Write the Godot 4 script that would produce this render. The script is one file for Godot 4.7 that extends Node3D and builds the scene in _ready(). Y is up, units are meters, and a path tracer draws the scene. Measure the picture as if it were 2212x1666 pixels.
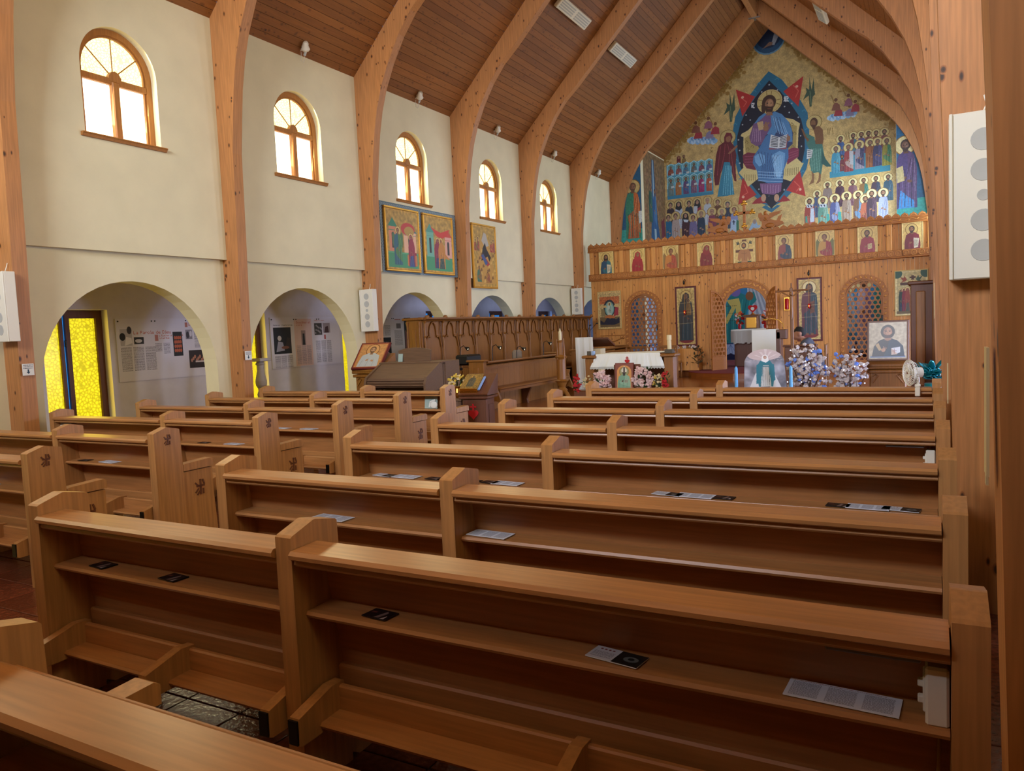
extends Node3D
# A timber-framed church nave with pews, choir stalls, an icon screen and a painted east wall.
# x runs across the nave (0 = middle), y up, -z towards the east wall; metres.

class B:
	# collects triangles; corners of quads are given counter-clockwise as seen from outside
	var v := PackedVector3Array()
	var n := PackedVector3Array()
	var u := PackedVector2Array()
	func tri(a: Vector3, b: Vector3, c: Vector3, ua := Vector2.ZERO, ub := Vector2.ZERO, uc := Vector2.ZERO):
		var k := (b - a).cross(c - a).normalized()
		v.append_array([a, c, b])
		n.append_array([k, k, k])
		u.append_array([ua, uc, ub])
	func trin(a: Vector3, b: Vector3, c: Vector3, na: Vector3, nb: Vector3, nc: Vector3):
		v.append_array([a, c, b])
		n.append_array([na, nc, nb])
		u.append_array([Vector2.ZERO, Vector2.ZERO, Vector2.ZERO])
	func quad(a: Vector3, b: Vector3, c: Vector3, d: Vector3):
		tri(a, b, c)
		tri(a, c, d)
	func quaduv(a: Vector3, b: Vector3, c: Vector3, d: Vector3, r := Rect2(0, 0, 1, 1)):
		# a bottom-left, b bottom-right, c top-right, d top-left
		var x0 := r.position.x
		var y0 := r.position.y
		var x1 := r.end.x
		var y1 := r.end.y
		tri(a, b, c, Vector2(x0, y1), Vector2(x1, y1), Vector2(x1, y0))
		tri(a, c, d, Vector2(x0, y1), Vector2(x1, y0), Vector2(x0, y0))
	func bb(lo: Vector3, hi: Vector3):
		var p := func(i: int) -> Vector3: return Vector3(hi.x if i & 1 else lo.x, hi.y if i & 2 else lo.y, hi.z if i & 4 else lo.z)
		quad(p.call(4), p.call(5), p.call(7), p.call(6))
		quad(p.call(1), p.call(0), p.call(2), p.call(3))
		quad(p.call(5), p.call(1), p.call(3), p.call(7))
		quad(p.call(0), p.call(4), p.call(6), p.call(2))
		quad(p.call(6), p.call(7), p.call(3), p.call(2))
		quad(p.call(0), p.call(1), p.call(5), p.call(4))
	func box(c: Vector3, s: Vector3, t := Basis()):
		var h := s * 0.5
		var q := []
		for i in 8:
			q.append(c + t * Vector3(h.x if i & 1 else -h.x, h.y if i & 2 else -h.y, h.z if i & 4 else -h.z))
		quad(q[4], q[5], q[7], q[6])
		quad(q[1], q[0], q[2], q[3])
		quad(q[5], q[1], q[3], q[7])
		quad(q[0], q[4], q[6], q[2])
		quad(q[6], q[7], q[3], q[2])
		quad(q[0], q[1], q[5], q[4])
	func cbox(c: Vector3, s: Vector3, e: float, t := Basis()):
		# box with chamfered edges
		var h := s * 0.5
		e = minf(e, minf(h.x, minf(h.y, h.z)) * 0.9)
		for ax in 3:
			var a1 := (ax + 1) % 3
			var a2 := (ax + 2) % 3
			for sg in [-1.0, 1.0]:
				var q := []
				for k in [[-1, -1], [1, -1], [1, 1], [-1, 1]]:
					var w := Vector3.ZERO
					w[ax] = h[ax] * sg
					w[a1] = (h[a1] - e) * k[0]
					w[a2] = (h[a2] - e) * k[1]
					q.append(c + t * w)
				if sg > 0:
					quad(q[0], q[1], q[2], q[3])
				else:
					quad(q[3], q[2], q[1], q[0])
			for s1 in [-1.0, 1.0]:
				for s2 in [-1.0, 1.0]:
					var q2 := []
					for k2 in [[-1, 0], [1, 0], [1, 1], [-1, 1]]:
						var w2 := Vector3.ZERO
						w2[ax] = (h[ax] - e) * k2[0]
						w2[a1] = (h[a1] if k2[1] == 0 else h[a1] - e) * s1
						w2[a2] = (h[a2] - e if k2[1] == 0 else h[a2]) * s2
						q2.append(c + t * w2)
					if s1 * s2 > 0:
						quad(q2[0], q2[1], q2[2], q2[3])
					else:
						quad(q2[3], q2[2], q2[1], q2[0])
		for i in 8:
			var g := Vector3(1.0 if i & 1 else -1.0, 1.0 if i & 2 else -1.0, 1.0 if i & 4 else -1.0)
			var p1 := c + t * (g * Vector3(h.x, h.y - e, h.z - e))
			var p2 := c + t * (g * Vector3(h.x - e, h.y, h.z - e))
			var p3 := c + t * (g * Vector3(h.x - e, h.y - e, h.z))
			if g.x * g.y * g.z > 0:
				tri(p1, p2, p3)
			else:
				tri(p3, p2, p1)
	func ext(poly: PackedVector2Array, axis: String, a0: float, a1: float):
		# prism: poly is (z, y) for axis x, (x, z) for axis y, (x, y) for axis z
		if Geometry2D.is_polygon_clockwise(poly):
			poly = poly.duplicate()
			poly.reverse()
		var at := func(p: Vector2, a: float) -> Vector3:
			if axis == "x":
				return Vector3(a, p.y, p.x)
			if axis == "y":
				return Vector3(p.x, a, p.y)
			return Vector3(p.x, p.y, a)
		var flip := axis != "z"
		var ids := Geometry2D.triangulate_polygon(poly)
		for i in range(0, ids.size(), 3):
			var p0: Vector2 = poly[ids[i]]
			var p1: Vector2 = poly[ids[i + 1]]
			var p2: Vector2 = poly[ids[i + 2]]
			if (p1 - p0).cross(p2 - p0) < 0:
				var sw := p1
				p1 = p2
				p2 = sw
			if flip:
				tri(at.call(p2, a1), at.call(p1, a1), at.call(p0, a1))
				tri(at.call(p0, a0), at.call(p1, a0), at.call(p2, a0))
			else:
				tri(at.call(p0, a1), at.call(p1, a1), at.call(p2, a1))
				tri(at.call(p2, a0), at.call(p1, a0), at.call(p0, a0))
		for i in poly.size():
			var p: Vector2 = poly[i]
			var q: Vector2 = poly[(i + 1) % poly.size()]
			if flip:
				quad(at.call(p, a1), at.call(q, a1), at.call(q, a0), at.call(p, a0))
			else:
				quad(at.call(p, a0), at.call(q, a0), at.call(q, a1), at.call(p, a1))
	func lathe(prof: Array, o: Vector3, segs := 16, t := Basis()):
		# prof: Vector2(radius, height) from bottom to top
		for i in prof.size() - 1:
			var p: Vector2 = prof[i]
			var q: Vector2 = prof[i + 1]
			var d := (q - p).normalized()
			for k in segs:
				var a := TAU * k / segs
				var b := TAU * (k + 1) / segs
				var ca := Vector3(cos(a), 0, -sin(a))
				var cb := Vector3(cos(b), 0, -sin(b))
				var na := t * (ca * d.y + Vector3.UP * -d.x)
				var nb := t * (cb * d.y + Vector3.UP * -d.x)
				var p1 := o + t * (ca * p.x + Vector3.UP * p.y)
				var p2 := o + t * (cb * p.x + Vector3.UP * p.y)
				var p3 := o + t * (cb * q.x + Vector3.UP * q.y)
				var p4 := o + t * (ca * q.x + Vector3.UP * q.y)
				if p.x > 1e-5:
					trin(p1, p2, p3, na, nb, nb)
				if q.x > 1e-5:
					trin(p1, p3, p4, na, nb, na)
		var e0: Vector2 = prof[0]
		var e1: Vector2 = prof[prof.size() - 1]
		for k in segs:
			var a := TAU * k / segs
			var b := TAU * (k + 1) / segs
			var ca := t * Vector3(cos(a), 0, -sin(a))
			var cb := t * Vector3(cos(b), 0, -sin(b))
			if e1.x > 1e-5:
				tri(o + ca * e1.x + t * Vector3(0, e1.y, 0), o + cb * e1.x + t * Vector3(0, e1.y, 0), o + t * Vector3(0, e1.y, 0))
			if e0.x > 1e-5:
				tri(o + cb * e0.x + t * Vector3(0, e0.y, 0), o + ca * e0.x + t * Vector3(0, e0.y, 0), o + t * Vector3(0, e0.y, 0))
	func tube(path: Array, r, segs := 8):
		var rings := []
		var up := Vector3.UP
		for i in path.size():
			var p: Vector3 = path[i]
			var d: Vector3 = ((path[mini(i + 1, path.size() - 1)] as Vector3) - (path[maxi(i - 1, 0)] as Vector3)).normalized()
			if absf(d.dot(up)) > 0.95:
				up = Vector3.RIGHT if absf(d.x) < 0.9 else Vector3.BACK
			var sx := d.cross(up).normalized()
			up = sx.cross(d).normalized()
			var rr: float = r[i] if r is Array else r
			var ring := []
			for k in segs:
				var a := TAU * k / segs
				var w := sx * cos(a) + up * sin(a)
				ring.append([p + w * rr, w])
			rings.append(ring)
		for i in rings.size() - 1:
			for k in segs:
				var a0: Array = rings[i][k]
				var a1: Array = rings[i][(k + 1) % segs]
				var b0: Array = rings[i + 1][k]
				var b1: Array = rings[i + 1][(k + 1) % segs]
				trin(a0[0], b1[0], a1[0], a0[1], b1[1], a1[1])
				trin(a0[0], b0[0], b1[0], a0[1], b0[1], b1[1])
		for k in range(1, segs - 1):
			tri(rings[0][0][0], rings[0][k][0], rings[0][k + 1][0])
			var z := rings.size() - 1
			tri(rings[z][0][0], rings[z][k + 1][0], rings[z][k][0])
	func ball(c: Vector3, r: Vector3, segs := 12, rows := 8, t := Basis()):
		for i in rows:
			for k in segs:
				var q := []
				for e in [[i, k], [i, k + 1], [i + 1, k + 1], [i + 1, k]]:
					var a: float = PI * e[0] / rows - PI / 2
					var b: float = TAU * e[1] / segs
					q.append(Vector3(cos(a) * cos(b), sin(a), -cos(a) * sin(b)))
				var pos := []
				var nor := []
				for d in q:
					pos.append(c + t * (d * r))
					nor.append((t * (d / r)).normalized())
				if i > 0:
					trin(pos[0], pos[1], pos[2], nor[0], nor[1], nor[2])
				if i < rows - 1:
					trin(pos[0], pos[2], pos[3], nor[0], nor[2], nor[3])
	func mesh(off := Vector3.ZERO) -> ArrayMesh:
		var m := ArrayMesh.new()
		var arr := []
		arr.resize(Mesh.ARRAY_MAX)
		var vv := v
		if off != Vector3.ZERO:
			vv = PackedVector3Array()
			vv.resize(v.size())
			for i in v.size():
				vv[i] = v[i] - off
		arr[Mesh.ARRAY_VERTEX] = vv
		arr[Mesh.ARRAY_NORMAL] = n
		arr[Mesh.ARRAY_TEX_UV] = u
		m.add_surface_from_arrays(Mesh.PRIMITIVE_TRIANGLES, arr)
		return m

class Paint:
	# a flat picture: fills shapes into an image; x right, y up in the unit of the picture
	var im: Image
	var x0: float
	var y1: float
	var k: float
	var w: int
	var h: int
	func _init(ax: float, ay: float, bx: float, by: float, per: float, base: Color):
		x0 = ax
		y1 = by
		k = per
		w = int((bx - ax) * per)
		h = int((by - ay) * per)
		im = Image.create(w, h, false, Image.FORMAT_RGB8)
		im.fill(base)
	func poly(p: Array, c: Color):
		var q := PackedVector2Array()
		var lo := 1e9
		var hi := -1e9
		for i in range(0, p.size(), 2):
			var e := Vector2((p[i] - x0) * k, (y1 - p[i + 1]) * k)
			q.append(e)
			lo = minf(lo, e.y)
			hi = maxf(hi, e.y)
		for y in range(maxi(0, int(lo)), mini(h, int(hi) + 2)):
			var yy := y + 0.5
			var xs := PackedFloat32Array()
			for i in q.size():
				var a := q[i]
				var b := q[(i + 1) % q.size()]
				if (a.y <= yy) != (b.y <= yy):
					xs.append(a.x + (yy - a.y) / (b.y - a.y) * (b.x - a.x))
			xs.sort()
			for i in range(0, xs.size() - 1, 2):
				var l := maxi(0, int(round(xs[i])))
				var r := mini(w, int(round(xs[i + 1])))
				if r > l:
					im.fill_rect(Rect2i(l, y, r - l, 1), c)
	func ell(cx: float, cy: float, rx: float, ry: float, c: Color, tilt := 0.0):
		var p := []
		for i in 20:
			var a := TAU * i / 20
			var x := cos(a) * rx
			var y := sin(a) * ry
			p.append(cx + x * cos(tilt) - y * sin(tilt))
			p.append(cy + x * sin(tilt) + y * cos(tilt))
		poly(p, c)
	func rect(ax: float, ay: float, bx: float, by: float, c: Color):
		poly([ax, ay, bx, ay, bx, by, ax, by], c)
	func line(p: Array, wd: float, c: Color):
		for i in range(0, p.size() - 2, 2):
			var a := Vector2(p[i], p[i + 1])
			var b := Vector2(p[i + 2], p[i + 3])
			var d := (b - a).normalized().orthogonal() * wd * 0.5
			poly([a.x + d.x, a.y + d.y, b.x + d.x, b.y + d.y, b.x - d.x, b.y - d.y, a.x - d.x, a.y - d.y], c)
	func ring(cx: float, cy: float, r: float, wd: float, c: Color):
		var p := []
		for i in 25:
			p.append(cx + cos(TAU * i / 24) * r)
			p.append(cy + sin(TAU * i / 24) * r)
		line(p, wd, c)
	func words(ax: float, ay: float, bx: float, by: float, c: Color, gap := 0.0, seed_ := 1):
		# lines of fine print too small to read
		var rg := RandomNumberGenerator.new()
		rg.seed = seed_
		var y := by
		var lh := gap if gap > 0 else 2.6 / k
		while y > ay:
			var x := ax
			while x < bx:
				var l := rg.randf_range(2.5, 8.0) / k
				rect(x, y - lh * 0.45, minf(bx, x + l), y, c)
				x += l + 1.6 / k
			y -= lh
	func grain(amount: float, sc: float, seed_ := 3):
		# mottling of the paint itself
		var nz := FastNoiseLite.new()
		nz.seed = seed_
		nz.frequency = sc
		nz.fractal_octaves = 3
		var g := nz.get_image(w, h)
		g.convert(Image.FORMAT_L8)
		var gd := g.get_data()
		var d := im.get_data()
		for i in w * h:
			var f := 1.0 + amount * (gd[i] - 128) / 128.0
			d[i * 3] = mini(255, int(d[i * 3] * f))
			d[i * 3 + 1] = mini(255, int(d[i * 3 + 1] * f))
			d[i * 3 + 2] = mini(255, int(d[i * 3 + 2] * f))
		im = Image.create_from_data(w, h, false, Image.FORMAT_RGB8, d)
	func tex() -> ImageTexture:
		return ImageTexture.create_from_image(im)

var names := {}
var mats := {}
var T := {}

func numbered(s: String) -> String:
	if not names.has(s):
		names[s] = 0
		return s
	names[s] += 1
	return "%s_%03d" % [s, names[s]]

func thing(called: String, label: String, category: String, at := Vector3.ZERO, group := "", kind := "") -> Node3D:
	var o := Node3D.new()
	o.name = numbered(called)
	o.position = at
	tag(o, label, category, group, kind)
	add_child(o)
	return o

func tag(o: Node, label := "", category := "", group := "", kind := ""):
	if label:
		o.set_meta("label", label)
	if category:
		o.set_meta("category", category)
	if group:
		o.set_meta("group", group)
	if kind:
		o.set_meta("kind", kind)

func part(parent: Node3D, called: String, b: B, m: Material, label := "", kind := "") -> MeshInstance3D:
	# geometry is given in the axes of the thing's parent (world), the node sits at its parent's origin
	var off := Vector3.ZERO
	var q: Node = parent
	while q is Node3D and q != self:
		off += (q as Node3D).position
		q = q.get_parent()
	return local_part(parent, called, b.mesh(off), m, label, kind)

func local_part(parent: Node3D, called: String, me: Mesh, m: Material, label := "", kind := "") -> MeshInstance3D:
	var o := MeshInstance3D.new()
	o.name = called
	o.mesh = me
	o.material_override = m
	tag(o, label, "", "", kind)
	parent.add_child(o, true)
	return o

func solo(called: String, b: B, m: Material, label: String, category: String, at := Vector3.ZERO, group := "", kind := "") -> MeshInstance3D:
	# a thing that is one mesh
	var o := MeshInstance3D.new()
	o.name = numbered(called)
	o.mesh = b.mesh(at)
	o.material_override = m
	o.position = at
	tag(o, label, category, group, kind)
	add_child(o)
	return o

func copy_of(o: Node3D, label := "", group := "") -> Node3D:
	var c: Node3D = o.duplicate()
	var base := str(o.name)
	if base.length() > 4 and base[base.length() - 4] == "_" and base.substr(base.length() - 3).is_valid_int():
		base = base.substr(0, base.length() - 4)
	c.name = numbered(base)
	if label:
		c.set_meta("label", label)
	if group:
		c.set_meta("group", group)
	add_child(c)
	return c

func rgbn(s: String) -> Color:
	return Color.html(s)

func plain(key: String, c: Color, rough := 0.7, metal := 0.0, spec := 0.5) -> StandardMaterial3D:
	if not mats.has(key):
		var m := StandardMaterial3D.new()
		m.resource_name = key
		m.albedo_color = c
		m.roughness = rough
		m.metallic = metal
		m.metallic_specular = spec
		mats[key] = m
	return mats[key]

func wood(key: String, c: Color, axis: String, rough := 0.55, knots := false, fine := 1.0, off := 0.0) -> StandardMaterial3D:
	# grain runs along the axis: an even noise stretched by the triplanar scale
	if not mats.has(key):
		var m := StandardMaterial3D.new()
		m.resource_name = key
		m.albedo_color = c
		m.albedo_texture = T.grain
		m.uv1_triplanar = true
		m.roughness = rough
		var a := 3.2 * fine
		var b := 0.16 * fine
		m.uv1_scale = Vector3(b if axis == "x" else a, b if axis == "y" else a, b if axis == "z" else a)
		m.uv1_offset = Vector3(off, off * 1.7, off * 0.6)
		if knots:
			m.detail_enabled = true
			m.detail_blend_mode = BaseMaterial3D.BLEND_MODE_MUL
			m.detail_albedo = T.knots
			m.detail_uv_layer = BaseMaterial3D.DETAIL_UV_2
			m.uv2_triplanar = true
			m.uv2_scale = Vector3(0.45 if axis == "x" else 0.8, 0.45 if axis == "y" else 0.8, 0.45 if axis == "z" else 0.8)
			m.uv2_offset = Vector3(off * 2.1, off * 0.8, off)
		mats[key] = m
	return mats[key]

func speckled(key: String, c: Color, tex: Texture2D, sc: float, rough := 0.8, bump := 0.0) -> StandardMaterial3D:
	if not mats.has(key):
		var m := StandardMaterial3D.new()
		m.resource_name = key
		m.albedo_color = c
		m.albedo_texture = tex
		m.uv1_triplanar = true
		m.uv1_world_triplanar = true
		m.uv1_scale = Vector3(sc, sc, sc)
		m.roughness = rough
		if bump > 0:
			m.heightmap_enabled = true
			m.heightmap_texture = tex
			m.heightmap_scale = bump
		mats[key] = m
	return mats[key]

func picture(key: String, tex: Texture2D, rough := 0.45) -> StandardMaterial3D:
	if not mats.has(key):
		var m := StandardMaterial3D.new()
		m.resource_name = key
		m.albedo_texture = tex
		m.roughness = rough
		m.texture_repeat = false
		mats[key] = m
	return mats[key]

func noise_tex(freq: float, lo: float, hi: float, oct := 4, seed_ := 1, type := FastNoiseLite.TYPE_SIMPLEX_SMOOTH, size := 512) -> ImageTexture:
	var nz := FastNoiseLite.new()
	nz.seed = seed_
	nz.noise_type = type
	nz.frequency = freq
	nz.fractal_octaves = oct
	var g := nz.get_seamless_image(size, size)
	g.convert(Image.FORMAT_L8)
	var d := g.get_data()
	for i in d.size():
		d[i] = int(255.0 * (lo + (hi - lo) * d[i] / 255.0))
	return ImageTexture.create_from_image(Image.create_from_data(size, size, false, Image.FORMAT_L8, d))

func make_textures():
	T.grain = noise_tex(0.02, 0.82, 1.0, 5, 7)
	T.plaster = noise_tex(0.012, 0.955, 1.0, 4, 3)
	T.blotch = noise_tex(0.03, 0.7, 1.0, 3, 9)
	# knots of pine boards: dark eyes with a paler ring, on white
	var im := Image.create(1024, 1024, false, Image.FORMAT_RGB8)
	im.fill(Color.WHITE)
	var rg := RandomNumberGenerator.new()
	rg.seed = 21
	for i in 46:
		var c := Vector2(rg.randf_range(30, 994), rg.randf_range(30, 994))
		var r := rg.randf_range(4.0, 11.0)
		var asp := rg.randf_range(0.7, 1.4)
		for y in range(int(-r * 2), int(r * 2) + 1):
			for x in range(int(-r * 2), int(r * 2) + 1):
				var d := Vector2(x * asp, y).length() / r
				var p := Vector2i(int(c.x) + x, int(c.y) + y)
				if p.x < 0 or p.y < 0 or p.x > 1023 or p.y > 1023 or d > 1.9:
					continue
				var t := 1.0
				if d < 1.0:
					t = 0.30 + 0.2 * d
				else:
					t = 0.72 + 0.28 * smoothstep(1.0, 1.9, d)
				im.set_pixel(p.x, p.y, Color(1.0, 0.93, 0.86) * t if t < 0.99 else Color.WHITE)
	T.knots = ImageTexture.create_from_image(im)
	# hammered cathedral glass: cells with darker creases
	var cz := FastNoiseLite.new()
	cz.seed = 5
	cz.noise_type = FastNoiseLite.TYPE_CELLULAR
	cz.cellular_return_type = FastNoiseLite.RETURN_DISTANCE2_SUB
	cz.cellular_jitter = 1.0
	cz.frequency = 0.055
	cz.fractal_type = FastNoiseLite.FRACTAL_NONE
	var g2 := cz.get_seamless_image(512, 512)
	g2.convert(Image.FORMAT_L8)
	var gd := g2.get_data()
	for i in gd.size():
		gd[i] = int(255.0 * (0.76 + 0.24 * smoothstep(0.03, 0.35, gd[i] / 255.0)))
	T.hammer = ImageTexture.create_from_image(Image.create_from_data(512, 512, false, Image.FORMAT_L8, gd))

func arc_pts(cx: float, cy: float, r: float, a0: float, a1: float, n: int) -> Array:
	var out := []
	for i in n + 1:
		var a := deg_to_rad(lerpf(a0, a1, float(i) / n))
		out.append(Vector2(cx + cos(a) * r, cy + sin(a) * r))
	return out
const WX := 4.656      # inner face of the upper nave wall
const LX := 4.74       # inner face of the arcade below it
const AX := 6.6        # inner face of the aisle's outer wall
const SLOPE := 1.015
const FT := 0.165      # thickness of a glulam frame
const LEDGE := 2.87
const SILL := 4.3
const SPRING := 5.17
const WR := 0.525

func zn(n: int) -> float:
	return -4.69 - 3.125 * n

func zc(n: int) -> float:
	return zn(n) - 1.645

func ceil_y(x: float) -> float:
	return 6.35 + SLOPE * (4.62 - absf(x))

func make_materials():
	# timber
	wood("frame_wood", Color(0.74, 0.50, 0.285), "y", 0.5, true, 1.0, 0.3)
	wood("pew_wood_x", Color(0.74, 0.52, 0.31), "x", 0.31, false, 1.0, 0.1)
	wood("pew_wood_y", Color(0.74, 0.53, 0.315), "y", 0.4, false, 1.0, 0.4)
	wood("pew_back", Color(0.72, 0.49, 0.285), "x", 0.42, false, 1.0, 0.7)
	for i in 4:
		var c: Color = [Color(0.56, 0.345, 0.135), Color(0.60, 0.37, 0.15), Color(0.53, 0.32, 0.12), Color(0.58, 0.365, 0.155)][i]
		wood("ceiling_board_%d" % i, c, "z", 0.6, true, 1.0, i * 0.37)
	for i in 3:
		var c2: Color = [Color(0.86, 0.59, 0.285), Color(0.89, 0.62, 0.31), Color(0.83, 0.56, 0.265)][i]
		wood("screen_board_%d" % i, c2, "y", 0.5, true, 1.0, i * 0.41)
	wood("screen_carving", Color(0.70, 0.43, 0.165), "x", 0.5, false, 1.0, 0.2)
	wood("stall_oak", Color(0.57, 0.36, 0.125), "y", 0.42, false, 1.2, 0.5)
	wood("stall_oak_z", Color(0.54, 0.335, 0.115), "z", 0.42, false, 1.2, 0.8)
	wood("organ_oak", Color(0.45, 0.335, 0.245), "x", 0.5, false, 1.5, 0.9)
	wood("dark_wood", Color(0.42, 0.235, 0.12), "y", 0.45, false, 1.2, 0.6)
	wood("window_wood", Color(0.70, 0.46, 0.21), "y", 0.5, false, 1.0, 0.15)
	wood("door_wood", Color(0.42, 0.235, 0.15), "y", 0.5, false, 1.0, 0.35)
	wood("platform_wood", Color(0.56, 0.31, 0.115), "x", 0.22, false, 0.8, 0.25)
	# masonry
	speckled("plaster", Color(0.86, 0.82, 0.675), T.plaster, 0.23, 0.85)
	speckled("aisle_plaster", Color(0.87, 0.845, 0.87), T.plaster, 0.5, 0.85)
	speckled("arch_plaster", Color(0.87, 0.80, 0.75), T.plaster, 0.5, 0.85)
	speckled("tile_a", Color(0.50, 0.27, 0.19), T.blotch, 1.6, 0.2, 0.5)
	speckled("tile_b", Color(0.46, 0.245, 0.17), T.blotch, 1.9, 0.24, 0.5)
	speckled("tile_c", Color(0.53, 0.29, 0.205), T.blotch, 1.4, 0.22, 0.5)
	plain("grout", Color(0.19, 0.12, 0.09), 0.9)
	plain("carpet", Color(0.42, 0.09, 0.10), 0.95)
	plain("steel", Color(0.6, 0.58, 0.55), 0.4, 0.9)
	plain("white_plastic", Color(0.86, 0.84, 0.78), 0.45)
	plain("cloth", Color(0.88, 0.89, 0.87), 0.85)
	plain("black", Color(0.025, 0.022, 0.02), 0.45)
	plain("brass", Color(0.83, 0.62, 0.27), 0.28, 0.95)
	plain("gold", Color(0.80, 0.60, 0.25), 0.38, 0.75)
	plain("red_glass", Color(0.65, 0.03, 0.04), 0.12)
	plain("heater_grey", Color(0.42, 0.41, 0.43), 0.5)
	plain("cable", Color(0.62, 0.48, 0.2), 0.6)
	plain("leaf", Color(0.13, 0.27, 0.12), 0.6)

func glow(key: String, c: Color, e: float, tex: Texture2D = null, sc := 1.0) -> StandardMaterial3D:
	if not mats.has(key):
		var m := StandardMaterial3D.new()
		m.resource_name = key
		m.albedo_color = c
		m.roughness = 0.3
		m.emission_enabled = true
		m.emission = c
		m.emission_energy_multiplier = e
		if tex:
			m.albedo_texture = tex
			m.emission_texture = tex
			m.emission_operator = BaseMaterial3D.EMISSION_OP_MULTIPLY
			m.uv1_triplanar = true
			m.uv1_scale = Vector3(sc, sc, sc)
		mats[key] = m
	return mats[key]

func area_light(called: String, at: Vector3, towards: Vector3, w: float, h: float, c: Color, radiance: float):
	var l := AreaLight3D.new()
	l.name = called
	l.area_size = Vector2(w, h)
	l.area_normalize_energy = true
	l.light_energy = radiance * w * h / PI
	l.light_color = c
	l.shadow_enabled = true
	l.area_range = 40.0
	l.area_attenuation = 2.0
	add_child(l, true)
	l.look_at_from_position(at, at + towards, Vector3.UP if absf(towards.y) < 0.9 else Vector3.RIGHT)

# ---------------------------------------------------------------- the shell

func half_bay(za: float, zb: float, y0: float, y1: float, ze: float, ysill: float, yspring: float, r: float, zm: float) -> PackedVector2Array:
	# half of a wall bay from za to the middle zb with half of a round-headed opening
	var p := PackedVector2Array()
	p.append(Vector2(za, y0))
	if ysill > y0:
		p.append(Vector2(zb, y0))
		p.append(Vector2(zb, ysill))
	p.append(Vector2(ze, ysill))
	var up := za > zb
	for i in 13:
		var a := deg_to_rad(90.0 * i / 12.0)
		p.append(Vector2(zm + (cos(a) * r if up else -cos(a) * r), yspring + sin(a) * r))
	p.append(Vector2(zb, y1))
	p.append(Vector2(za, y1))
	return p

func nave_wall(side: float):
	# the upper wall with its windows, the arcade below and the little ledge between
	var nm := "wall_left" if side < 0 else "wall_right"
	var b := B.new()
	var lo := B.new()
	for n in range(-3, 6):
		var za := zn(n)
		var zb := zn(n + 1)
		var m := zc(n)
		var xa := WX if side > 0 else -WX - 0.3
		var xb := WX + 0.3 if side > 0 else -WX
		if n < 5:
			b.ext(half_bay(za, m, LEDGE, 6.5, m + WR, SILL, SPRING, WR, m), "x", xa, xb)
			b.ext(half_bay(zb, m, LEDGE, 6.5, m - WR, SILL, SPRING, WR, m), "x", xa, xb)
		elif side < 0:
			b.bb(Vector3(xa, LEDGE, zb), Vector3(xb, 6.5, za))
		else:
			b.bb(Vector3(xa, LEDGE, zb), Vector3(xb, 3.3, za))
			b.bb(Vector3(xa, 6.1, zb), Vector3(xb, 6.5, za))
			b.bb(Vector3(xa, 3.3, za - 0.4), Vector3(xb, 6.1, za))
			b.bb(Vector3(xa, 3.3, zb), Vector3(xb, 6.1, zb + 1.2))
			var sw := thing("window_60", "large clear side window lighting the sanctuary from the far wall", "window", Vector3(WX + 0.15, 3.3, (za + zb) * 0.5), "", "structure")
			var sp := B.new()
			sp.bb(Vector3(WX + 0.15, 3.3, zb + 1.2), Vector3(WX + 0.16, 6.1, za - 0.4))
			part(sw, "pane", sp, mats.glass_west_glow)
			for k in 3:
				var sm := B.new()
				var zk := lerpf(zb + 1.23, za - 0.43, k * 0.5)
				sm.bb(Vector3(WX + 0.1, 3.3, zk - 0.04), Vector3(WX + 0.2, 6.1, zk + 0.04))
				part(sw, "mullion", sm, mats.window_wood)
		var xc := LX if side > 0 else -LX - 0.27
		var xd := LX + 0.27 if side > 0 else -LX
		lo.ext(half_bay(za, m, 0, LEDGE + 0.02, m + 1.25, 0, 1.26, 1.25, m), "x", xc, xd)
		lo.ext(half_bay(zb, m, 0, LEDGE + 0.02, m - 1.25, 0, 1.26, 1.25, m), "x", xc, xd)
	var w := thing(nm, "cream plaster nave wall above the arcade with round-headed windows", "wall", Vector3(side * WX, 0, 0), "", "structure")
	part(w, "upper_wall", b, mats.plaster)
	part(w, "arcade", lo, mats.plaster)

func frame(n: int):
	var inner := [[4.49, 0.0], [4.466, 1.0], [4.445, 2.0], [4.41, 3.0], [4.375, 4.37], [4.32, 4.85], [4.265, 5.26], [4.18, 5.66], [4.06, 6.03], [3.87, 6.43], [3.62, 6.84], [3.34, 7.18], [3.0, 7.47], [2.5, 7.955], [1.8, 8.64]]
	var p := PackedVector2Array()
	p.append(Vector2(-LX, 0))
	p.append(Vector2(-LX, ceil_y(LX)))
	p.append(Vector2(0, ceil_y(0)))
	p.append(Vector2(LX, ceil_y(LX)))
	p.append(Vector2(LX, 0))
	for q in inner:
		p.append(Vector2(q[0], q[1]))
	p.append(Vector2(0, 10.41))
	for i in range(inner.size() - 1, -1, -1):
		p.append(Vector2(-inner[i][0], inner[i][1]))
	var b := B.new()
	b.ext(p, "z", zn(n) - FT, zn(n))
	solo("trim_%d" % (n + 4), b, mats.frame_wood, "curved glued-laminated timber arch frame standing against both nave walls", "arch frame", Vector3(0, 0, zn(n)), "timber arch frames", "structure")

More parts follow.
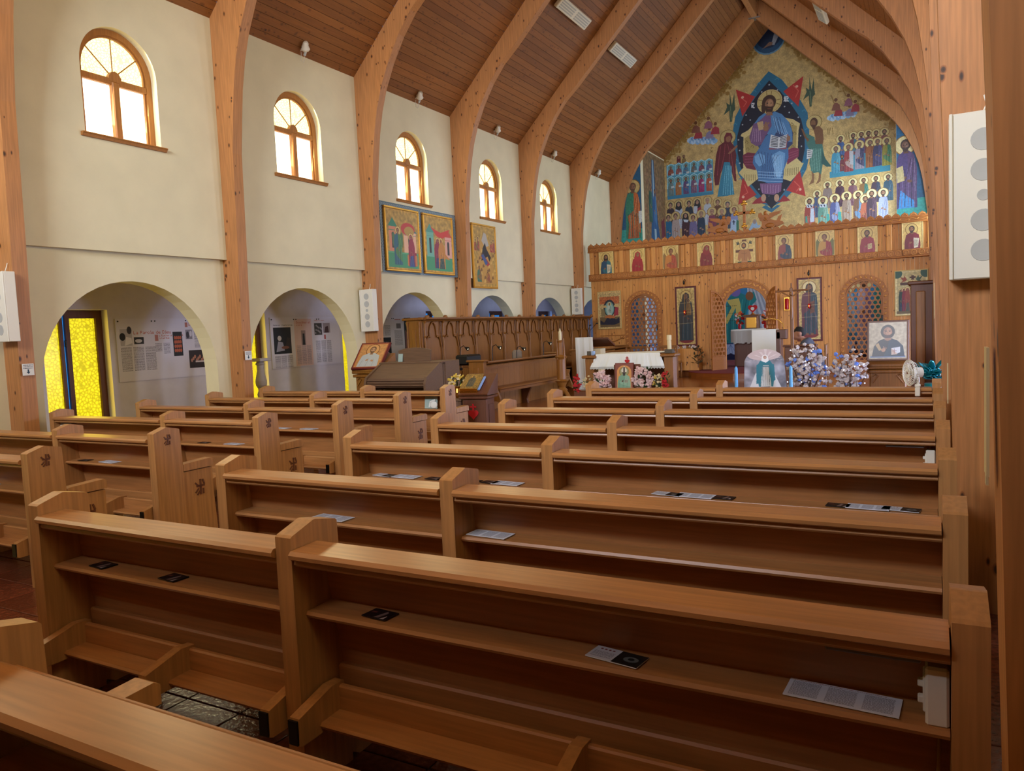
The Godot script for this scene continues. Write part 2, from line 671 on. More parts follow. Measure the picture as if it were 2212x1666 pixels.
func ceiling_bay(n: int, side: float, parts: bool):
	var z1 := zn(n) - FT
	var z0 := zn(n + 1) if n < 6 else -26.15
	var o := thing("ceiling", "sloping boarded ceiling between two timber arch frames", "ceiling", Vector3(0, 0, z1), "boarded ceiling fields", "structure")
	var deck := B.new()
	var yo := 0.03
	deck.quad(Vector3(side * 4.72, ceil_y(4.72) + yo, z1), Vector3(0, ceil_y(0) + yo, z1), Vector3(0, ceil_y(0) + yo, z0), Vector3(side * 4.72, ceil_y(4.72) + yo, z0))
	deck.quad(Vector3(side * 4.72, ceil_y(4.72) + yo + 0.15, z1), Vector3(0, ceil_y(0) + yo + 0.15, z1), Vector3(0, ceil_y(0) + yo + 0.15, z0), Vector3(side * 4.72, ceil_y(4.72) + yo + 0.15, z0))
	part(o, "deck", deck, mats.dark_wood)
	var dir := Vector3(-side * 1.0, SLOPE, 0).normalized()
	var nor := Vector3(-side * SLOPE, -1.0, 0).normalized()
	var start := Vector3(side * 4.66, ceil_y(4.66), 0)
	var wd := 0.128
	var t := Basis(dir, nor * -1.0, dir.cross(nor * -1.0))
	var all := B.new()
	var rg := RandomNumberGenerator.new()
	rg.seed = n * 7 + 3
	for k in 52:
		var c := start + dir * (wd * (k + 0.5))
		var bb2 := all if not parts else B.new()
		var lift := rg.randf_range(-0.002, 0.002)
		bb2.box(c - nor * (0.009 + lift) + Vector3(0, 0, (z0 + z1) * 0.5), Vector3(wd - 0.006, 0.02, z1 - z0), t)
		if parts:
			part(o, "plank", bb2, mats["ceiling_board_%d" % rg.randi_range(0, 3)])
	if not parts:
		part(o, "planking", all, mats.ceiling_board_1, "", "stuff")

func nave_window(n: int, side: float, label: String):
	# oak casement with a round head: two lights, a transom, a hub and three glazing bars
	var m := zc(n)
	var w := thing("window_%d" % (n + 4 + (0 if side < 0 else 10)), label, "window", Vector3(side * (WX + 0.15), SILL, m), "round-headed nave windows", "structure")
	var x := side * (WX + 0.15)
	var fr := B.new()
	var mk := func(r0: float, r1: float, x0: float, x1: float):
		var p := PackedVector2Array()
		p.append(Vector2(m + r1, SILL))
		for q in arc_pts(m, SPRING, r1, 0, 180, 24):
			p.append(q)
		p.append(Vector2(m - r1, SILL))
		p.append(Vector2(m - r0, SILL))
		for q in arc_pts(m, SPRING, r0, 180, 0, 24):
			p.append(q)
		p.append(Vector2(m + r0, SILL))
		fr.ext(p, "x", minf(x0, x1), maxf(x0, x1))
	mk.call(WR - 0.075, WR + 0.001, x + side * 0.03, x - side * 0.045)
	mk.call(WR - 0.1, WR - 0.07, x + side * 0.03, x - side * 0.02)
	part(w, "frame", fr, mats.window_wood)
	var tr := 5.05
	var bars := B.new()
	bars.cbox(Vector3(x, tr, m), Vector3(0.09, 0.085, 2 * WR - 0.14), 0.012)
	part(w, "transom", bars, mats.window_wood)
	var mu := B.new()
	mu.cbox(Vector3(x - side * 0.01, (SILL + tr) * 0.5, m), Vector3(0.10, tr - SILL, 0.1), 0.014)
	part(w, "mullion", mu, mats.window_wood)
	var hub := B.new()
	hub.ext(PackedVector2Array([Vector2(m + 0.085, tr), Vector2(m + 0.085, tr + 0.06), Vector2(m + 0.05, tr + 0.115), Vector2(m, tr + 0.135), Vector2(m - 0.05, tr + 0.115), Vector2(m - 0.085, tr + 0.06), Vector2(m - 0.085, tr)]), "x", x - 0.05, x + 0.05)
	part(w, "hub", hub, mats.window_wood)
	for a in [42.0, 90.0, 138.0]:
		var g := B.new()
		var d := Vector3(0, sin(deg_to_rad(a)), cos(deg_to_rad(a)))
		g.tube([Vector3(x, tr + 0.06, m) + d * 0.06, Vector3(x, tr + 0.06, m) + d * 0.53], 0.008, 6)
		part(w, "glazing_bar", g, mats.window_wood)
	var gx := x + side * 0.015
	for s in [-1.0, 1.0]:
		var pn := B.new()
		pn.bb(Vector3(gx - 0.003, SILL, minf(m + s * 0.04, m + s * (WR - 0.08))), Vector3(gx + 0.003, tr, maxf(m + s * 0.04, m + s * (WR - 0.08))))
		part(w, "pane", pn, mats.glass_clear_glow)
	var lp := B.new()
	var pp := PackedVector2Array()
	pp.append(Vector2(m + WR - 0.08, tr))
	for q in arc_pts(m, SPRING, WR - 0.08, 0, 180, 20):
		pp.append(q)
	pp.append(Vector2(m - WR + 0.08, tr))
	lp.ext(pp, "x", gx - 0.003, gx + 0.003)
	part(w, "fanlight", lp, mats.glass_fan_glow)
	var sl := B.new()
	var sx := -side
	var prof := PackedVector2Array([Vector2(-0.16, 0.0), Vector2(0.055, 0.0), Vector2(0.06, -0.012), Vector2(0.045, -0.022), Vector2(0.03, -0.05), Vector2(-0.16, -0.05)])
	var pr2 := PackedVector2Array()
	for q in prof:
		pr2.append(Vector2(side * WX + sx * q.x, SILL + q.y))
	sl.ext(pr2, "z", m - WR - 0.06, m + WR + 0.06)
	part(w, "sill", sl, mats.window_wood)

func aisle_window(n: int, side: float, kind: int, label: String):
	# tall side-aisle light: fixed pane, narrow blue strip, opening casement, in a brown frame
	var za := -6.17 - 3.125 * n
	var zb := za - 1.0
	var x := side * (AX + 0.2)
	var w := thing("window_%d" % (n + 24 + (0 if side < 0 else 10)), label, "window", Vector3(x, 0, (za + zb) * 0.5), "tall side-aisle windows", "structure")
	var top := 2.24
	var f := B.new()
	f.bb(Vector3(x - 0.05, 0, za - 0.06), Vector3(x + 0.05, top, za))
	f.bb(Vector3(x - 0.05, 0, zb), Vector3(x + 0.05, top, zb + 0.06))
	f.bb(Vector3(x - 0.05, top - 0.06, zb + 0.06), Vector3(x + 0.05, top, za - 0.06))
	f.bb(Vector3(x - 0.05, 0, zb + 0.06), Vector3(x + 0.05, 0.12, za - 0.06))
	part(w, "frame", f, mats.door_wood)
	var zs := za - 0.34
	var p := B.new()
	p.bb(Vector3(x - 0.01, 0.12, zs), Vector3(x + 0.01, top - 0.06, za - 0.06))
	var yl: Material = mats.glass_yellow_glow if kind == 0 else mats.glass_blue_glow
	part(w, "pane", p, yl)
	var mu := B.new()
	mu.bb(Vector3(x - 0.05, 0.12, zs - 0.05), Vector3(x + 0.05, top - 0.06, zs))
	part(w, "mullion", mu, mats.door_wood)
	var st := B.new()
	st.bb(Vector3(x - 0.01, 0.12, zs - 0.085), Vector3(x + 0.01, top - 0.06, zs - 0.05))
	part(w, "pane", st, mats.glass_blue_glow)
	var cs := B.new()
	cs.bb(Vector3(x - 0.04, 0.12, zs - 0.15), Vector3(x + 0.055, top - 0.06, zs - 0.085))
	cs.bb(Vector3(x - 0.04, 0.12, zb + 0.06), Vector3(x + 0.055, top - 0.06, zb + 0.1))
	cs.bb(Vector3(x - 0.04, top - 0.12, zb + 0.1), Vector3(x + 0.055, top - 0.06, zs - 0.15))
	cs.bb(Vector3(x - 0.04, 0.12, zb + 0.1), Vector3(x + 0.055, 0.2, zs - 0.15))
	var cm := part(w, "casement", cs, mats.door_wood)
	var p2 := B.new()
	p2.bb(Vector3(x - 0.01, 0.2, zb + 0.1), Vector3(x + 0.01, top - 0.12, zs - 0.15))
	part(cm, "pane", p2, yl)
	for y in [0.55, 1.75]:
		var hg := B.new()
		hg.cbox(Vector3(x - side * 0.06, y, zs - 0.07), Vector3(0.03, 0.1, 0.03), 0.006)
		part(cm, "hinge", hg, mats.black)

func aisle(side: float):
	var nm := "wall_aisle_left" if side < 0 else "wall_aisle_right"
	var w := thing(nm, "white plaster outer wall of the side aisle seen through the arches", "wall", Vector3(side * AX, 0, 0), "", "structure")
	var b := B.new()
	var x0 := minf(side * AX, side * (AX + 0.35))
	var x1 := maxf(side * AX, side * (AX + 0.35))
	var z := 5.0
	for n in range(-3, 6):
		var za := -6.17 - 3.125 * n
		if side > 0 and n < 1:
			continue
		b.bb(Vector3(x0, 0, za), Vector3(x1, 3.0, z))
		b.bb(Vector3(x0, 2.24, za - 1.0), Vector3(x1, 3.0, za))
		z = za - 1.0
	b.bb(Vector3(x0, 0, -24.2), Vector3(x1, 3.0, z))
	part(w, "outer_wall", b, mats.aisle_plaster)
	var c := B.new()
	c.bb(Vector3(minf(side * (LX + 0.2), side * (AX + 0.35)), 3.0, -24.2), Vector3(maxf(side * (LX + 0.2), side * (AX + 0.35)), 3.15, 5.0))
	part(thing("ceiling", "flat white plaster ceiling of the side aisle", "ceiling", Vector3(side * AX, 3.0, 0), "", "structure"), "soffit", c, mats.aisle_plaster)
	var d := B.new()
	d.bb(Vector3(minf(side * (LX + 0.27), side * AX), 0, -24.2), Vector3(maxf(side * (LX + 0.27), side * AX), 3.0, -23.95))
	part(thing(nm.replace("aisle", "aisle_end"), "white plaster end wall of the side aisle", "wall", Vector3(side * AX, 0, -24), "", "structure"), "end_wall", d, mats.aisle_plaster)

func floor_and_platform():
	var o := thing("floor", "terracotta tiled nave floor with dark joints", "floor", Vector3.ZERO, "", "structure")
	var s := B.new()
	s.bb(Vector3(-7.0, -0.15, -26.5), Vector3(7.0, -0.008, 5.0))
	part(o, "screed", s, mats.grout)
	var sz := 0.34
	var rest := B.new()
	var rg := RandomNumberGenerator.new()
	rg.seed = 11
	var tiles := [[], [], []]
	for i in 3:
		var t := B.new()
		t.cbox(Vector3(0, -0.006, 0), Vector3(sz - 0.008, 0.014, sz - 0.008), 0.003)
		tiles[i] = t.mesh()
	var count := 0
	for ix in range(-20, 20):
		for iz in range(-28, 15):
			var x := 1.32 + ix * sz - sz * 0.5
			var z := -2.22 + iz * sz - sz * 0.5
			if absf(x) > 6.55 or z < -9.3:
				continue
			var near := (x > -1.1 and x < 0.75 and z < -2.0 and z > -9.0) or (x > 0.7 and x < 2.3 and z < -1.0 and z > -3.3) or (x < -1.1 and x > -3.3 and z < -2.4 and z > -4.6) or (x > 4.4 and x < 5.2 and z < -1.5 and z > -7.0)
			if near and count < 300:
				count += 1
				var q := local_part(o, "tile", tiles[rg.randi_range(0, 2)], mats["tile_" + ["a", "b", "c"][rg.randi_range(0, 2)]])
				q.position = Vector3(x, rg.randf_range(-0.001, 0.001), z)
			else:
				rest.cbox(Vector3(x, -0.006, z), Vector3(sz - 0.008, 0.014, sz - 0.008), 0.003)
	part(o, "tiling", rest, mats.tile_a, "", "stuff")
	var p := thing("floor", "polished orange wooden choir floor one step above the nave", "floor", Vector3(0, 0, -9.3), "", "structure")
	var pb := B.new()
	pb.bb(Vector3(-LX, 0, -23.6), Vector3(LX, 0.15, -9.3))
	part(p, "boarding", pb, mats.platform_wood)
	var st := B.new()
	var cv := PackedVector2Array([Vector2(-LX, -26.2), Vector2(-LX, -21.0), Vector2(-1.6, -21.0)])
	for i in 17:
		var a := PI - PI * i / 16.0
		cv.append(Vector2(cos(a) * 1.5, -21.0 + sin(a) * 1.42))
	cv.append(Vector2(1.6, -21.0))
	cv.append(Vector2(LX, -21.0))
	cv.append(Vector2(LX, -26.2))
	st.ext(cv, "y", 0.15, 0.295)
	part(p, "sanctuary_step", st, mats.platform_wood)
	var cp := B.new()
	cp.ext(cv, "y", 0.295, 0.312)
	part(p, "red_carpet", cp, mats.carpet, "dark red carpet on the sanctuary step")

func gable_points(x0: float, x1: float, y0: float) -> PackedVector2Array:
	var p := PackedVector2Array([Vector2(x0, y0), Vector2(x1, y0), Vector2(x1, ceil_y(x1))])
	if x0 < 0 and x1 > 0:
		p.append(Vector2(0, ceil_y(0)))
	p.append(Vector2(x0, ceil_y(x0)))
	return p

func end_walls():
	# west gable behind the camera with its large window opening
	var w := thing("wall_west", "cream plaster gable wall at the entrance end with a large window", "wall", Vector3(0, 0, 4.7), "", "structure")
	var b := B.new()
	b.ext(PackedVector2Array([Vector2(-LX, 0), Vector2(-2.3, 0), Vector2(-2.3, ceil_y(2.3)), Vector2(-LX, ceil_y(LX))]), "z", 4.7, 5.0)
	b.ext(PackedVector2Array([Vector2(2.3, 0), Vector2(LX, 0), Vector2(LX, ceil_y(LX)), Vector2(2.3, ceil_y(2.3))]), "z", 4.7, 5.0)
	b.bb(Vector3(-2.3, 0, 4.7), Vector3(2.3, 4.2, 5.0))
	b.ext(PackedVector2Array([Vector2(-2.3, 8.0), Vector2(2.3, 8.0), Vector2(2.3, ceil_y(2.3)), Vector2(0, ceil_y(0)), Vector2(-2.3, ceil_y(2.3))]), "z", 4.7, 5.0)
	b.bb(Vector3(-7, 0, 4.7), Vector3(-LX, 3.1, 5.0))
	b.bb(Vector3(LX, 0, 4.7), Vector3(7, 3.1, 5.0))
	part(w, "gable_wall", b, mats.plaster)
	var wn := thing("window_50", "large clear gable window at the entrance end", "window", Vector3(0, 4.2, 4.85), "", "structure")
	var g := B.new()
	g.bb(Vector3(-2.3, 4.2, 4.84), Vector3(2.3, 8.0, 4.86))
	part(wn, "pane", g, mats.glass_west_glow)
	for x in [-2.25, -0.75, 0.75, 2.25]:
		var m := B.new()
		m.bb(Vector3(x - 0.05, 4.2, 4.78), Vector3(x + 0.05, 8.0, 4.9))
		part(wn, "mullion", m, mats.window_wood)
	for y in [4.25, 6.1, 7.95]:
		var m2 := B.new()
		m2.bb(Vector3(-2.3, y - 0.05, 4.78), Vector3(2.3, y + 0.05, 4.9))
		part(wn, "transom", m2, mats.window_wood)
	var gl := thing("gallery", "timber organ gallery over the entrance end of the nave", "gallery", Vector3(0, 3.0, 1.35), "", "structure")
	var gs := B.new()
	gs.bb(Vector3(-LX, 3.0, 1.35), Vector3(LX, 3.25, 4.7))
	part(gl, "deck", gs, mats.dark_wood)
	var gp := B.new()
	gp.bb(Vector3(-LX, 3.25, 1.35), Vector3(LX, 4.2, 1.45))
	part(gl, "parapet", gp, mats.screen_board_1)
	# chancel: front wall pieces, side walls, painted end wall
	var c := thing("wall_chancel", "narrower chancel walls behind the icon screen", "wall", Vector3(0, 0, -23.6), "", "structure")
	for s in [-1.0, 1.0]:
		var k := B.new()
		k.ext(PackedVector2Array([Vector2(s * LX, 0.3), Vector2(s * 3.64, 0.3), Vector2(s * 3.64, ceil_y(3.64)), Vector2(s * LX, ceil_y(LX))]), "z", -23.85, -23.605)
		part(c, "return_wall", k, mats.plaster)
		var k2 := B.new()
		var xl := minf(s * 3.64, s * 3.9)
		var xr := maxf(s * 3.64, s * 3.9)
		if s < 0:
			k2.bb(Vector3(xl, 0.3, -26.3), Vector3(xr, ceil_y(3.64), -23.85))
		else:
			k2.bb(Vector3(xl, 0.3, -26.3), Vector3(xr, 3.6, -23.85))
			k2.bb(Vector3(xl, 6.0, -26.3), Vector3(xr, ceil_y(3.64), -23.85))
			k2.bb(Vector3(xl, 3.6, -26.3), Vector3(xr, 6.0, -25.6))
			k2.bb(Vector3(xl, 3.6, -24.3), Vector3(xr, 6.0, -23.85))
			var cw := thing("window_61", "clear chancel side window hidden behind the painted apostle", "window", Vector3(3.8, 3.6, -24.95), "", "structure")
			var cpn := B.new()
			cpn.bb(Vector3(3.78, 3.6, -25.6), Vector3(3.79, 6.0, -24.3))
			part(cw, "pane", cpn, mats.glass_west_glow)
		part(c, "side_wall", k2, mats.plaster)
	var e := B.new()
	e.ext(gable_points(-3.9, 3.9, 0.3), "z", -26.45, -26.15)
	part(c, "east_wall", e, mats.plaster)
	# roof end closure over the eaves
	var rb := thing("trim_20", "timber ridge beam joining the arch frames at their tops", "beam", Vector3(0, 10.4, 0), "", "structure")
	var r := B.new()
	r.cbox(Vector3(0, 10.62, -9.4), Vector3(0.16, 0.42, 28.2), 0.015)
	part(rb, "beam", r, mats.frame_wood)
	for n in range(2, 7):
		var pl := B.new()
		pl.bb(Vector3(-0.16, 10.38, zn(n) - FT - 0.01), Vector3(0.16, 10.41, zn(n) + 0.05))
		part(rb, "steel_plate", pl, mats.steel)

func build_shell():
	nave_wall(-1.0)
	nave_wall(1.0)
	aisle(-1.0)
	aisle(1.0)
	floor_and_platform()
	end_walls()
	for n in range(-3, 7):
		frame(n)
	for n in range(-3, 7):
		ceiling_bay(n, -1.0, n >= 0)
		ceiling_bay(n, 1.0, false)
	var wl := ["round-headed oak window facing the rear pews, with frosted yellow glass", "round-headed oak window above the arch with the exhibition boards", "round-headed oak window above the two framed gold icons", "round-headed oak window above the single gold nativity icon", "round-headed oak window beside the icon screen"]
	for n in range(-3, 5):
		nave_window(n, -1.0, wl[n] if n >= 0 else "round-headed oak window at the entrance end of the nave")
		nave_window(n, 1.0, "round-headed oak window in the wall above the speaker column")
	for n in range(-3, 6):
		aisle_window(n, -1.0, 0 if n < 3 else 1, "tall yellow hammered-glass aisle window with brown casement" if n < 3 else "aisle window with blue glass showing above the choir stalls")
		if n < 1:
			continue
		aisle_window(n, 1.0, 1, "tall aisle window in the far side aisle")

func more_materials():
	plain("gold_frame", Color(0.78, 0.68, 0.42), 0.45)
	plain("icon_red", Color(0.36, 0.05, 0.05), 0.5)
	for q in [["petal_pink", Color(0.80, 0.66, 0.66)], ["petal_pink2", Color(0.84, 0.74, 0.74)], ["petal_cream", Color(0.82, 0.76, 0.6)], ["petal_yellow", Color(0.80, 0.68, 0.26)], ["petal_red", Color(0.66, 0.06, 0.10)], ["petal_white", Color(0.80, 0.76, 0.76)], ["petal_lit_blue", Color(0.42, 0.56, 0.90)], ["petal_orange", Color(0.85, 0.36, 0.12)], ["red_felt", Color(0.72, 0.07, 0.09)], ["driver_grey", Color(0.68, 0.68, 0.66)]]:
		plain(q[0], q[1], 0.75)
	plain("teal_foil", Color(0.05, 0.45, 0.50), 0.25, 0.5)
	wood("lectern_wood", Color(0.42, 0.25, 0.16), "y", 0.4, false, 1.2, 0.33)
	wood("stall_gold", Color(0.52, 0.32, 0.12), "y", 0.4, false, 1.2, 0.66)
	glow("led_glow", Color(0.85, 0.9, 1.0), 4.0)
	glow("bulb_glow", Color(1.0, 0.92, 0.75), 1.2)
	glow("flame_glow", Color(1.0, 0.55, 0.15), 3.0)
const ORD := ["front", "second", "third", "fourth", "fifth", "sixth", "seventh", "rearmost"]
const RZ := [-0.805, -1.90, -2.94, -4.03, -5.10, -6.23, -7.30, -8.36]
const LZ := [-2.88, -3.85, -4.93, -6.0, -7.05, -8.02]

func pew_end(th: float, x: float) -> B:
	# side of a pew: tall back post with a pitched head, lower arm with a cap
	var b := B.new()
	var post := PackedVector2Array([Vector2(0, 0.0), Vector2(0, 0.945), Vector2(-0.012, 0.952), Vector2(-0.115, 0.985), Vector2(-0.125, 0.986), Vector2(-0.232, 0.962), Vector2(-0.24, 0.955), Vector2(-0.25, 0.6), Vector2(-0.25, 0)])
	b.ext(post, "x", x, x + th)
	var arm := PackedVector2Array([Vector2(-0.25, 0.03), Vector2(-0.25, 0.59), Vector2(-0.54, 0.59), Vector2(-0.54, 0.42), Vector2(-0.56, 0.0), Vector2(-0.30, 0.0)])
	b.ext(arm, "x", x + 0.008, x + th - 0.008)
	return b

func emblem(x: float, y: float, z: float, s: float) -> B:
	# carved device: a slender cross on a half lozenge
	var b := B.new()
	var d := 0.007
	b.box(Vector3(x, y, z), Vector3(d, s, s * 0.13))
	b.box(Vector3(x, y + s * 0.08, z), Vector3(d, s * 0.13, s * 0.62))
	for q in [[0.28, 0.18, 45.0], [0.28, -0.22, -45.0], [0.16, -0.38, -45.0], [-0.2, -0.3, 0.0], [-0.24, 0.3, 20.0]]:
		b.box(Vector3(x, y + s * q[1], z + s * q[0]), Vector3(d, s * 0.36, s * 0.1), Basis(Vector3.RIGHT, deg_to_rad(q[2])))
	return b

func make_pew(xs: Array, th: float, aisle_right: bool) -> Node3D:
	var o := thing("pew", "wooden church pew", "pew")
	for i in 3:
		var e := local_part(o, "end_panel", pew_end(th, xs[i]).mesh(), mats.pew_wood_y)
		var cap := B.new()
		cap.ext(PackedVector2Array([Vector2(-0.252, 0.60), Vector2(-0.252, 0.655), Vector2(-0.27, 0.66), Vector2(-0.53, 0.672), Vector2(-0.55, 0.66), Vector2(-0.55, 0.60)]), "x", xs[i] - 0.004, xs[i] + th + 0.004)
		local_part(e, "arm_cap", cap.mesh(), mats.pew_wood_y)
		if aisle_right and i == 2:
			local_part(e, "carved_emblem", emblem(xs[i] + th + 0.0015, 0.885, -0.125, 0.085).mesh(), mats.dark_wood)
			local_part(e, "carved_emblem", emblem(xs[i] + th - 0.006, 0.44, -0.41, 0.13).mesh(), mats.dark_wood)
	for i in 2:
		var x0: float = xs[i] + th
		var x1: float = xs[i + 1]
		var back := B.new()
		back.ext(PackedVector2Array([Vector2(-0.155, 0.875), Vector2(-0.175, 0.875), Vector2(-0.25, 0.40), Vector2(-0.25, 0.22), Vector2(-0.23, 0.22), Vector2(-0.23, 0.40)]), "x", x0, x1)
		local_part(o, "back_panel", back.mesh(), mats.pew_back)
		var rail := B.new()
		rail.ext(PackedVector2Array([Vector2(0.004, 0.868), Vector2(0.018, 0.876), Vector2(0.02, 0.89), Vector2(0.008, 0.902), Vector2(-0.125, 0.906), Vector2(-0.14, 0.898), Vector2(-0.142, 0.88), Vector2(-0.13, 0.868)]), "x", x0 + 0.004, x1 - 0.004)
		local_part(o, "top_rail", rail.mesh(), mats.pew_wood_x)
		var un := B.new()
		un.ext(PackedVector2Array([Vector2(-0.012, 0.842), Vector2(-0.006, 0.85), Vector2(-0.012, 0.868), Vector2(-0.15, 0.868), Vector2(-0.15, 0.842)]), "x", x0 + 0.002, x1 - 0.002)
		local_part(o, "rail_moulding", un.mesh(), mats.pew_wood_x)
		var sh := B.new()
		sh.ext(PackedVector2Array([Vector2(-0.055, 0.642), Vector2(-0.05, 0.652), Vector2(-0.056, 0.664), Vector2(-0.20, 0.667), Vector2(-0.20, 0.64)]), "x", x0 + 0.002, x1 - 0.002)
		local_part(o, "book_shelf", sh.mesh(), mats.pew_wood_x)
		var seat := B.new()
		seat.ext(PackedVector2Array([Vector2(-0.24, 0.415), Vector2(-0.24, 0.435), Vector2(-0.545, 0.455), Vector2(-0.56, 0.447), Vector2(-0.56, 0.425), Vector2(-0.545, 0.415)]), "x", x0 + 0.002, x1 - 0.002)
		local_part(o, "seat", seat.mesh(), mats.pew_wood_x)
		var ap := B.new()
		ap.bb(Vector3(x0 + 0.003, 0.30, -0.50), Vector3(x1 - 0.003, 0.415, -0.48))
		local_part(o, "seat_apron", ap.mesh(), mats.pew_wood_x)
		var lb := B.new()
		lb.ext(PackedVector2Array([Vector2(-0.205, 0.27), Vector2(-0.2, 0.40), Vector2(-0.208, 0.408), Vector2(-0.228, 0.408), Vector2(-0.228, 0.27)]), "x", x0 + 0.003, x1 - 0.003)
		local_part(o, "lower_board", lb.mesh(), mats.pew_wood_x)
		# folding kneeler
		var kn := B.new()
		kn.ext(PackedVector2Array([Vector2(-0.155, 0.25), Vector2(-0.135, 0.25), Vector2(-0.135, 0.355), Vector2(-0.14, 0.362), Vector2(-0.155, 0.362)]), "x", x0 + 0.03, x1 - 0.03)
		var kp := local_part(o, "kneeler", kn.mesh(), mats.pew_wood_x)
		var kb := B.new()
		kb.ext(PackedVector2Array([Vector2(-0.133, 0.25), Vector2(-0.133, 0.272), Vector2(-0.035, 0.268), Vector2(-0.028, 0.258), Vector2(-0.035, 0.246)]), "x", x0 + 0.05, x1 - 0.05)
		local_part(kp, "kneeling_board", kb.mesh(), mats.pew_wood_x)
		for xx in [x0 + 0.012, (x0 + x1) * 0.5, x1 - 0.057]:
			var br := B.new()
			br.ext(PackedVector2Array([Vector2(-0.165, 0.23), Vector2(-0.165, 0.37), Vector2(-0.10, 0.375), Vector2(0.07, 0.33), Vector2(0.075, 0.235), Vector2(0.06, 0.228)]), "x", xx, xx + 0.045)
			var bp := local_part(kp, "bracket", br.mesh(), mats.pew_wood_y)
			var pd := B.new()
			pd.bb(Vector3(xx + 0.002, 0.238, 0.074), Vector3(xx + 0.043, 0.325, 0.082))
			if xx != (x0 + x1) * 0.5:
				local_part(bp, "rubber_pad", pd.mesh(), mats.black)
	return o

func leaflet_tex() -> ImageTexture:
	var p := Paint.new(0, 0, 3, 1.4, 110, Color(0.86, 0.88, 0.92))
	for c in 3:
		p.words(0.12 + c * 0.97, 0.1, 0.9 + c * 0.97, 1.22, Color(0.36, 0.36, 0.42), 0.05, c + 2)
	p.words(0.12, 1.26, 2.6, 1.33, Color(0.5, 0.15, 0.12), 0.07, 8)
	return p.tex()

func card_tex() -> ImageTexture:
	var p := Paint.new(0, 0, 2, 1.1, 60, Color(0.07, 0.045, 0.05))
	p.poly([0.95, 0.1, 1.3, 0.15, 1.45, 0.8, 1.2, 1.0], Color(0.5, 0.42, 0.40))
	p.poly([1.5, 0.05, 1.8, 0.1, 1.7, 0.5], Color(0.75, 0.72, 0.72))
	p.rect(0.15, 0.6, 0.6, 0.75, Color(0.4, 0.2, 0.18))
	return p.tex()

func flyer_tex() -> ImageTexture:
	var p := Paint.new(0, 0, 2, 1.0, 80, Color(0.80, 0.82, 0.85))
	p.rect(1.0, 0.0, 2.0, 1.0, Color(0.10, 0.11, 0.11))
	p.ell(1.55, 0.5, 0.28, 0.22, Color(0.40, 0.43, 0.42))
	p.ell(1.55, 0.52, 0.12, 0.1, Color(0.12, 0.13, 0.13))
	for i in 4:
		p.ell(0.25 + i * 0.16, 0.82, 0.05, 0.05, Color(0.45, 0.12, 0.12))
	p.words(0.1, 0.15, 0.9, 0.6, Color(0.5, 0.5, 0.55), 0.08, 4)
	return p.tex()

func sheet(called: String, x: float, y: float, z: float, w: float, d: float, turn: float, m: Material, label: String, cat: String, group: String):
	var b := B.new()
	var t := Basis(Vector3.UP, turn)
	var c := Vector3(x, y, z)
	var f := func(px: float, pz: float, h: float) -> Vector3: return c + t * Vector3(px * w * 0.5, h, pz * d * 0.5)
	var h := 0.003
	b.quaduv(f.call(-1, 1, h), f.call(1, 1, h), f.call(1, -1, h), f.call(-1, -1, h))
	b.quad(f.call(-1, 1, 0), f.call(1, 1, 0), f.call(1, 1, h), f.call(-1, 1, h))
	b.quad(f.call(1, 1, 0), f.call(1, -1, 0), f.call(1, -1, h), f.call(1, 1, h))
	b.quad(f.call(1, -1, 0), f.call(-1, -1, 0), f.call(-1, -1, h), f.call(1, -1, h))
	b.quad(f.call(-1, -1, 0), f.call(-1, 1, 0), f.call(-1, 1, h), f.call(-1, -1, h))
	b.quad(f.call(-1, -1, 0), f.call(1, -1, 0), f.call(1, 1, 0), f.call(-1, 1, 0))
	solo(called, b, m, label, cat, c, group)

var seen_on := {}
func nth(kind: String, shelf: String) -> String:
	var k := kind + shelf
	seen_on[k] = seen_on.get(k, -1) + 1
	return ["first", "second", "third", "fourth", "fifth"][seen_on[k]]

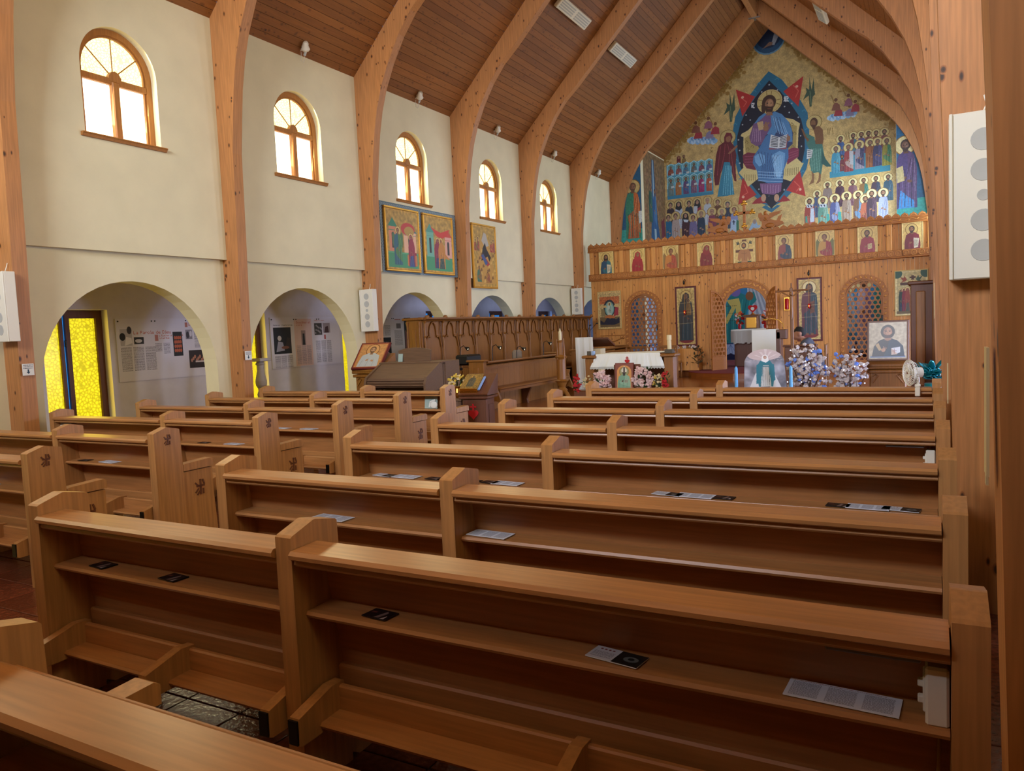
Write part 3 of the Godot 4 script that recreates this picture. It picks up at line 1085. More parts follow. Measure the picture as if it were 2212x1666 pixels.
func build_pews():
	var first := make_pew([0.74, 2.30, 4.39], 0.075, false)
	for i in RZ.size():
		var row: String = ORD[RZ.size() - 1 - i]
		var o: Node3D = first if i == 0 else copy_of(first)
		o.position = Vector3(0, 0, RZ[i])
		tag(o, "long oak-coloured wooden pew, %s row of the block beside the right-hand speaker column" % row if i > 0 else "long oak-coloured wooden pew, rearmost row of the block beside the right-hand speaker column", "pew", "pews of the speaker-column block")
	var second := make_pew([-4.40, -2.47, -1.15], 0.08, true)
	for i in LZ.size():
		var row2: String = ORD[LZ.size() - 1 - i]
		var o2: Node3D = second if i == 0 else copy_of(second)
		o2.position = Vector3(0, 0, LZ[i])
		tag(o2, "wooden pew with carved aisle end, %s row of the block along the arcade" % row2, "pew", "pews of the arcade block")
	var lm := picture("leaflet", leaflet_tex(), 0.8)
	var cm := picture("prayer_card", card_tex(), 0.5)
	var fm := picture("flyer", flyer_tex(), 0.5)
	var ys := 0.668
	for q in [[1.50, 2, 0.24, "sixth"], [2.50, 2, 0.22, "sixth"], [1.19, 3, 0.2, "fifth"], [1.99, 3, 0.2, "fifth"], [3.2, 3, 0.21, "fifth"], [4.08, 3, 0.2, "fifth"], [4.15, 1, 0.27, "seventh"]]:
		sheet("leaflet", q[0], ys, RZ[q[1]] - 0.12, q[2], 0.1, -0.06, lm, "%s white printed leaflet on the shelf of the %s pew, speaker-column block" % [nth("leaflet", q[3]), q[3]], "leaflet", "white leaflets on the pew shelves")
	for q in [[1.42, 3, "fifth"], [1.73, 3, "fifth"], [1.86, 3, "fifth"], [3.36, 3, "fifth"], [3.94, 3, "fifth"], [2.66, 1, "seventh"], [1.56, 1, "seventh"], [1.08, 1, "seventh"]]:
		sheet("prayer_card", q[0], ys, RZ[q[1]] - 0.12, 0.11, 0.075, -0.1, cm, "%s small dark prayer card on the shelf of the %s pew, speaker-column block" % [nth("card", q[2]), q[2]], "card", "dark prayer cards on the pew shelves")
	for q in [[1.0, 3, "fifth"], [3.04, 3, "fifth"], [4.23, 3, "fifth"], [3.54, 1, "seventh"]]:
		sheet("folded_flyer", q[0], ys, RZ[q[1]] - 0.12, 0.17, 0.08, -0.15, fm, "%s black and white flyer on the shelf of the %s pew, speaker-column block" % [nth("flyer", q[2]), q[2]], "flyer", "picture flyers on the pew shelves")
	for q in [[-1.85, 1, "fifth"], [-1.85, 0, "rearmost"], [-2.0, 3, "third"], [-1.6, 3, "third"], [-1.55, 2, "fourth"], [-1.9, 5, "front"]]:
		sheet("leaflet", q[0], ys, LZ[q[1]] - 0.12, 0.21, 0.09, -0.08, lm, "%s white printed leaflet on the shelf of the %s pew, arcade block" % [nth("leaflet_a", q[2]), q[2]], "leaflet", "white leaflets on the pew shelves")
	for q in [[-2.2, 1, "fifth"], [-1.98, 2, "fourth"], [-2.3, 3, "third"]]:
		sheet("prayer_card", q[0], ys, LZ[q[1]] - 0.12, 0.12, 0.07, 0.1, cm, "small dark prayer card on the shelf of the %s pew of the arcade block" % q[2], "card", "dark prayer cards on the pew shelves")
	# pew heaters: a grey strip under the rail and a switch box at the pew end
	for q in [[4.39, RZ[1], "seventh", 1.0], [4.39, RZ[4], "fourth", 1.0], [-4.32, LZ[2], "fourth", -1.0]]:
		var s: float = q[3]
		var blk := "speaker-column" if s > 0 else "arcade"
		var h := thing("pew_heater", "grey electric heater strip under the rail of the %s pew of the %s block" % [q[2], blk], "heater", Vector3(q[0] - s * 0.16, 0.83, q[1] - 0.09), "pew heaters")
		var b := B.new()
		b.cbox(Vector3(q[0] - s * 0.165, 0.832, q[1] - 0.07), Vector3(0.21, 0.018, 0.07), 0.004)
		part(h, "casing", b, mats.heater_grey)
		var c := B.new()
		c.tube([Vector3(q[0] - s * 0.06, 0.832, q[1] - 0.09), Vector3(q[0] - s * 0.03, 0.835, q[1] - 0.1), Vector3(q[0] - s * 0.028, 0.80, q[1] - 0.11)], 0.004, 6)
		part(h, "cable", c, mats.cable)
		var sb := thing("switch_box", "beige switch box screwed to the end of the %s pew of the %s block" % [q[2], blk], "switch box", Vector3(q[0], 0.66, q[1] - 0.1), "pew heater switch boxes")
		var e := B.new()
		e.cbox(Vector3(q[0] - s * 0.028, 0.735, q[1] - 0.105), Vector3(0.05, 0.145, 0.085), 0.006)
		part(sb, "body", e, mats.white_plastic)
		var e2 := B.new()
		e2.cbox(Vector3(q[0] - s * 0.054, 0.735, q[1] - 0.105), Vector3(0.008, 0.09, 0.06), 0.003)
		part(sb, "cover", e2, mats.white_plastic)
		for y in [0.755, 0.715]:
			var e3 := B.new()
			e3.cbox(Vector3(q[0] - s * 0.062, y, q[1] - 0.095), Vector3(0.014, 0.018, 0.02), 0.003)
			part(sb, "switch", e3, mats.white_plastic)
		var e4 := B.new()
		e4.tube([Vector3(q[0] - s * 0.02, 0.64, q[1] - 0.21), Vector3(q[0] - s * 0.024, 0.5, q[1] - 0.2), Vector3(q[0] - s * 0.04, 0.3, q[1] - 0.19), Vector3(q[0] - s * 0.03, 0.02, q[1] - 0.19)], 0.005, 6)
		part(sb, "cable", e4, mats.cable)
# ---------------------------------------------------------------- painted figures

func hx(s) -> Color:
	return s if s is Color else Color.html(s)

func saint(p: Paint, d: Dictionary):
	# a robed figure: halo, wings, body, mantle with folds, hands, head
	var x: float = d.x
	var y0: float = d.y0
	var y1: float = d.y1
	var hh: float = (y1 - y0) * d.get("head", 0.17)     # height of the head
	var w: float = d.w                                  # half width of the body
	var turn: float = d.get("turn", 0.0)
	var robe := hx(d.robe)
	var mant := hx(d.get("mant", d.robe))
	var skin := hx(d.get("skin", "8a5a38"))
	var hair := hx(d.get("hair", "3a2316"))
	var hy := y1 - hh * 0.5
	var hxx := x + turn * w * 0.25
	if d.has("halo"):
		p.ell(hxx, hy, hh * 0.82, hh * 0.82, hx(d.halo))
		p.ring(hxx, hy, hh * 0.82, hh * 0.08, hx(d.get("rim", "7a5420")))
	if d.has("wings"):
		for s in [-1.0, 1.0]:
			p.poly([x + s * w * 0.5, y1 - hh * 1.5, x + s * w * 1.05, y1 - hh * 0.7, x + s * w * 1.35, y1 - hh * 1.3, x + s * w * 1.3, y1 - hh * 2.8, x + s * w * 1.1, y1 - hh * 3.6, x + s * w * 0.8, y1 - hh * 2.6], hx(d.wings))
	var sy := y1 - hh * 1.18
	var sw: float = w * d.get("shoulder", 0.72)
	var hem: float = d.get("hem", 1.0)
	p.poly([x - sw * 0.35, sy + hh * 0.2, x - sw, sy - hh * 0.15, x - w, sy - hh * 1.3, x - w * 0.98, lerpf(y0, sy, 0.35), x - w * hem, y0, x + w * hem, y0, x + w * 0.98, lerpf(y0, sy, 0.35), x + w, sy - hh * 1.3, x + sw, sy - hh * 0.15, x + sw * 0.35, sy + hh * 0.2], robe)
	if d.has("under"):
		p.poly([x - w * 0.5, lerpf(y0, sy, 0.4), x + w * 0.55, lerpf(y0, sy, 0.45), x + w * 0.75 * hem, y0, x - w * 0.75 * hem, y0], hx(d.under))
	if d.has("mant"):
		p.poly([x + sw * 0.2, sy + hh * 0.2, x + sw, sy - hh * 0.15, x + w, sy - hh * 1.3, x + w * 0.98, lerpf(y0, sy, 0.1), x + w * 0.2, lerpf(y0, sy, 0.2), x - w * 0.55, lerpf(y0, sy, 0.34), x - w * 0.75, lerpf(y0, sy, 0.5), x + w * 0.1, lerpf(y0, sy, 0.62), x + w * 0.15, sy - hh * 0.8], mant)
	var li := robe.lightened(0.22)
	var dk := robe.darkened(0.4)
	var ml := mant.lightened(0.25)
	var th := (y1 - y0) * 0.008
	for i in 6:
		var t := -0.8 + i * 0.32
		p.line([x + t * w * 0.8, lerpf(y0, sy, 0.75 - absf(t) * 0.25), x + t * w * 0.9 + w * 0.05, lerpf(y0, sy, 0.4), x + t * w * hem * 0.95, y0 + th * 2], th, dk if i % 2 == 0 else li)
	if d.has("mant"):
		for i in 4:
			p.line([x + w * (0.75 - i * 0.1), sy - hh * 0.5, x + w * (0.85 - i * 0.3), lerpf(y0, sy, 0.3 + i * 0.07)], th, ml if i % 2 == 0 else mant.darkened(0.4))
	var hd: float = d.get("hands", 0.55)
	if hd > 0:
		p.ell(x - w * 0.22, lerpf(y0, sy, hd), hh * 0.2, hh * 0.13, skin, 0.5)
		p.ell(x + w * 0.3, lerpf(y0, sy, hd - 0.06), hh * 0.2, hh * 0.13, skin, -0.4)
	if d.has("book"):
		var bc := hx(d.book)
		p.poly([x + w * 0.05, lerpf(y0, sy, hd - 0.16), x + w * 0.62, lerpf(y0, sy, hd - 0.12), x + w * 0.62, lerpf(y0, sy, hd + 0.16), x + w * 0.05, lerpf(y0, sy, hd + 0.12)], bc)
		p.words(x + w * 0.1, lerpf(y0, sy, hd - 0.1), x + w * 0.57, lerpf(y0, sy, hd + 0.1), bc.darkened(0.4), (y1 - y0) * 0.03)
	if d.has("scroll"):
		p.poly([x + w * 0.15, lerpf(y0, sy, hd + 0.25), x + w * 0.85, lerpf(y0, sy, hd + 0.2), x + w * 0.7, lerpf(y0, sy, hd - 0.25), x + w * 0.2, lerpf(y0, sy, hd - 0.3)], hx(d.scroll))
		p.words(x + w * 0.25, lerpf(y0, sy, hd - 0.2), x + w * 0.7, lerpf(y0, sy, hd + 0.18), hx(d.scroll).darkened(0.45), (y1 - y0) * 0.03)
	# neck and head
	p.poly([hxx - hh * 0.17, hy, hxx + hh * 0.17, hy, x + hh * 0.2, sy - hh * 0.02, x - hh * 0.2, sy - hh * 0.02], skin.darkened(0.15))
	if d.has("veil"):
		p.poly([hxx, y1 + hh * 0.05, hxx + hh * 0.46, hy + hh * 0.25, x + hh * 0.62, sy - hh * 0.1, x + hh * 0.1, sy - hh * 0.5, x - hh * 0.62, sy - hh * 0.1, hxx - hh * 0.46, hy + hh * 0.25], hx(d.veil))
	else:
		p.ell(hxx - turn * hh * 0.1, hy + hh * 0.06, hh * 0.4, hh * 0.46, hair)
		if d.get("long", false):
			p.ell(hxx - hh * 0.28, hy - hh * 0.2, hh * 0.16, hh * 0.4, hair)
			p.ell(hxx + hh * 0.28, hy - hh * 0.2, hh * 0.16, hh * 0.4, hair)
	p.ell(hxx, hy - hh * 0.04, hh * 0.28, hh * 0.38, skin)
	p.ell(hxx + hh * 0.08, hy + hh * 0.02, hh * 0.15, hh * 0.26, skin.lightened(0.12))
	if d.get("beard", true) and not d.has("veil"):
		p.poly([hxx - hh * 0.28, hy - hh * 0.12, hxx - hh * 0.1, hy - hh * 0.2, hxx + hh * 0.1, hy - hh * 0.2, hxx + hh * 0.28, hy - hh * 0.12, hxx + hh * 0.16, hy - hh * 0.48, hxx, hy - hh * 0.58, hxx - hh * 0.16, hy - hh * 0.48], hair)
		p.line([hxx - hh * 0.07, hy - hh * 0.27, hxx + hh * 0.07, hy - hh * 0.27], hh * 0.05, skin.darkened(0.2))
	var ey := hy + hh * 0.03
	for s in [-1.0, 1.0]:
		p.ell(hxx + s * hh * 0.12, ey, hh * 0.06, hh * 0.03, Color(0.08, 0.05, 0.03))
		p.line([hxx + s * hh * 0.05, ey + hh * 0.09, hxx + s * hh * 0.2, ey + hh * 0.08], hh * 0.03, hair)
	p.line([hxx, ey, hxx + turn * hh * 0.03, ey - hh * 0.15], hh * 0.035, skin.darkened(0.3))

func gold_icon(w: float, h: float, per := 190.0) -> Paint:
	var p := Paint.new(-w / 2, 0, w / 2, h, per, Color(0.90, 0.81, 0.55))
	p.rect(-w / 2 + 0.02, 0.02, w / 2 - 0.02, h - 0.02, Color(0.83, 0.72, 0.43))
	p.grain(0.10, 0.06)
	return p

func deesis_tex(i: int) -> ImageTexture:
	# the nine icons of the upper row
	var w := 0.58 if i == 4 else 0.46
	var p := gold_icon(w, 0.82)
	var base := {"x": 0.0, "y0": 0.03, "y1": 0.72, "w": 0.185, "head": 0.25, "halo": "c9b06a", "shoulder": 0.8}
	var v: Array = [
		{"robe": "274a66", "mant": "2c6a78", "hair": "2a1a12", "scroll": "d8d0b4", "x": -0.01, "long": true},
		{"robe": "9c1f2c", "veil": "a6232e", "turn": 0.3, "beard": false},
		{"robe": "c07b35", "mant": "a8452c", "wings": "8a6a3a", "beard": false, "turn": 0.4, "hair": "5a3418"},
		{"robe": "7c1f22", "veil": "8a2524", "turn": 0.5, "x": 0.02, "beard": false},
		{},
		{"robe": "8a4038", "mant": "24384e", "turn": -0.6, "hair": "4a2a16", "beard": false},
		{"robe": "b78a3e", "mant": "8f2028", "wings": "6a6a36", "turn": -0.4, "beard": false, "hair": "5a3418"},
		{"robe": "8c2230", "mant": "93283a", "hair": "3a2218", "turn": -0.3, "book": "cdb98a"},
		{"robe": "6e1c2a", "mant": "7a2030", "hair": "33221a", "turn": -0.4, "scroll": "d4cdb6"}]
	if i == 4:
		# the man of sorrows rising from a green tomb before the cross
		p.rect(-0.24, 0.43, 0.24, 0.50, hx("5a2f14"))
		p.rect(-0.06, 0.44, 0.06, 0.78, hx("5a2f14"))
		p.ell(0, 0.60, 0.13, 0.13, hx("d0bb78"))
		p.ring(0, 0.60, 0.13, 0.01, hx("7a5420"))
		p.poly([-0.10, 0.50, 0.10, 0.50, 0.16, 0.44, 0.19, 0.24, 0.12, 0.17, 0.09, 0.30, 0.08, 0.14, -0.08, 0.14, -0.09, 0.30, -0.12, 0.17, -0.19, 0.24, -0.16, 0.44], hx("a8713c"))
		p.line([0, 0.46, 0, 0.2], 0.01, hx("7c4f28"))
		p.line([-0.08, 0.40, 0.0, 0.38, 0.08, 0.40], 0.01, hx("7c4f28"))
		p.ell(-0.012, 0.61, 0.065, 0.085, hx("4a2a16"))
		p.ell(-0.012, 0.60, 0.042, 0.06, hx("a8713c"))
		p.poly([-0.05, 0.57, 0.03, 0.57, 0.0, 0.52, -0.02, 0.52], hx("4a2a16"))
		p.poly([-0.22, 0.10, 0.22, 0.10, 0.18, 0.17, -0.18, 0.17], hx("1f4a35"))
		p.rect(-0.22, 0.05, 0.22, 0.10, hx("2c6a4c"))
		p.ell(0, 0.15, 0.09, 0.04, hx("b07a48"))
		for s in [-1.0, 1.0]:
			p.poly([s * 0.12, 0.66, s * 0.17, 0.75, s * 0.19, 0.70, s * 0.24, 0.74, s * 0.2, 0.67, s * 0.22, 0.63], hx("3a4030"))
		return p.tex()
	for k in base:
		if not v[i].has(k):
			v[i][k] = base[k]
	saint(p, v[i])
	p.line([-w / 2 + 0.03, 0.775, -w / 2 + 0.12, 0.775], 0.008, hx("7a4420"))
	p.line([w / 2 - 0.12, 0.775, w / 2 - 0.03, 0.775], 0.008, hx("7a4420"))
	return p.tex()

func tall_icon_tex(i: int) -> ImageTexture:
	var p := Paint.new(-0.30, 0, 0.30, 1.66, 170, Color(0.36, 0.06, 0.05))
	p.rect(-0.27, 0.03, 0.27, 1.63, hx("c4ac68"))
	p.rect(-0.25, 0.06, 0.25, 1.60, hx("b49c5c"))
	p.grain(0.22, 0.07, 5 + i)
	p.ell(0.0, 0.15, 0.22, 0.085, hx("6e1218"))
	if i == 0:
		saint(p, {"x": 0.0, "y0": 0.14, "y1": 1.5, "w": 0.215, "head": 0.15, "halo": "bda463", "robe": "2b2a2c", "under": "16303c", "veil": "2c2422", "skin": "5e3a24", "turn": 0.2, "hands": 0.62, "shoulder": 0.85})
		p.ell(0.09, 1.27, 0.06, 0.06, hx("bda463"))
		saint(p, {"x": 0.08, "y0": 0.86, "y1": 1.32, "w": 0.085, "head": 0.24, "robe": "6a4a1e", "mant": "7a5a26", "skin": "5e3a24", "beard": false, "hands": 0.4})
	else:
		saint(p, {"x": 0.0, "y0": 0.16, "y1": 1.52, "w": 0.205, "head": 0.16, "halo": "d6c792", "robe": "5c2430", "mant": "18303e", "under": "1c3844", "skin": "7a4a2e", "hair": "2a1610", "long": true, "book": "6a3a22", "hands": 0.66, "shoulder": 0.9})
		for s in [-1.0, 1.0]:
			p.ell(s * 0.06, 0.17, 0.04, 0.03, hx("7a4a2e"))
	for y in [1.2, 0.93, 0.62]:
		p.line([-0.25, y, 0.25, y + 0.02], 0.006, hx("c4b078"))
	return p.tex()

func resurrection_tex() -> ImageTexture:
	var p := Paint.new(-0.37, 0, 0.37, 1.12, 170, hx("c8a86c"))
	p.rect(-0.33, 0.04, 0.33, 1.08, hx("b8a06a"))
	p.rect(-0.33, 0.75, 0.33, 0.97, hx("b0602f"))
	p.grain(0.25, 0.09, 8)
	p.rect(-0.33, 0.04, 0.33, 0.35, hx("6a5430"))
	p.poly([-0.33, 0.27, -0.2, 0.18, -0.08, 0.33, 0.02, 0.28, 0.12, 0.38, 0.2, 0.26, 0.33, 0.33, 0.33, 0.16, 0.14, 0.1, -0.33, 0.12], hx("1c1a2c"))
	p.ell(0.0, 0.62, 0.20, 0.26, hx("20202c"))
	p.ell(0.0, 0.60, 0.155, 0.22, hx("6f9a92"))
	p.ell(0.0, 0.59, 0.115, 0.18, hx("9ab8ac"))
	saint(p, {"x": 0.0, "y0": 0.42, "y1": 0.78, "w": 0.07, "head": 0.2, "halo": "d6c792", "robe": "b8c4b4", "mant": "88a498", "skin": "7a5a38"})
	p.poly([0.13, 0.36, 0.29, 0.4, 0.3, 0.62, 0.2, 0.66], hx("962a34"))
	p.poly([-0.29, 0.38, -0.13, 0.36, -0.18, 0.6, -0.28, 0.6], hx("86744a"))
	p.poly([-0.17, 0.33, 0.17, 0.30, 0.17, 0.36, 0.0, 0.42, -0.17, 0.37], hx("b0662f"))
	for i in 7:
		p.ell(-0.3 + i * 0.03, 0.66 + (i % 2) * 0.03, 0.025, 0.03, hx("c8a86c"))
		p.ell(0.3 - i * 0.02, 0.68 + (i % 2) * 0.03, 0.025, 0.03, hx("c8a86c"))
	p.line([0, 0.86, 0, 1.03], 0.008, hx("7a5a2a"))
	p.line([-0.06, 0.97, 0.06, 0.97], 0.008, hx("7a5a2a"))
	p.line([-0.04, 1.0, 0.04, 1.0], 0.006, hx("7a5a2a"))
	return p.tex()

func crucifixion_tex() -> ImageTexture:
	var p := Paint.new(-0.37, 0, 0.37, 1.12, 170, hx("d8cc9a"))
	p.rect(-0.34, 0.03, 0.34, 1.09, hx("b9ab78"))
	p.grain(0.15, 0.08, 4)
	for s in [-1.0, 1.0]:
		p.ell(s * 0.33, 1.06, 0.12, 0.12, hx("2c5244"))
		p.poly([s * 0.1, 0.9, s * 0.16, 1.0, s * 0.18, 0.94, s * 0.26, 0.98, s * 0.2, 0.88, s * 0.24, 0.83, s * 0.14, 0.86], hx("8a3a1c") if s < 0 else hx("38503c"))
	p.rect(-0.26, 0.76, 0.30, 0.83, hx("4a2614"))
	p.rect(0.0, 0.2, 0.06, 1.0, hx("4a2614"))
	p.rect(-0.04, 0.93, 0.10, 0.97, hx("4a2614"))
	p.ell(0.03, 0.83, 0.06, 0.06, hx("d8c588"))
	p.poly([-0.02, 0.76, 0.08, 0.76, 0.09, 0.3, -0.01, 0.3], hx("a87844"))
	p.ell(0.03, 0.82, 0.03, 0.045, hx("6a4428"))
	for i in 3:
		saint(p, {"x": -0.24 + i * 0.075, "y0": 0.1, "y1": 0.66 + i * 0.015, "w": 0.06, "head": 0.13, "halo": "d8c588", "robe": ["23382e", "7c1c2c", "8e3a2a"][i], "under": ["1c3048", "641a3a", "445648"][i], "veil": ["23382e", "7c1c2c", "8e3a2a"][i]})
	saint(p, {"x": 0.22, "y0": 0.1, "y1": 0.66, "w": 0.07, "head": 0.13, "halo": "d8c588", "robe": "7a3a2a", "mant": "34584c"})
	p.rect(-0.34, 0.03, 0.34, 0.1, hx("6a5a3a"))
	return p.tex()

func building(p: Paint, x: float, y: float, w: float, h: float, wall: String, roof: String):
	p.rect(x - w / 2, y, x + w / 2, y + h, hx(wall))
	p.poly([x - w * 0.6, y + h, x + w * 0.6, y + h, x, y + h * 1.35], hx(roof))
	p.rect(x - w * 0.15, y + h * 0.15, x + w * 0.15, y + h * 0.7, hx("2a2420"))
	p.ell(x, y + h * 0.7, w * 0.15, w * 0.15, hx("2a2420"))
	p.line([x - w / 2, y + h * 0.85, x + w / 2, y + h * 0.85], 0.01, hx(roof))

func wall_icon_tex(i: int) -> ImageTexture:
	var hgt: float = [1.22, 1.22, 1.46][i]
	var wd: float = [1.1, 1.08, 1.05][i]
	var p := Paint.new(-wd / 2, 0, wd / 2, hgt, 150, hx("b98e3a"))
	p.rect(-wd / 2 + 0.045, 0.045, wd / 2 - 0.045, hgt - 0.045, hx("a8853c"))
	p.grain(0.2, 0.05, 12 + i)
	if i < 2:
		p.rect(-wd / 2 + 0.045, 0.045, wd / 2 - 0.045, 0.36, hx("3f8a5c"))
		p.line([-wd / 2 + 0.05, 0.34, wd / 2 - 0.05, 0.34], 0.02, hx("5aa070"))
	if i == 0:
		building(p, -0.33, 0.36, 0.26, 0.5, "c97f5c", "2f7a5a")
		building(p, 0.24, 0.36, 0.42, 0.42, "d6a682", "2f6a6a")
		p.ell(0.18, 0.84, 0.24, 0.13, hx("b3342c"))
		p.ell(0.22, 0.80, 0.17, 0.1, hx("a8853c"))
		p.rect(0.12, 0.1, 0.46, 0.32, hx("b9743c"))
		p.rect(0.16, 0.32, 0.44, 0.37, hx("8c2430"))
		saint(p, {"x": -0.18, "y0": 0.1, "y1": 0.84, "w": 0.13, "head": 0.15, "halo": "cdb068", "robe": "2c5a6a", "mant": "4c7a3c", "beard": false, "hair": "5a3418", "turn": 0.5, "wings": "4a6a40"})
		saint(p, {"x": 0.28, "y0": 0.08, "y1": 0.74, "w": 0.11, "head": 0.16, "halo": "cdb068", "robe": "8c2236", "under": "2c4c7c", "veil": "8c2236", "turn": -0.4})
	elif i == 1:
		building(p, -0.33, 0.34, 0.26, 0.52, "6aa28c", "4a8a78")
		building(p, 0.36, 0.34, 0.26, 0.46, "cf9a86", "b8402c")
		p.poly([-0.3, 0.98, -0.1, 0.8, 0.1, 0.74, 0.3, 0.82, 0.45, 0.98, 0.3, 0.94, 0.08, 0.88, -0.12, 0.92], hx("bf3222"))
		p.poly([0.05, 0.5, 0.2, 0.44, 0.42, 0.3, 0.2, 0.32, 0.02, 0.4], hx("b5762c"))
		saint(p, {"x": -0.07, "y0": 0.1, "y1": 0.74, "w": 0.12, "head": 0.15, "halo": "cdb068", "robe": "80223a", "under": "2a3a5c", "veil": "80223a", "turn": 0.6})
		saint(p, {"x": 0.09, "y0": 0.09, "y1": 0.74, "w": 0.13, "head": 0.15, "halo": "cdb068", "robe": "b5762c", "under": "1f4440", "veil": "b5762c", "turn": -0.6})
	else:
		for q in [[-0.5, 0.1, -0.2, 1.1, 0.0, 1.25, 0.15, 1.05, 0.5, 0.2], [-0.5, 0.05, -0.3, 0.75, -0.05, 0.6, 0.2, 0.8, 0.5, 0.1]]:
			p.poly(q, hx("b5883c"))
		for k in 26:
			var yy := 0.1 + (k % 9) * 0.09
			var xx := -0.45 + fmod(k * 0.37, 0.9)
			p.poly([xx, yy, xx + 0.1, yy + 0.02, xx + 0.07, yy + 0.09, xx + 0.01, yy + 0.06], hx("caa050") if k % 2 == 0 else hx("7a5424"))
		p.poly([-0.02, 1.3, 0.08, 1.28, 0.2, 1.0, 0.02, 0.95, -0.14, 1.1], hx("a8a090"))
		p.poly([-0.18, 0.62, -0.1, 0.92, 0.02, 1.06, 0.08, 0.92, 0.28, 0.72, 0.2, 0.62, 0.12, 0.74], hx("1c1614"))
		p.poly([-0.2, 0.72, -0.1, 0.8, 0.22, 0.56, 0.1, 0.5], hx("9c3030"))
		p.poly([-0.18, 0.74, -0.08, 0.8, 0.12, 0.58, 0.02, 0.52], hx("38507c"))
		for k in 4:
			saint(p, {"x": [-0.42, -0.3, 0.32, 0.42][k], "y0": 0.85, "y1": 1.12 + (k % 2) * 0.05, "w": 0.06, "head": 0.25, "halo": "caa858", "robe": ["9c4030", "7a5a2c", "9c3030", "a85a3c"][k], "mant": ["7a5a2c", "9c4030", "b06a3c", "8c2c3a"][k], "beard": false})
		saint(p, {"x": -0.3, "y0": 0.12, "y1": 0.5, "w": 0.1, "head": 0.22, "robe": "3c6a50", "mant": "7a5a2c"})
		saint(p, {"x": 0.1, "y0": 0.1, "y1": 0.42, "w": 0.09, "head": 0.22, "robe": "9c6a2c", "mant": "8c4a2c"})
	return p.tex()

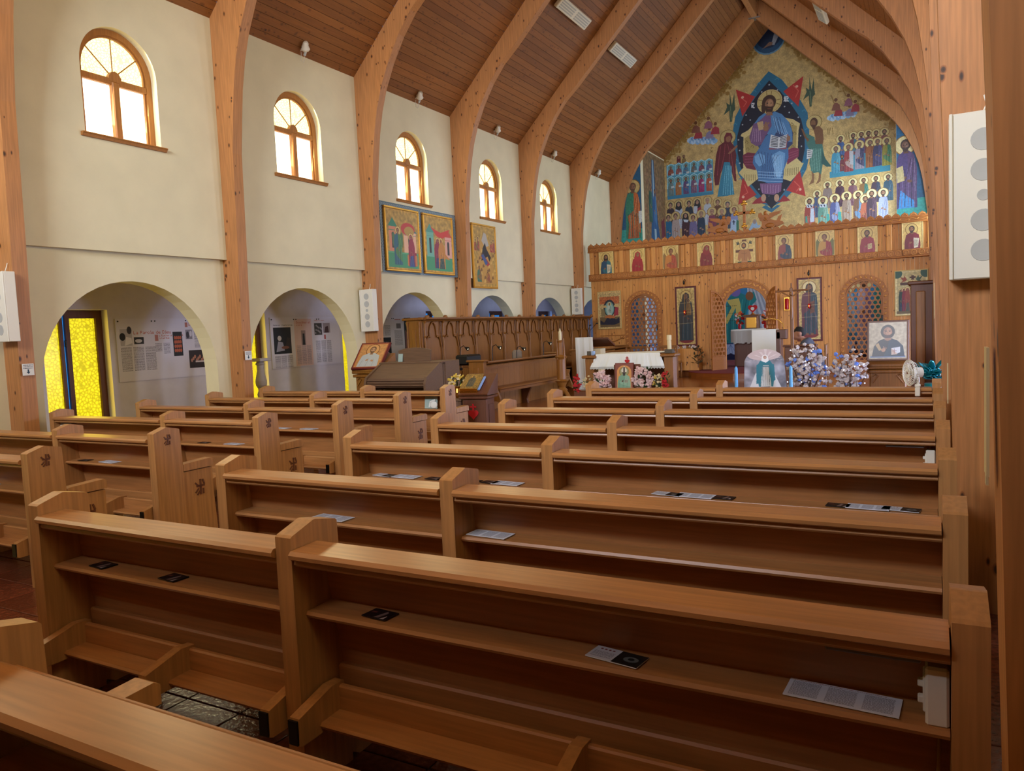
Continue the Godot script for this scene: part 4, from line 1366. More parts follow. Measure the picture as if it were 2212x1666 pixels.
func board_tex(i: int) -> ImageTexture:
	# exhibition boards: headings, fine print, photographs
	var w := 1.92
	var p := Paint.new(0, 0, w, 0.98, 330, Color(0.87, 0.85, 0.89))
	var ink := Color(0.42, 0.40, 0.46)
	var red := Color(0.72, 0.33, 0.26)
	var dark := Color(0.07, 0.055, 0.06)
	if i == 0:
		p.rect(0.06, 0.56, 0.26, 0.82, Color(0.72, 0.70, 0.74))
		p.ell(0.10, 0.70, 0.05, 0.06, dark)
		p.ell(0.22, 0.80, 0.04, 0.06, Color(0.2, 0.18, 0.2))
		p.poly([0.13, 0.56, 0.26, 0.6, 0.25, 0.68, 0.16, 0.7], Color(0.9, 0.88, 0.9))
		p.rect(0.29, 0.58, 0.46, 0.69, Color(0.12, 0.1, 0.11))
		p.ell(0.37, 0.63, 0.06, 0.03, Color(0.8, 0.78, 0.8))
		lettering(p, "La Parole de Dieu", 0.29, 0.735, 0.05, red)
		for c in 3:
			p.words(0.06 + c * 0.21, 0.16, 0.24 + c * 0.21, 0.53, ink, 0.017, c + 1)
		p.rect(0.66, 0.62, 0.72, 0.72, Color(0.72, 0.45, 0.4))
		lettering(p, "L'Eucharistie et la", 0.74, 0.69, 0.03, red)
		lettering(p, "liturgie", 0.74, 0.65, 0.03, red)
		p.words(0.66, 0.44, 0.78, 0.58, ink, 0.02, 9)
		p.words(0.81, 0.4, 0.93, 0.58, ink, 0.02, 10)
		p.rect(0.99, 0.36, 1.17, 0.76, dark)
		for k in 16:
			p.ell(1.03 + (k % 4) * 0.035, 0.45 + (k / 4) * 0.07, 0.02, 0.03, Color(0.75, 0.36, 0.2))
		p.rect(1.24, 0.83, 1.29, 0.91, Color(0.72, 0.45, 0.4))
		lettering(p, "L'Eucharistie", 1.31, 0.86, 0.045, red)
		p.rect(1.24, 0.63, 1.37, 0.79, Color(0.55, 0.53, 0.57))
		p.ell(1.28, 0.7, 0.03, 0.06, Color(0.2, 0.19, 0.22))
		p.ell(1.34, 0.72, 0.025, 0.05, Color(0.85, 0.83, 0.86))
		p.words(1.41, 0.48, 1.56, 0.8, ink, 0.018, 12)
		p.words(1.62, 0.48, 1.85, 0.8, ink, 0.018, 17)
		p.rect(1.28, 0.14, 1.72, 0.44, Color(0.16, 0.08, 0.07))
		for k in 12:
			p.ell(1.33 + k * 0.033, 0.27 + (k % 3) * 0.03, 0.02, 0.03, Color(0.72, 0.48, 0.38))
		p.rect(1.4, 0.23, 1.62, 0.26, Color(0.82, 0.76, 0.74))
	elif i == 1:
		p.rect(0.07, 0.28, 0.52, 0.79, dark)
		p.ell(0.22, 0.58, 0.05, 0.05, Color(0.8, 0.76, 0.72))
		p.poly([0.12, 0.32, 0.18, 0.52, 0.3, 0.5, 0.34, 0.34], Color(0.62, 0.6, 0.64))
		p.poly([0.36, 0.4, 0.42, 0.6, 0.5, 0.58, 0.5, 0.36], Color(0.2, 0.14, 0.12))
		p.ell(0.36, 0.4, 0.1, 0.03, Color(0.5, 0.3, 0.2))
		lettering(p, "Recevoir l'Eucharistie, source", 0.08, 0.82, 0.028, ink)
		for c in 3:
			p.words(0.08 + c * 0.16, 0.02, 0.22 + c * 0.16, 0.24, ink, 0.018, c + 21)
		p.rect(0.62, 0.02, 1.1, 0.95, Color(0.86, 0.74, 0.72))
		lettering(p, "Enseigner et", 0.68, 0.86, 0.04, red)
		lettering(p, "vivre", 0.68, 0.81, 0.04, red)
		p.rect(0.80, 0.43, 0.92, 0.72, Color(0.6, 0.5, 0.48))
		p.poly([0.83, 0.43, 0.9, 0.43, 0.89, 0.66, 0.84, 0.66], dark)
		for c in 3:
			p.words(0.66 + c * 0.14, 0.05, 0.78 + c * 0.14, 0.42, ink, 0.018, c + 31)
		p.rect(1.18, 0.62, 1.4, 0.86, Color(0.25, 0.24, 0.24))
		for k in 10:
			p.ell(1.21 + fmod(k * 0.07, 0.18), 0.66 + fmod(k * 0.05, 0.17), 0.02, 0.02, Color(0.6, 0.58, 0.58))
		p.rect(1.43, 0.66, 1.64, 0.86, Color(0.62, 0.58, 0.60))
		p.poly([1.46, 0.66, 1.6, 0.66, 1.58, 0.8, 1.5, 0.78], Color(0.28, 0.18, 0.2))
		p.rect(1.45, 0.53, 1.5, 0.62, Color(0.72, 0.35, 0.35))
		lettering(p, "Jésus au coeur", 1.18, 0.9, 0.026, red)
		for c in 3:
			p.words(1.2 + c * 0.16, 0.05, 1.33 + c * 0.16, 0.5, ink, 0.018, c + 41)
	else:
		lettering(p, "Célébrer à", 0.12, 0.90, 0.04, Color(0.6, 0.5, 0.55))
		lettering(p, "l'autel", 0.12, 0.85, 0.04, Color(0.6, 0.5, 0.55))
		p.words(0.1, 0.55, 0.3, 0.78, ink, 0.02, 3)
		p.words(0.33, 0.55, 0.55, 0.78, ink, 0.02, 4)
		p.rect(0.12, 0.02, 0.55, 0.5, dark)
		lettering(p, "Vivre", 0.24, 0.36, 0.055, Color(0.85, 0.83, 0.85))
		p.words(0.22, 0.31, 0.46, 0.33, Color(0.7, 0.68, 0.7), 0.03, 5)
		p.ell(0.33, 0.12, 0.15, 0.07, Color(0.72, 0.6, 0.6))
		p.line([0.34, 0.17, 0.34, 0.27], 0.012, Color(0.7, 0.55, 0.5))
		p.line([0.30, 0.235, 0.38, 0.235], 0.012, Color(0.7, 0.55, 0.5))
		p.words(0.7, 0.3, 1.0, 0.66, ink, 0.02, 6)
		p.rect(0.78, 0.7, 0.95, 0.82, Color(0.45, 0.42, 0.42))
		p.words(0.72, 0.88, 0.95, 0.92, red, 0.04, 7)
		p.rect(1.08, 0.1, 1.34, 0.95, dark)
		p.poly([1.1, 0.1, 1.2, 0.1, 1.26, 0.3, 1.16, 0.42, 1.22, 0.56, 1.12, 0.66], Color(0.55, 0.36, 0.34))
		p.words(1.42, 0.2, 1.85, 0.9, ink, 0.02, 8)
	return p.tex()

# five-by-seven dot letters, enough for the headings in the place
const GLYPH := {
	"A": [14, 17, 17, 31, 17, 17, 17], "C": [15, 16, 16, 16, 16, 16, 15], "D": [30, 17, 17, 17, 17, 17, 30], "E": [31, 16, 16, 30, 16, 16, 31], "J": [7, 2, 2, 2, 2, 18, 12],
	"L": [16, 16, 16, 16, 16, 16, 31], "P": [30, 17, 17, 30, 16, 16, 16], "R": [30, 17, 17, 30, 20, 18, 17], "V": [17, 17, 17, 17, 10, 10, 4], "I": [14, 4, 4, 4, 4, 4, 14], "X": [17, 10, 10, 4, 10, 10, 17],
	"a": [0, 0, 14, 1, 15, 17, 15], "b": [16, 16, 30, 17, 17, 17, 30], "c": [0, 0, 15, 16, 16, 16, 15], "d": [1, 1, 15, 17, 17, 17, 15], "e": [0, 0, 14, 17, 31, 16, 15], "é": [2, 4, 14, 17, 31, 16, 15], "à": [8, 4, 14, 1, 15, 17, 15],
	"g": [0, 15, 17, 17, 15, 1, 14], "h": [16, 16, 30, 17, 17, 17, 17], "i": [4, 0, 12, 4, 4, 4, 14], "l": [12, 4, 4, 4, 4, 4, 14], "n": [0, 0, 30, 17, 17, 17, 17], "o": [0, 0, 14, 17, 17, 17, 14], "r": [0, 0, 22, 25, 16, 16, 16],
	"s": [0, 0, 15, 16, 14, 1, 30], "t": [8, 8, 30, 8, 8, 8, 6], "u": [0, 0, 17, 17, 17, 17, 15], "v": [0, 0, 17, 17, 17, 10, 4], "'": [4, 4, 8, 0, 0, 0, 0], ",": [0, 0, 0, 0, 4, 4, 8], " ": [0, 0, 0, 0, 0, 0, 0]}

func lettering(p: Paint, s: String, x: float, y: float, h: float, c: Color):
	var q := h / 7.0
	for ch in s:
		var g: Array = GLYPH.get(ch, [31, 17, 17, 17, 17, 17, 31])
		for r in 7:
			for k in 5:
				if g[r] & (16 >> k):
					p.rect(x + k * q, y + (6 - r) * q, x + (k + 1) * q, y + (7 - r) * q, c)
		x += q * (6.0 if ch != " " and ch != "'" and ch != "i" and ch != "l" else 4.6)
# shapes of the painted east wall, in metres on that wall: p polygon, e ellipse, l line, s standing figure
const MURAL := [
["p","1d6384",-0.09,9.64,0.31,9.3,0.58,8.89,0.86,8.56,1.07,8.13,1.11,7.49,1.1,6.79,1.01,6.38,0.73,5.88,0.34,5.5,-0.09,5.13,-0.47,5.56,-0.86,5.98,-1.13,6.53,-1.24,7.07,-1.28,7.88,-1.18,8.38,-0.98,8.71,-0.65,9.05,-0.38,9.36],
["l","3a86a4",0.02,-0.47,9.29,-0.39,9.35,-0.35,9.27],
["l","3a86a4",0.02,0.09,9.33,0.17,9.38,0.22,9.31],
["l","3a86a4",0.02,0.4,8.91,0.47,8.97,0.52,8.9],
["l","3a86a4",0.02,0.9,8.19,0.97,8.24,1.02,8.17],
["l","3a86a4",0.02,0.99,7.61,1.07,7.66,1.11,7.59],
["l","3a86a4",0.02,1,6.97,1.07,7.03,1.12,6.96],
["l","3a86a4",0.02,0.83,6.28,0.91,6.34,0.95,6.27],
["l","3a86a4",0.02,-1.26,8.12,-1.18,8.18,-1.13,8.11],
["l","3a86a4",0.02,-1.31,7.62,-1.23,7.68,-1.18,7.6],
["l","3a86a4",0.02,-1.25,6.94,-1.17,7,-1.12,6.93],
["l","3a86a4",0.02,-1.12,6.33,-1.04,6.39,-0.99,6.32],
["l","3a86a4",0.02,-0.62,9.07,-0.54,9.13,-0.49,9.05],
["p","0a0f26",-0.08,9.35,0.27,8.92,0.6,8.43,0.87,7.96,0.96,7.52,0.97,7.02,0.9,6.68,0.77,6.34,0.49,5.95,-0.09,5.26,-0.61,5.98,-0.89,6.39,-1.05,6.74,-1.13,7.2,-1.14,7.71,-1.02,8.13,-0.81,8.54,-0.47,8.95],
["p","a82a26",-1.14,9.26,-0.53,8.92,-0.95,8.35],
["p","a82a26",0.96,9.28,0.8,8.36,0.35,8.92],
["p","a82a26",-0.99,6.37,-0.55,5.76,-1.15,5.5],
["p","a82a26",0.81,6.38,0.97,5.52,0.38,5.78],
["l","c8574a",0.03,-0.98,8.97,-0.8,8.79,-0.91,8.66],
["l","c8574a",0.03,0.65,9.06,0.81,8.85,0.71,8.66],
["l","c8574a",0.03,-0.93,6.14,-0.83,5.86,-1.01,5.78],
["l","c8574a",0.03,0.63,6.04,0.8,5.84,0.69,5.71],
["e","d9a890",-0.93,8.97,0.045,0.045],
["e","d9a890",0.76,9,0.045,0.04],
["e","d9a890",-0.98,5.74,0.045,0.045],
["e","d9a890",0.81,5.76,0.04,0.045],
["e","9aa4ae",-0.08,9.21,0.025,0.025],
["e","9aa4ae",-0.32,9.03,0.025,0.025],
["e","9aa4ae",0.17,9,0.025,0.025],
["e","9aa4ae",-0.83,8.38,0.025,0.025],
["e","9aa4ae",-0.7,8.2,0.025,0.025],
["e","9aa4ae",-0.95,8.09,0.025,0.025],
["e","9aa4ae",-1.09,7.62,0.03,0.025],
["e","9aa4ae",0.6,8.5,0.025,0.025],
["e","9aa4ae",0.38,8.44,0.025,0.025],
["e","9aa4ae",0.79,8.03,0.025,0.025],
["e","9aa4ae",0.52,8.23,0.025,0.025],
["e","9aa4ae",0.85,7.44,0.02,0.025],
["e","9aa4ae",0.87,7.11,0.02,0.025],
["e","9aa4ae",-1.06,7.27,0.025,0.025],
["e","9aa4ae",-0.47,5.93,0.025,0.025],
["e","9aa4ae",0.32,5.81,0.025,0.03],
["e","9aa4ae",-0.15,5.65,0.025,0.03],
["e","9aa4ae",-0.08,5.44,0.025,0.025],
["e","9aa4ae",-1.07,6.86,0.03,0.025],
["p","c8b67c",-1.02,7.73,-0.99,7.8,-0.78,7.88,-0.6,8.03,-0.42,8.25,0.25,8.22,0.42,8.07,0.63,8,0.84,7.83,0.79,7.62,0.74,6.74,0.91,6.55,0.81,6.34,0.53,6.05,0.18,6.21,-0.46,6.29,-0.82,6.05,-0.93,6.32,-1.11,6.55,-0.96,6.69,-0.93,7.68],
["p","9c8a52",-0.9,7.64,-0.61,7.77,-0.49,8.05,0.22,8.11,0.45,7.89,0.74,7.77,0.69,6.78,0.33,6.76,-0.52,6.89,-0.87,7.16],
["l","6a5a30",0.015,-0.88,7.49,-0.83,7.56,-0.78,7.48,-0.82,7.45],
["l","6a5a30",0.015,-0.74,7.61,-0.68,7.68,-0.63,7.6,-0.67,7.57],
["l","6a5a30",0.015,-0.85,7.27,-0.8,7.33,-0.75,7.26,-0.78,7.23],
["l","6a5a30",0.015,-0.71,7.32,-0.65,7.38,-0.6,7.31,-0.64,7.28],
["l","6a5a30",0.015,0.54,7.84,0.59,7.9,0.64,7.83,0.6,7.8],
["l","6a5a30",0.015,0.62,7.54,0.67,7.6,0.72,7.53,0.68,7.5],
["l","6a5a30",0.015,0.5,7.35,0.55,7.41,0.6,7.34,0.56,7.31],
["l","6a5a30",0.015,0.56,7.12,0.61,7.18,0.66,7.11,0.63,7.08],
["p","c4b47c",-1.11,6.55,-0.49,6.7,0.33,6.58,0.93,6.58,0.81,6.34,0.32,6.3,-0.49,6.3,-0.93,6.34],
["l","6a5a30",0.014,-0.93,6.47,-0.93,6.27],
["l","6a5a30",0.014,-0.87,6.46,-0.87,6.26],
["l","6a5a30",0.014,-0.81,6.45,-0.81,6.25],
["l","6a5a30",0.014,-0.75,6.44,-0.76,6.24],
["l","6a5a30",0.014,-0.69,6.44,-0.7,6.23],
["l","6a5a30",0.014,-0.64,6.43,-0.64,6.23],
["l","6a5a30",0.014,-0.58,6.42,-0.58,6.22],
["l","6a5a30",0.014,0.32,6.48,0.31,6.24],
["l","6a5a30",0.014,0.37,6.48,0.37,6.24],
["l","6a5a30",0.014,0.43,6.48,0.42,6.24],
["l","6a5a30",0.014,0.48,6.47,0.48,6.24],
["l","6a5a30",0.014,0.54,6.47,0.54,6.24],
["l","6a5a30",0.014,0.6,6.47,0.59,6.24],
["l","6a5a30",0.014,0.65,6.47,0.65,6.24],
["l","6a5a30",0.014,0.71,6.47,0.7,6.24],
["l","6a5a30",0.014,0.76,6.47,0.76,6.24],
["p","6a1f36",-0.97,7.1,-0.8,7.17,-0.51,7.09,-0.56,6.56,-0.85,6.66,-0.95,6.84],
["p","7a2b48",0.4,7.04,0.61,7.11,0.8,7.05,0.78,6.8,0.43,6.6],
["l","9a4a68",0.015,-0.91,7.05,-0.59,7.02],
["l","9a4a68",0.015,-0.91,6.96,-0.59,6.93],
["l","9a4a68",0.015,-0.92,6.87,-0.59,6.83],
["l","9a4a68",0.015,-0.92,6.78,-0.59,6.73],
["l","9a4a68",0.015,0.44,6.94,0.77,7],
["l","9a4a68",0.015,0.44,6.85,0.76,6.93],
["l","9a4a68",0.015,0.43,6.77,0.76,6.86],
["p","8e1f28",-0.71,5.48,-0.58,5.61,-0.36,5.7,-0.12,5.45,0.17,5.48,0.31,5.65,0.51,5.44,0.17,5.43,-0.4,5.46],
["p","b5a468",-0.71,5.44,-0.4,5.46,-0.08,5.3,0.24,5.44,0.51,5.42,0.51,5.3,0.27,5.36,0.09,5.24,-0.41,5.35,-0.69,5.35],
["p","1d6384",-0.39,5.33,-0.09,5.13,0.2,5.32,0.09,5.35,-0.09,5.24,-0.26,5.39],
["p","0a0f26",-0.33,5.58,-0.09,5.25,0.15,5.49,-0.08,5.7],
["e","c2ad72",-0.08,8.68,0.395,0.38],
["e","a08a52",-0.08,8.68,0.365,0.35],
["e","bca86c",-0.09,8.68,0.35,0.335],
["l","7a6434",0.02,-0.17,9.03,-0.16,8.89],
["l","7a6434",0.02,-0.01,9,-0.03,8.86],
["l","7a6434",0.02,-0.44,8.8,-0.3,8.75],
["l","7a6434",0.02,0.26,8.7,0.12,8.69],
["l","7a6434",0.02,-0.44,8.58,-0.3,8.6],
["l","7a6434",0.02,0.28,8.51,0.13,8.59],
["e","3e2413",-0.1,8.66,0.22,0.235],
["e","3e2413",-0.27,8.5,0.07,0.165],
["p","2e3e66",-0.46,8.08,-0.24,8.31,0.05,8.35,0.29,8.22,0.52,7.91,0.62,7.57,0.6,7.22,0.44,7.1,-0.44,7.24,-0.57,7.62],
["p","6d4c74",-0.6,8.06,-0.4,8.21,-0.2,8.29,0.01,8.28,0.08,8.09,-0.04,7.68,-0.22,7.64,-0.33,7.37,-0.51,7.32,-0.69,7.46,-0.74,7.65],
["l","9a7a9a",0.02,-0.6,7.92,-0.67,7.49],
["l","9a7a9a",0.02,-0.55,7.91,-0.59,7.48],
["l","9a7a9a",0.02,-0.5,7.9,-0.52,7.47],
["l","9a7a9a",0.02,-0.45,7.89,-0.45,7.46],
["l","9a7a9a",0.02,-0.4,7.89,-0.38,7.45],
["p","b59a72",-0.49,8.08,-0.3,8.1,-0.27,7.83,-0.43,7.82],
["p","4a7cae",-0.06,8.26,0.08,8.34,0.29,8.22,0.49,7.95,0.59,7.65,0.6,7.29,0.48,7.31,0.34,7.58,0.14,7.73,0.03,7.53,-0.18,7.67,-0.03,7.9],
["p","4a7cae",-0.58,8.06,-0.42,8.25,-0.24,8.35,-0.2,8.29,-0.35,8.17,-0.49,8.08],
["l","86b0d8",0.018,0.01,8.21,0.14,7.65],
["l","86b0d8",0.018,0.07,8.16,0.21,7.61],
["l","86b0d8",0.018,0.13,8.11,0.29,7.56],
["l","86b0d8",0.018,0.19,8.05,0.36,7.51],
["l","86b0d8",0.018,0.26,8,0.44,7.46],
["l","86b0d8",0.018,0.32,7.95,0.51,7.41],
["l","2a4670",0.018,0.04,8.17,0.15,7.65],
["l","2a4670",0.018,0.13,8.16,0.25,7.64],
["l","2a4670",0.018,0.22,8.14,0.34,7.62],
["p","3f6ea2",-0.42,7.27,-0.22,7.6,-0.04,7.68,0.13,7.3,0.47,7.1,0.47,6.81,0.32,6.44,0.28,6.05,-0.11,6.05,-0.49,6.23,-0.52,6.52,-0.65,6.8,-0.62,7.01],
["p","6a9ccc",-0.59,7.01,-0.44,7.09,-0.26,6.99,-0.23,6.74,-0.45,6.66,-0.57,6.82],
["p","6a9ccc",-0.05,6.96,0.2,7.07,0.37,6.97,0.33,6.55,0.21,6.2,0.04,6.23,-0.02,6.63],
["l","2a4a7a",0.02,-0.48,7.17,-0.34,6.72,-0.39,6.28],
["l","2a4a7a",0.02,-0.37,7.13,-0.29,6.71,-0.31,6.27],
["l","2a4a7a",0.02,-0.26,7.1,-0.24,6.7,-0.23,6.26],
["l","2a4a7a",0.02,-0.16,7.06,-0.19,6.69,-0.15,6.25],
["l","2a4a7a",0.02,-0.05,7.02,-0.14,6.69,-0.07,6.24],
["l","2a4a7a",0.02,0.05,6.98,-0.09,6.68,0,6.23],
["l","2a4a7a",0.02,0.16,6.95,-0.04,6.67,0.08,6.22],
["l","9cc4e6",0.016,0.02,6.95,0.04,6.26],
["l","9cc4e6",0.016,0.07,6.94,0.08,6.26],
["l","9cc4e6",0.016,0.12,6.94,0.11,6.25],
["l","9cc4e6",0.016,0.18,6.93,0.15,6.25],
["l","9cc4e6",0.016,0.23,6.92,0.18,6.24],
["l","9cc4e6",0.016,0.28,6.91,0.22,6.24],
["l","9cc4e6",0.016,-0.49,6.5,0.29,6.35],
["l","9cc4e6",0.016,-0.49,6.4,0.29,6.26],
["l","9cc4e6",0.016,-0.49,6.31,0.28,6.17],
["l","9cc4e6",0.016,-0.5,6.21,0.28,6.07],
["p","76507c",-0.44,6.11,0.25,6.04,0.22,5.77,-0.01,5.69,-0.36,5.77,-0.41,5.88],
["l","a682a8",0.016,-0.37,6.06,-0.36,5.79],
["l","a682a8",0.016,-0.28,6.05,-0.28,5.78],
["l","a682a8",0.016,-0.19,6.04,-0.2,5.77],
["l","a682a8",0.016,-0.11,6.03,-0.11,5.76],
["l","a682a8",0.016,-0.02,6.02,-0.03,5.75],
["l","a682a8",0.016,0.07,6,0.05,5.74],
["l","a682a8",0.016,0.16,5.99,0.13,5.72],
["e","b08c72",-0.33,5.63,0.08,0.125],
["e","b08c72",0.08,5.58,0.08,0.125],
["e","8a6248",-0.09,8.59,0.14,0.185],
["e","a87e5e",-0.06,8.62,0.08,0.12],
["p","3a2112",-0.23,8.56,-0.09,8.52,0.05,8.51,-0.01,8.31,-0.1,8.27,-0.19,8.34],
["l","6a3a2a",0.03,-0.15,8.47,-0.04,8.45],
["e","1a100a",-0.15,8.64,0.025,0.015],
["e","1a100a",-0.03,8.62,0.025,0.01],
["p","8a6248",-0.17,8.37,-0.01,8.34,0.01,8.23,-0.19,8.26],
["e","8a6248",-0.21,7.86,0.085,0.105],
["l","8a6248",0.05,-0.26,7.94,-0.19,8.05],
["l","8a6248",0.05,-0.22,7.93,-0.1,8.02],
["p","c8ccd2",-0.06,7.63,0.2,7.5,0.47,7.56,0.39,7.15,0.15,7.15,-0.12,7.23],
["p","8a4a52",0.45,7.57,0.48,7.55,0.41,7.09,-0.14,7.16,-0.12,7.21,0.14,7.14,0.39,7.14],
["l","4a4e5a",0.025,-0.03,7.57,0.17,7.49],
["l","4a4e5a",0.025,0.22,7.48,0.43,7.51],
["l","4a4e5a",0.025,-0.04,7.52,0.16,7.44],
["l","4a4e5a",0.025,0.22,7.43,0.42,7.46],
["l","4a4e5a",0.025,-0.05,7.47,0.16,7.4],
["l","4a4e5a",0.025,0.21,7.39,0.41,7.41],
["l","4a4e5a",0.025,-0.06,7.42,0.16,7.35],
["l","4a4e5a",0.025,0.21,7.34,0.41,7.36],
["l","4a4e5a",0.025,-0.07,7.37,0.15,7.3],
["l","4a4e5a",0.025,0.2,7.29,0.4,7.31],
["l","4a4e5a",0.025,-0.07,7.32,0.15,7.26],
["l","4a4e5a",0.025,0.2,7.25,0.39,7.26],
["l","4a4e5a",0.025,-0.08,7.27,0.14,7.21],
["l","4a4e5a",0.025,0.2,7.2,0.38,7.21],
["e","8a6248",0.48,7.42,0.06,0.09],
["l","cfd4da",0.035,-0.64,8.69,-0.64,8.58],
["l","cfd4da",0.035,-0.56,8.67,-0.59,8.67,-0.61,8.63,-0.6,8.58,-0.55,8.57],
["l","cfd4da",0.035,-0.65,8.72,-0.55,8.71],
["l","cfd4da",0.035,0.37,8.72,0.43,8.58],
["l","cfd4da",0.035,0.43,8.71,0.36,8.6],
["l","cfd4da",0.035,0.51,8.69,0.47,8.69,0.45,8.64,0.47,8.59,0.51,8.59],
["l","cfd4da",0.035,0.37,8.74,0.5,8.73],
["e","7a6434",-1.44,7.76,0.265,0.25],
["e","b3a068",-1.44,7.76,0.245,0.23],
["p","5c1a24",-1.48,7.9,-1.33,7.88,-1.28,7.74,-1.34,7.6,-1.23,7.43,-1.17,7.13,-1.21,6.77,-1.19,6.28,-1.26,6.31,-1.36,6.71,-1.39,6.9,-1.54,6.93,-1.7,6.61,-1.77,6.25,-1.9,6.23,-1.93,6.57,-1.84,7.23,-1.75,7.52,-1.56,7.63,-1.56,7.78],
["l","8a3a44",0.02,-1.68,7.5,-1.75,7.07,-1.82,6.55],
["l","8a3a44",0.02,-1.53,7.55,-1.57,7.19,-1.7,6.69],
["l","8a3a44",0.02,-1.35,7.38,-1.32,7,-1.26,6.48],
["l","8a3a44",0.02,-1.45,7.54,-1.39,7.24,-1.41,6.94],
["p","2a7896",-1.58,6.97,-1.39,6.94,-1.33,6.52,-1.27,5.86,-1.53,5.84,-1.83,5.85,-1.71,6.46],
["l","6ab4cc",0.018,-1.53,6.85,-1.64,5.89],
["l","6ab4cc",0.018,-1.48,6.84,-1.56,5.88],
["l","6ab4cc",0.018,-1.44,6.84,-1.48,5.87],
["l","6ab4cc",0.018,-1.39,6.83,-1.4,5.86],
["l","6ab4cc",0.018,-1.35,6.82,-1.32,5.85],
["e","8a5e44",-1.42,7.71,0.09,0.115],
["p","6a1e2a",-1.56,7.78,-1.48,7.92,-1.33,7.88,-1.3,7.74,-1.37,7.81,-1.5,7.77],
["p","8a5e44",-1.46,7.23,-1.16,7.46,-1.12,7.45,-1.14,7.38,-1.39,7.2],
["e","7a6434",1.26,7.79,0.24,0.235],
["e","b8a46a",1.25,7.79,0.225,0.22],
["p","6e4a2c",1.22,7.65,1.4,7.66,1.51,7.53,1.53,7.22,1.49,7.01,1.26,7.01,1.29,7.32],
["p","3c6a62",1,7.51,1.13,7.42,1.26,7.33,1.29,7.11,1.49,7.08,1.54,6.73,1.44,6.14,1.35,6.23,1.18,6.21,1.1,6.51,1.12,6.93,1.02,7.16],
["l","6a9a8c",0.018,1.17,6.99,1.14,6.29],
["l","6a9a8c",0.018,1.23,6.98,1.19,6.28],
["l","6a9a8c",0.018,1.28,6.98,1.24,6.28],
["l","6a9a8c",0.018,1.33,6.97,1.29,6.27],
["l","6a9a8c",0.018,1.39,6.96,1.33,6.26],
["l","6a9a8c",0.018,1.44,6.95,1.38,6.26],
["p","24504c",1.49,6.87,1.58,6.61,1.75,6.35,1.61,6.36,1.45,6.49],
["p","6e4a2c",0.86,7.68,0.93,7.63,1.03,7.37,1.11,7.28,1.06,7.22,0.96,7.38],
["p","7a5638",1.16,6.29,1.24,6.17,1.22,5.92,1.07,5.86,1.17,6.04],
["p","7a5638",1.38,6.22,1.44,6.14,1.42,5.93,1.27,5.85,1.36,6.01],
["e","4a2c18",1.25,7.79,0.115,0.15],
["e","7a5638",1.23,7.77,0.075,0.105],
["p","4a2c18",1.17,7.73,1.29,7.71,1.28,7.57,1.22,7.58],
["p","c8cccc",1.04,6.99,1.21,6.95,1.17,6.71,1.02,6.68],
["l","5a6066",0.02,1.05,6.95,1.18,6.91],
["l","5a6066",0.02,1.05,6.89,1.18,6.85],
["l","5a6066",0.02,1.05,6.83,1.18,6.79],
["l","5a6066",0.02,1.05,6.77,1.18,6.73],
["p","3a4f3c",-1.34,9.2,-1.28,8.78,-1.19,9.17,-1.19,8.81,-1.17,8.62,-1.24,8.56,-1.29,8.24,-1.36,8.25,-1.37,8.62,-1.56,8.5,-1.44,8.74,-1.46,8.89,-1.35,8.8],
["l","6a7c5c",0.02,-1.33,8.76,-1.31,8.31],
["p","3a4f3c",1.14,9.2,1.2,8.81,1.27,9.18,1.28,8.83,1.3,8.65,1.23,8.59,1.19,8.29,1.13,8.3,1.11,8.65,0.94,8.54,1.05,8.77,1.03,8.91,1.13,8.82],
["l","6a7c5c",0.02,1.15,8.78,1.18,8.36],
["e","a8c4dc",-2.73,7.86,0.085,0.075],
["e","7aa4cc",-2.67,7.81,0.085,0.075],
["e","a8c4dc",-2.6,7.78,0.085,0.075],
["e","7aa4cc",-2.54,7.83,0.085,0.075],
["e","a8c4dc",-2.5,7.79,0.085,0.075],
["e","7aa4cc",-2.44,7.75,0.085,0.075],
["e","a8c4dc",-2.38,7.8,0.085,0.075],
["e","7aa4cc",-2.32,7.77,0.08,0.075],
["e","a8c4dc",-2.27,7.72,0.085,0.075],
["e","7aa4cc",-2.21,7.78,0.085,0.075],
["e","a8c4dc",-2.15,7.73,0.085,0.075],
["e","7aa4cc",-2.09,7.7,0.08,0.075],
["e","a8c4dc",-2.04,7.75,0.085,0.075],
["e","7aa4cc",-1.98,7.71,0.085,0.075],
["e","a8c4dc",-1.92,7.67,0.08,0.075],
["e","7aa4cc",-1.86,7.71,0.085,0.075],
["e","93b4d2",-2.66,7.91,0.07,0.06],
["e","5a86b4",-2.61,7.9,0.07,0.06],
["e","93b4d2",-2.55,7.9,0.07,0.06],
["e","5a86b4",-2.49,7.89,0.07,0.06],
["e","93b4d2",-2.43,7.88,0.07,0.06],
["e","5a86b4",-2.38,7.87,0.065,0.06],
["e","93b4d2",-2.32,7.86,0.07,0.06],
["e","5a86b4",-2.26,7.85,0.07,0.06],
["e","93b4d2",-2.2,7.84,0.07,0.06],
["e","5a86b4",-2.15,7.83,0.065,0.06],
["e","93b4d2",-2.09,7.82,0.07,0.06],
["e","5a86b4",-2.03,7.81,0.07,0.06],
["e","93b4d2",-1.98,7.8,0.065,0.06],
["e","5a86b4",-1.92,7.79,0.07,0.055],
["p","94303a",-2.42,8.15,-2.3,8.05,-2.28,7.86,-2.59,7.89,-2.52,8.07],
["e","b89a62",-2.42,8.21,0.09,0.085],
["e","6a4428",-2.42,8.21,0.06,0.06],
["l","8a6a34",0.03,-2.5,8.2,-2.59,8.42],
["p","7c7494",-2.04,8.08,-1.92,7.99,-1.9,7.8,-2.2,7.83,-2.14,8.01],
["e","b89a62",-2.04,8.15,0.09,0.08],
["e","6a4428",-2.04,8.15,0.06,0.06],
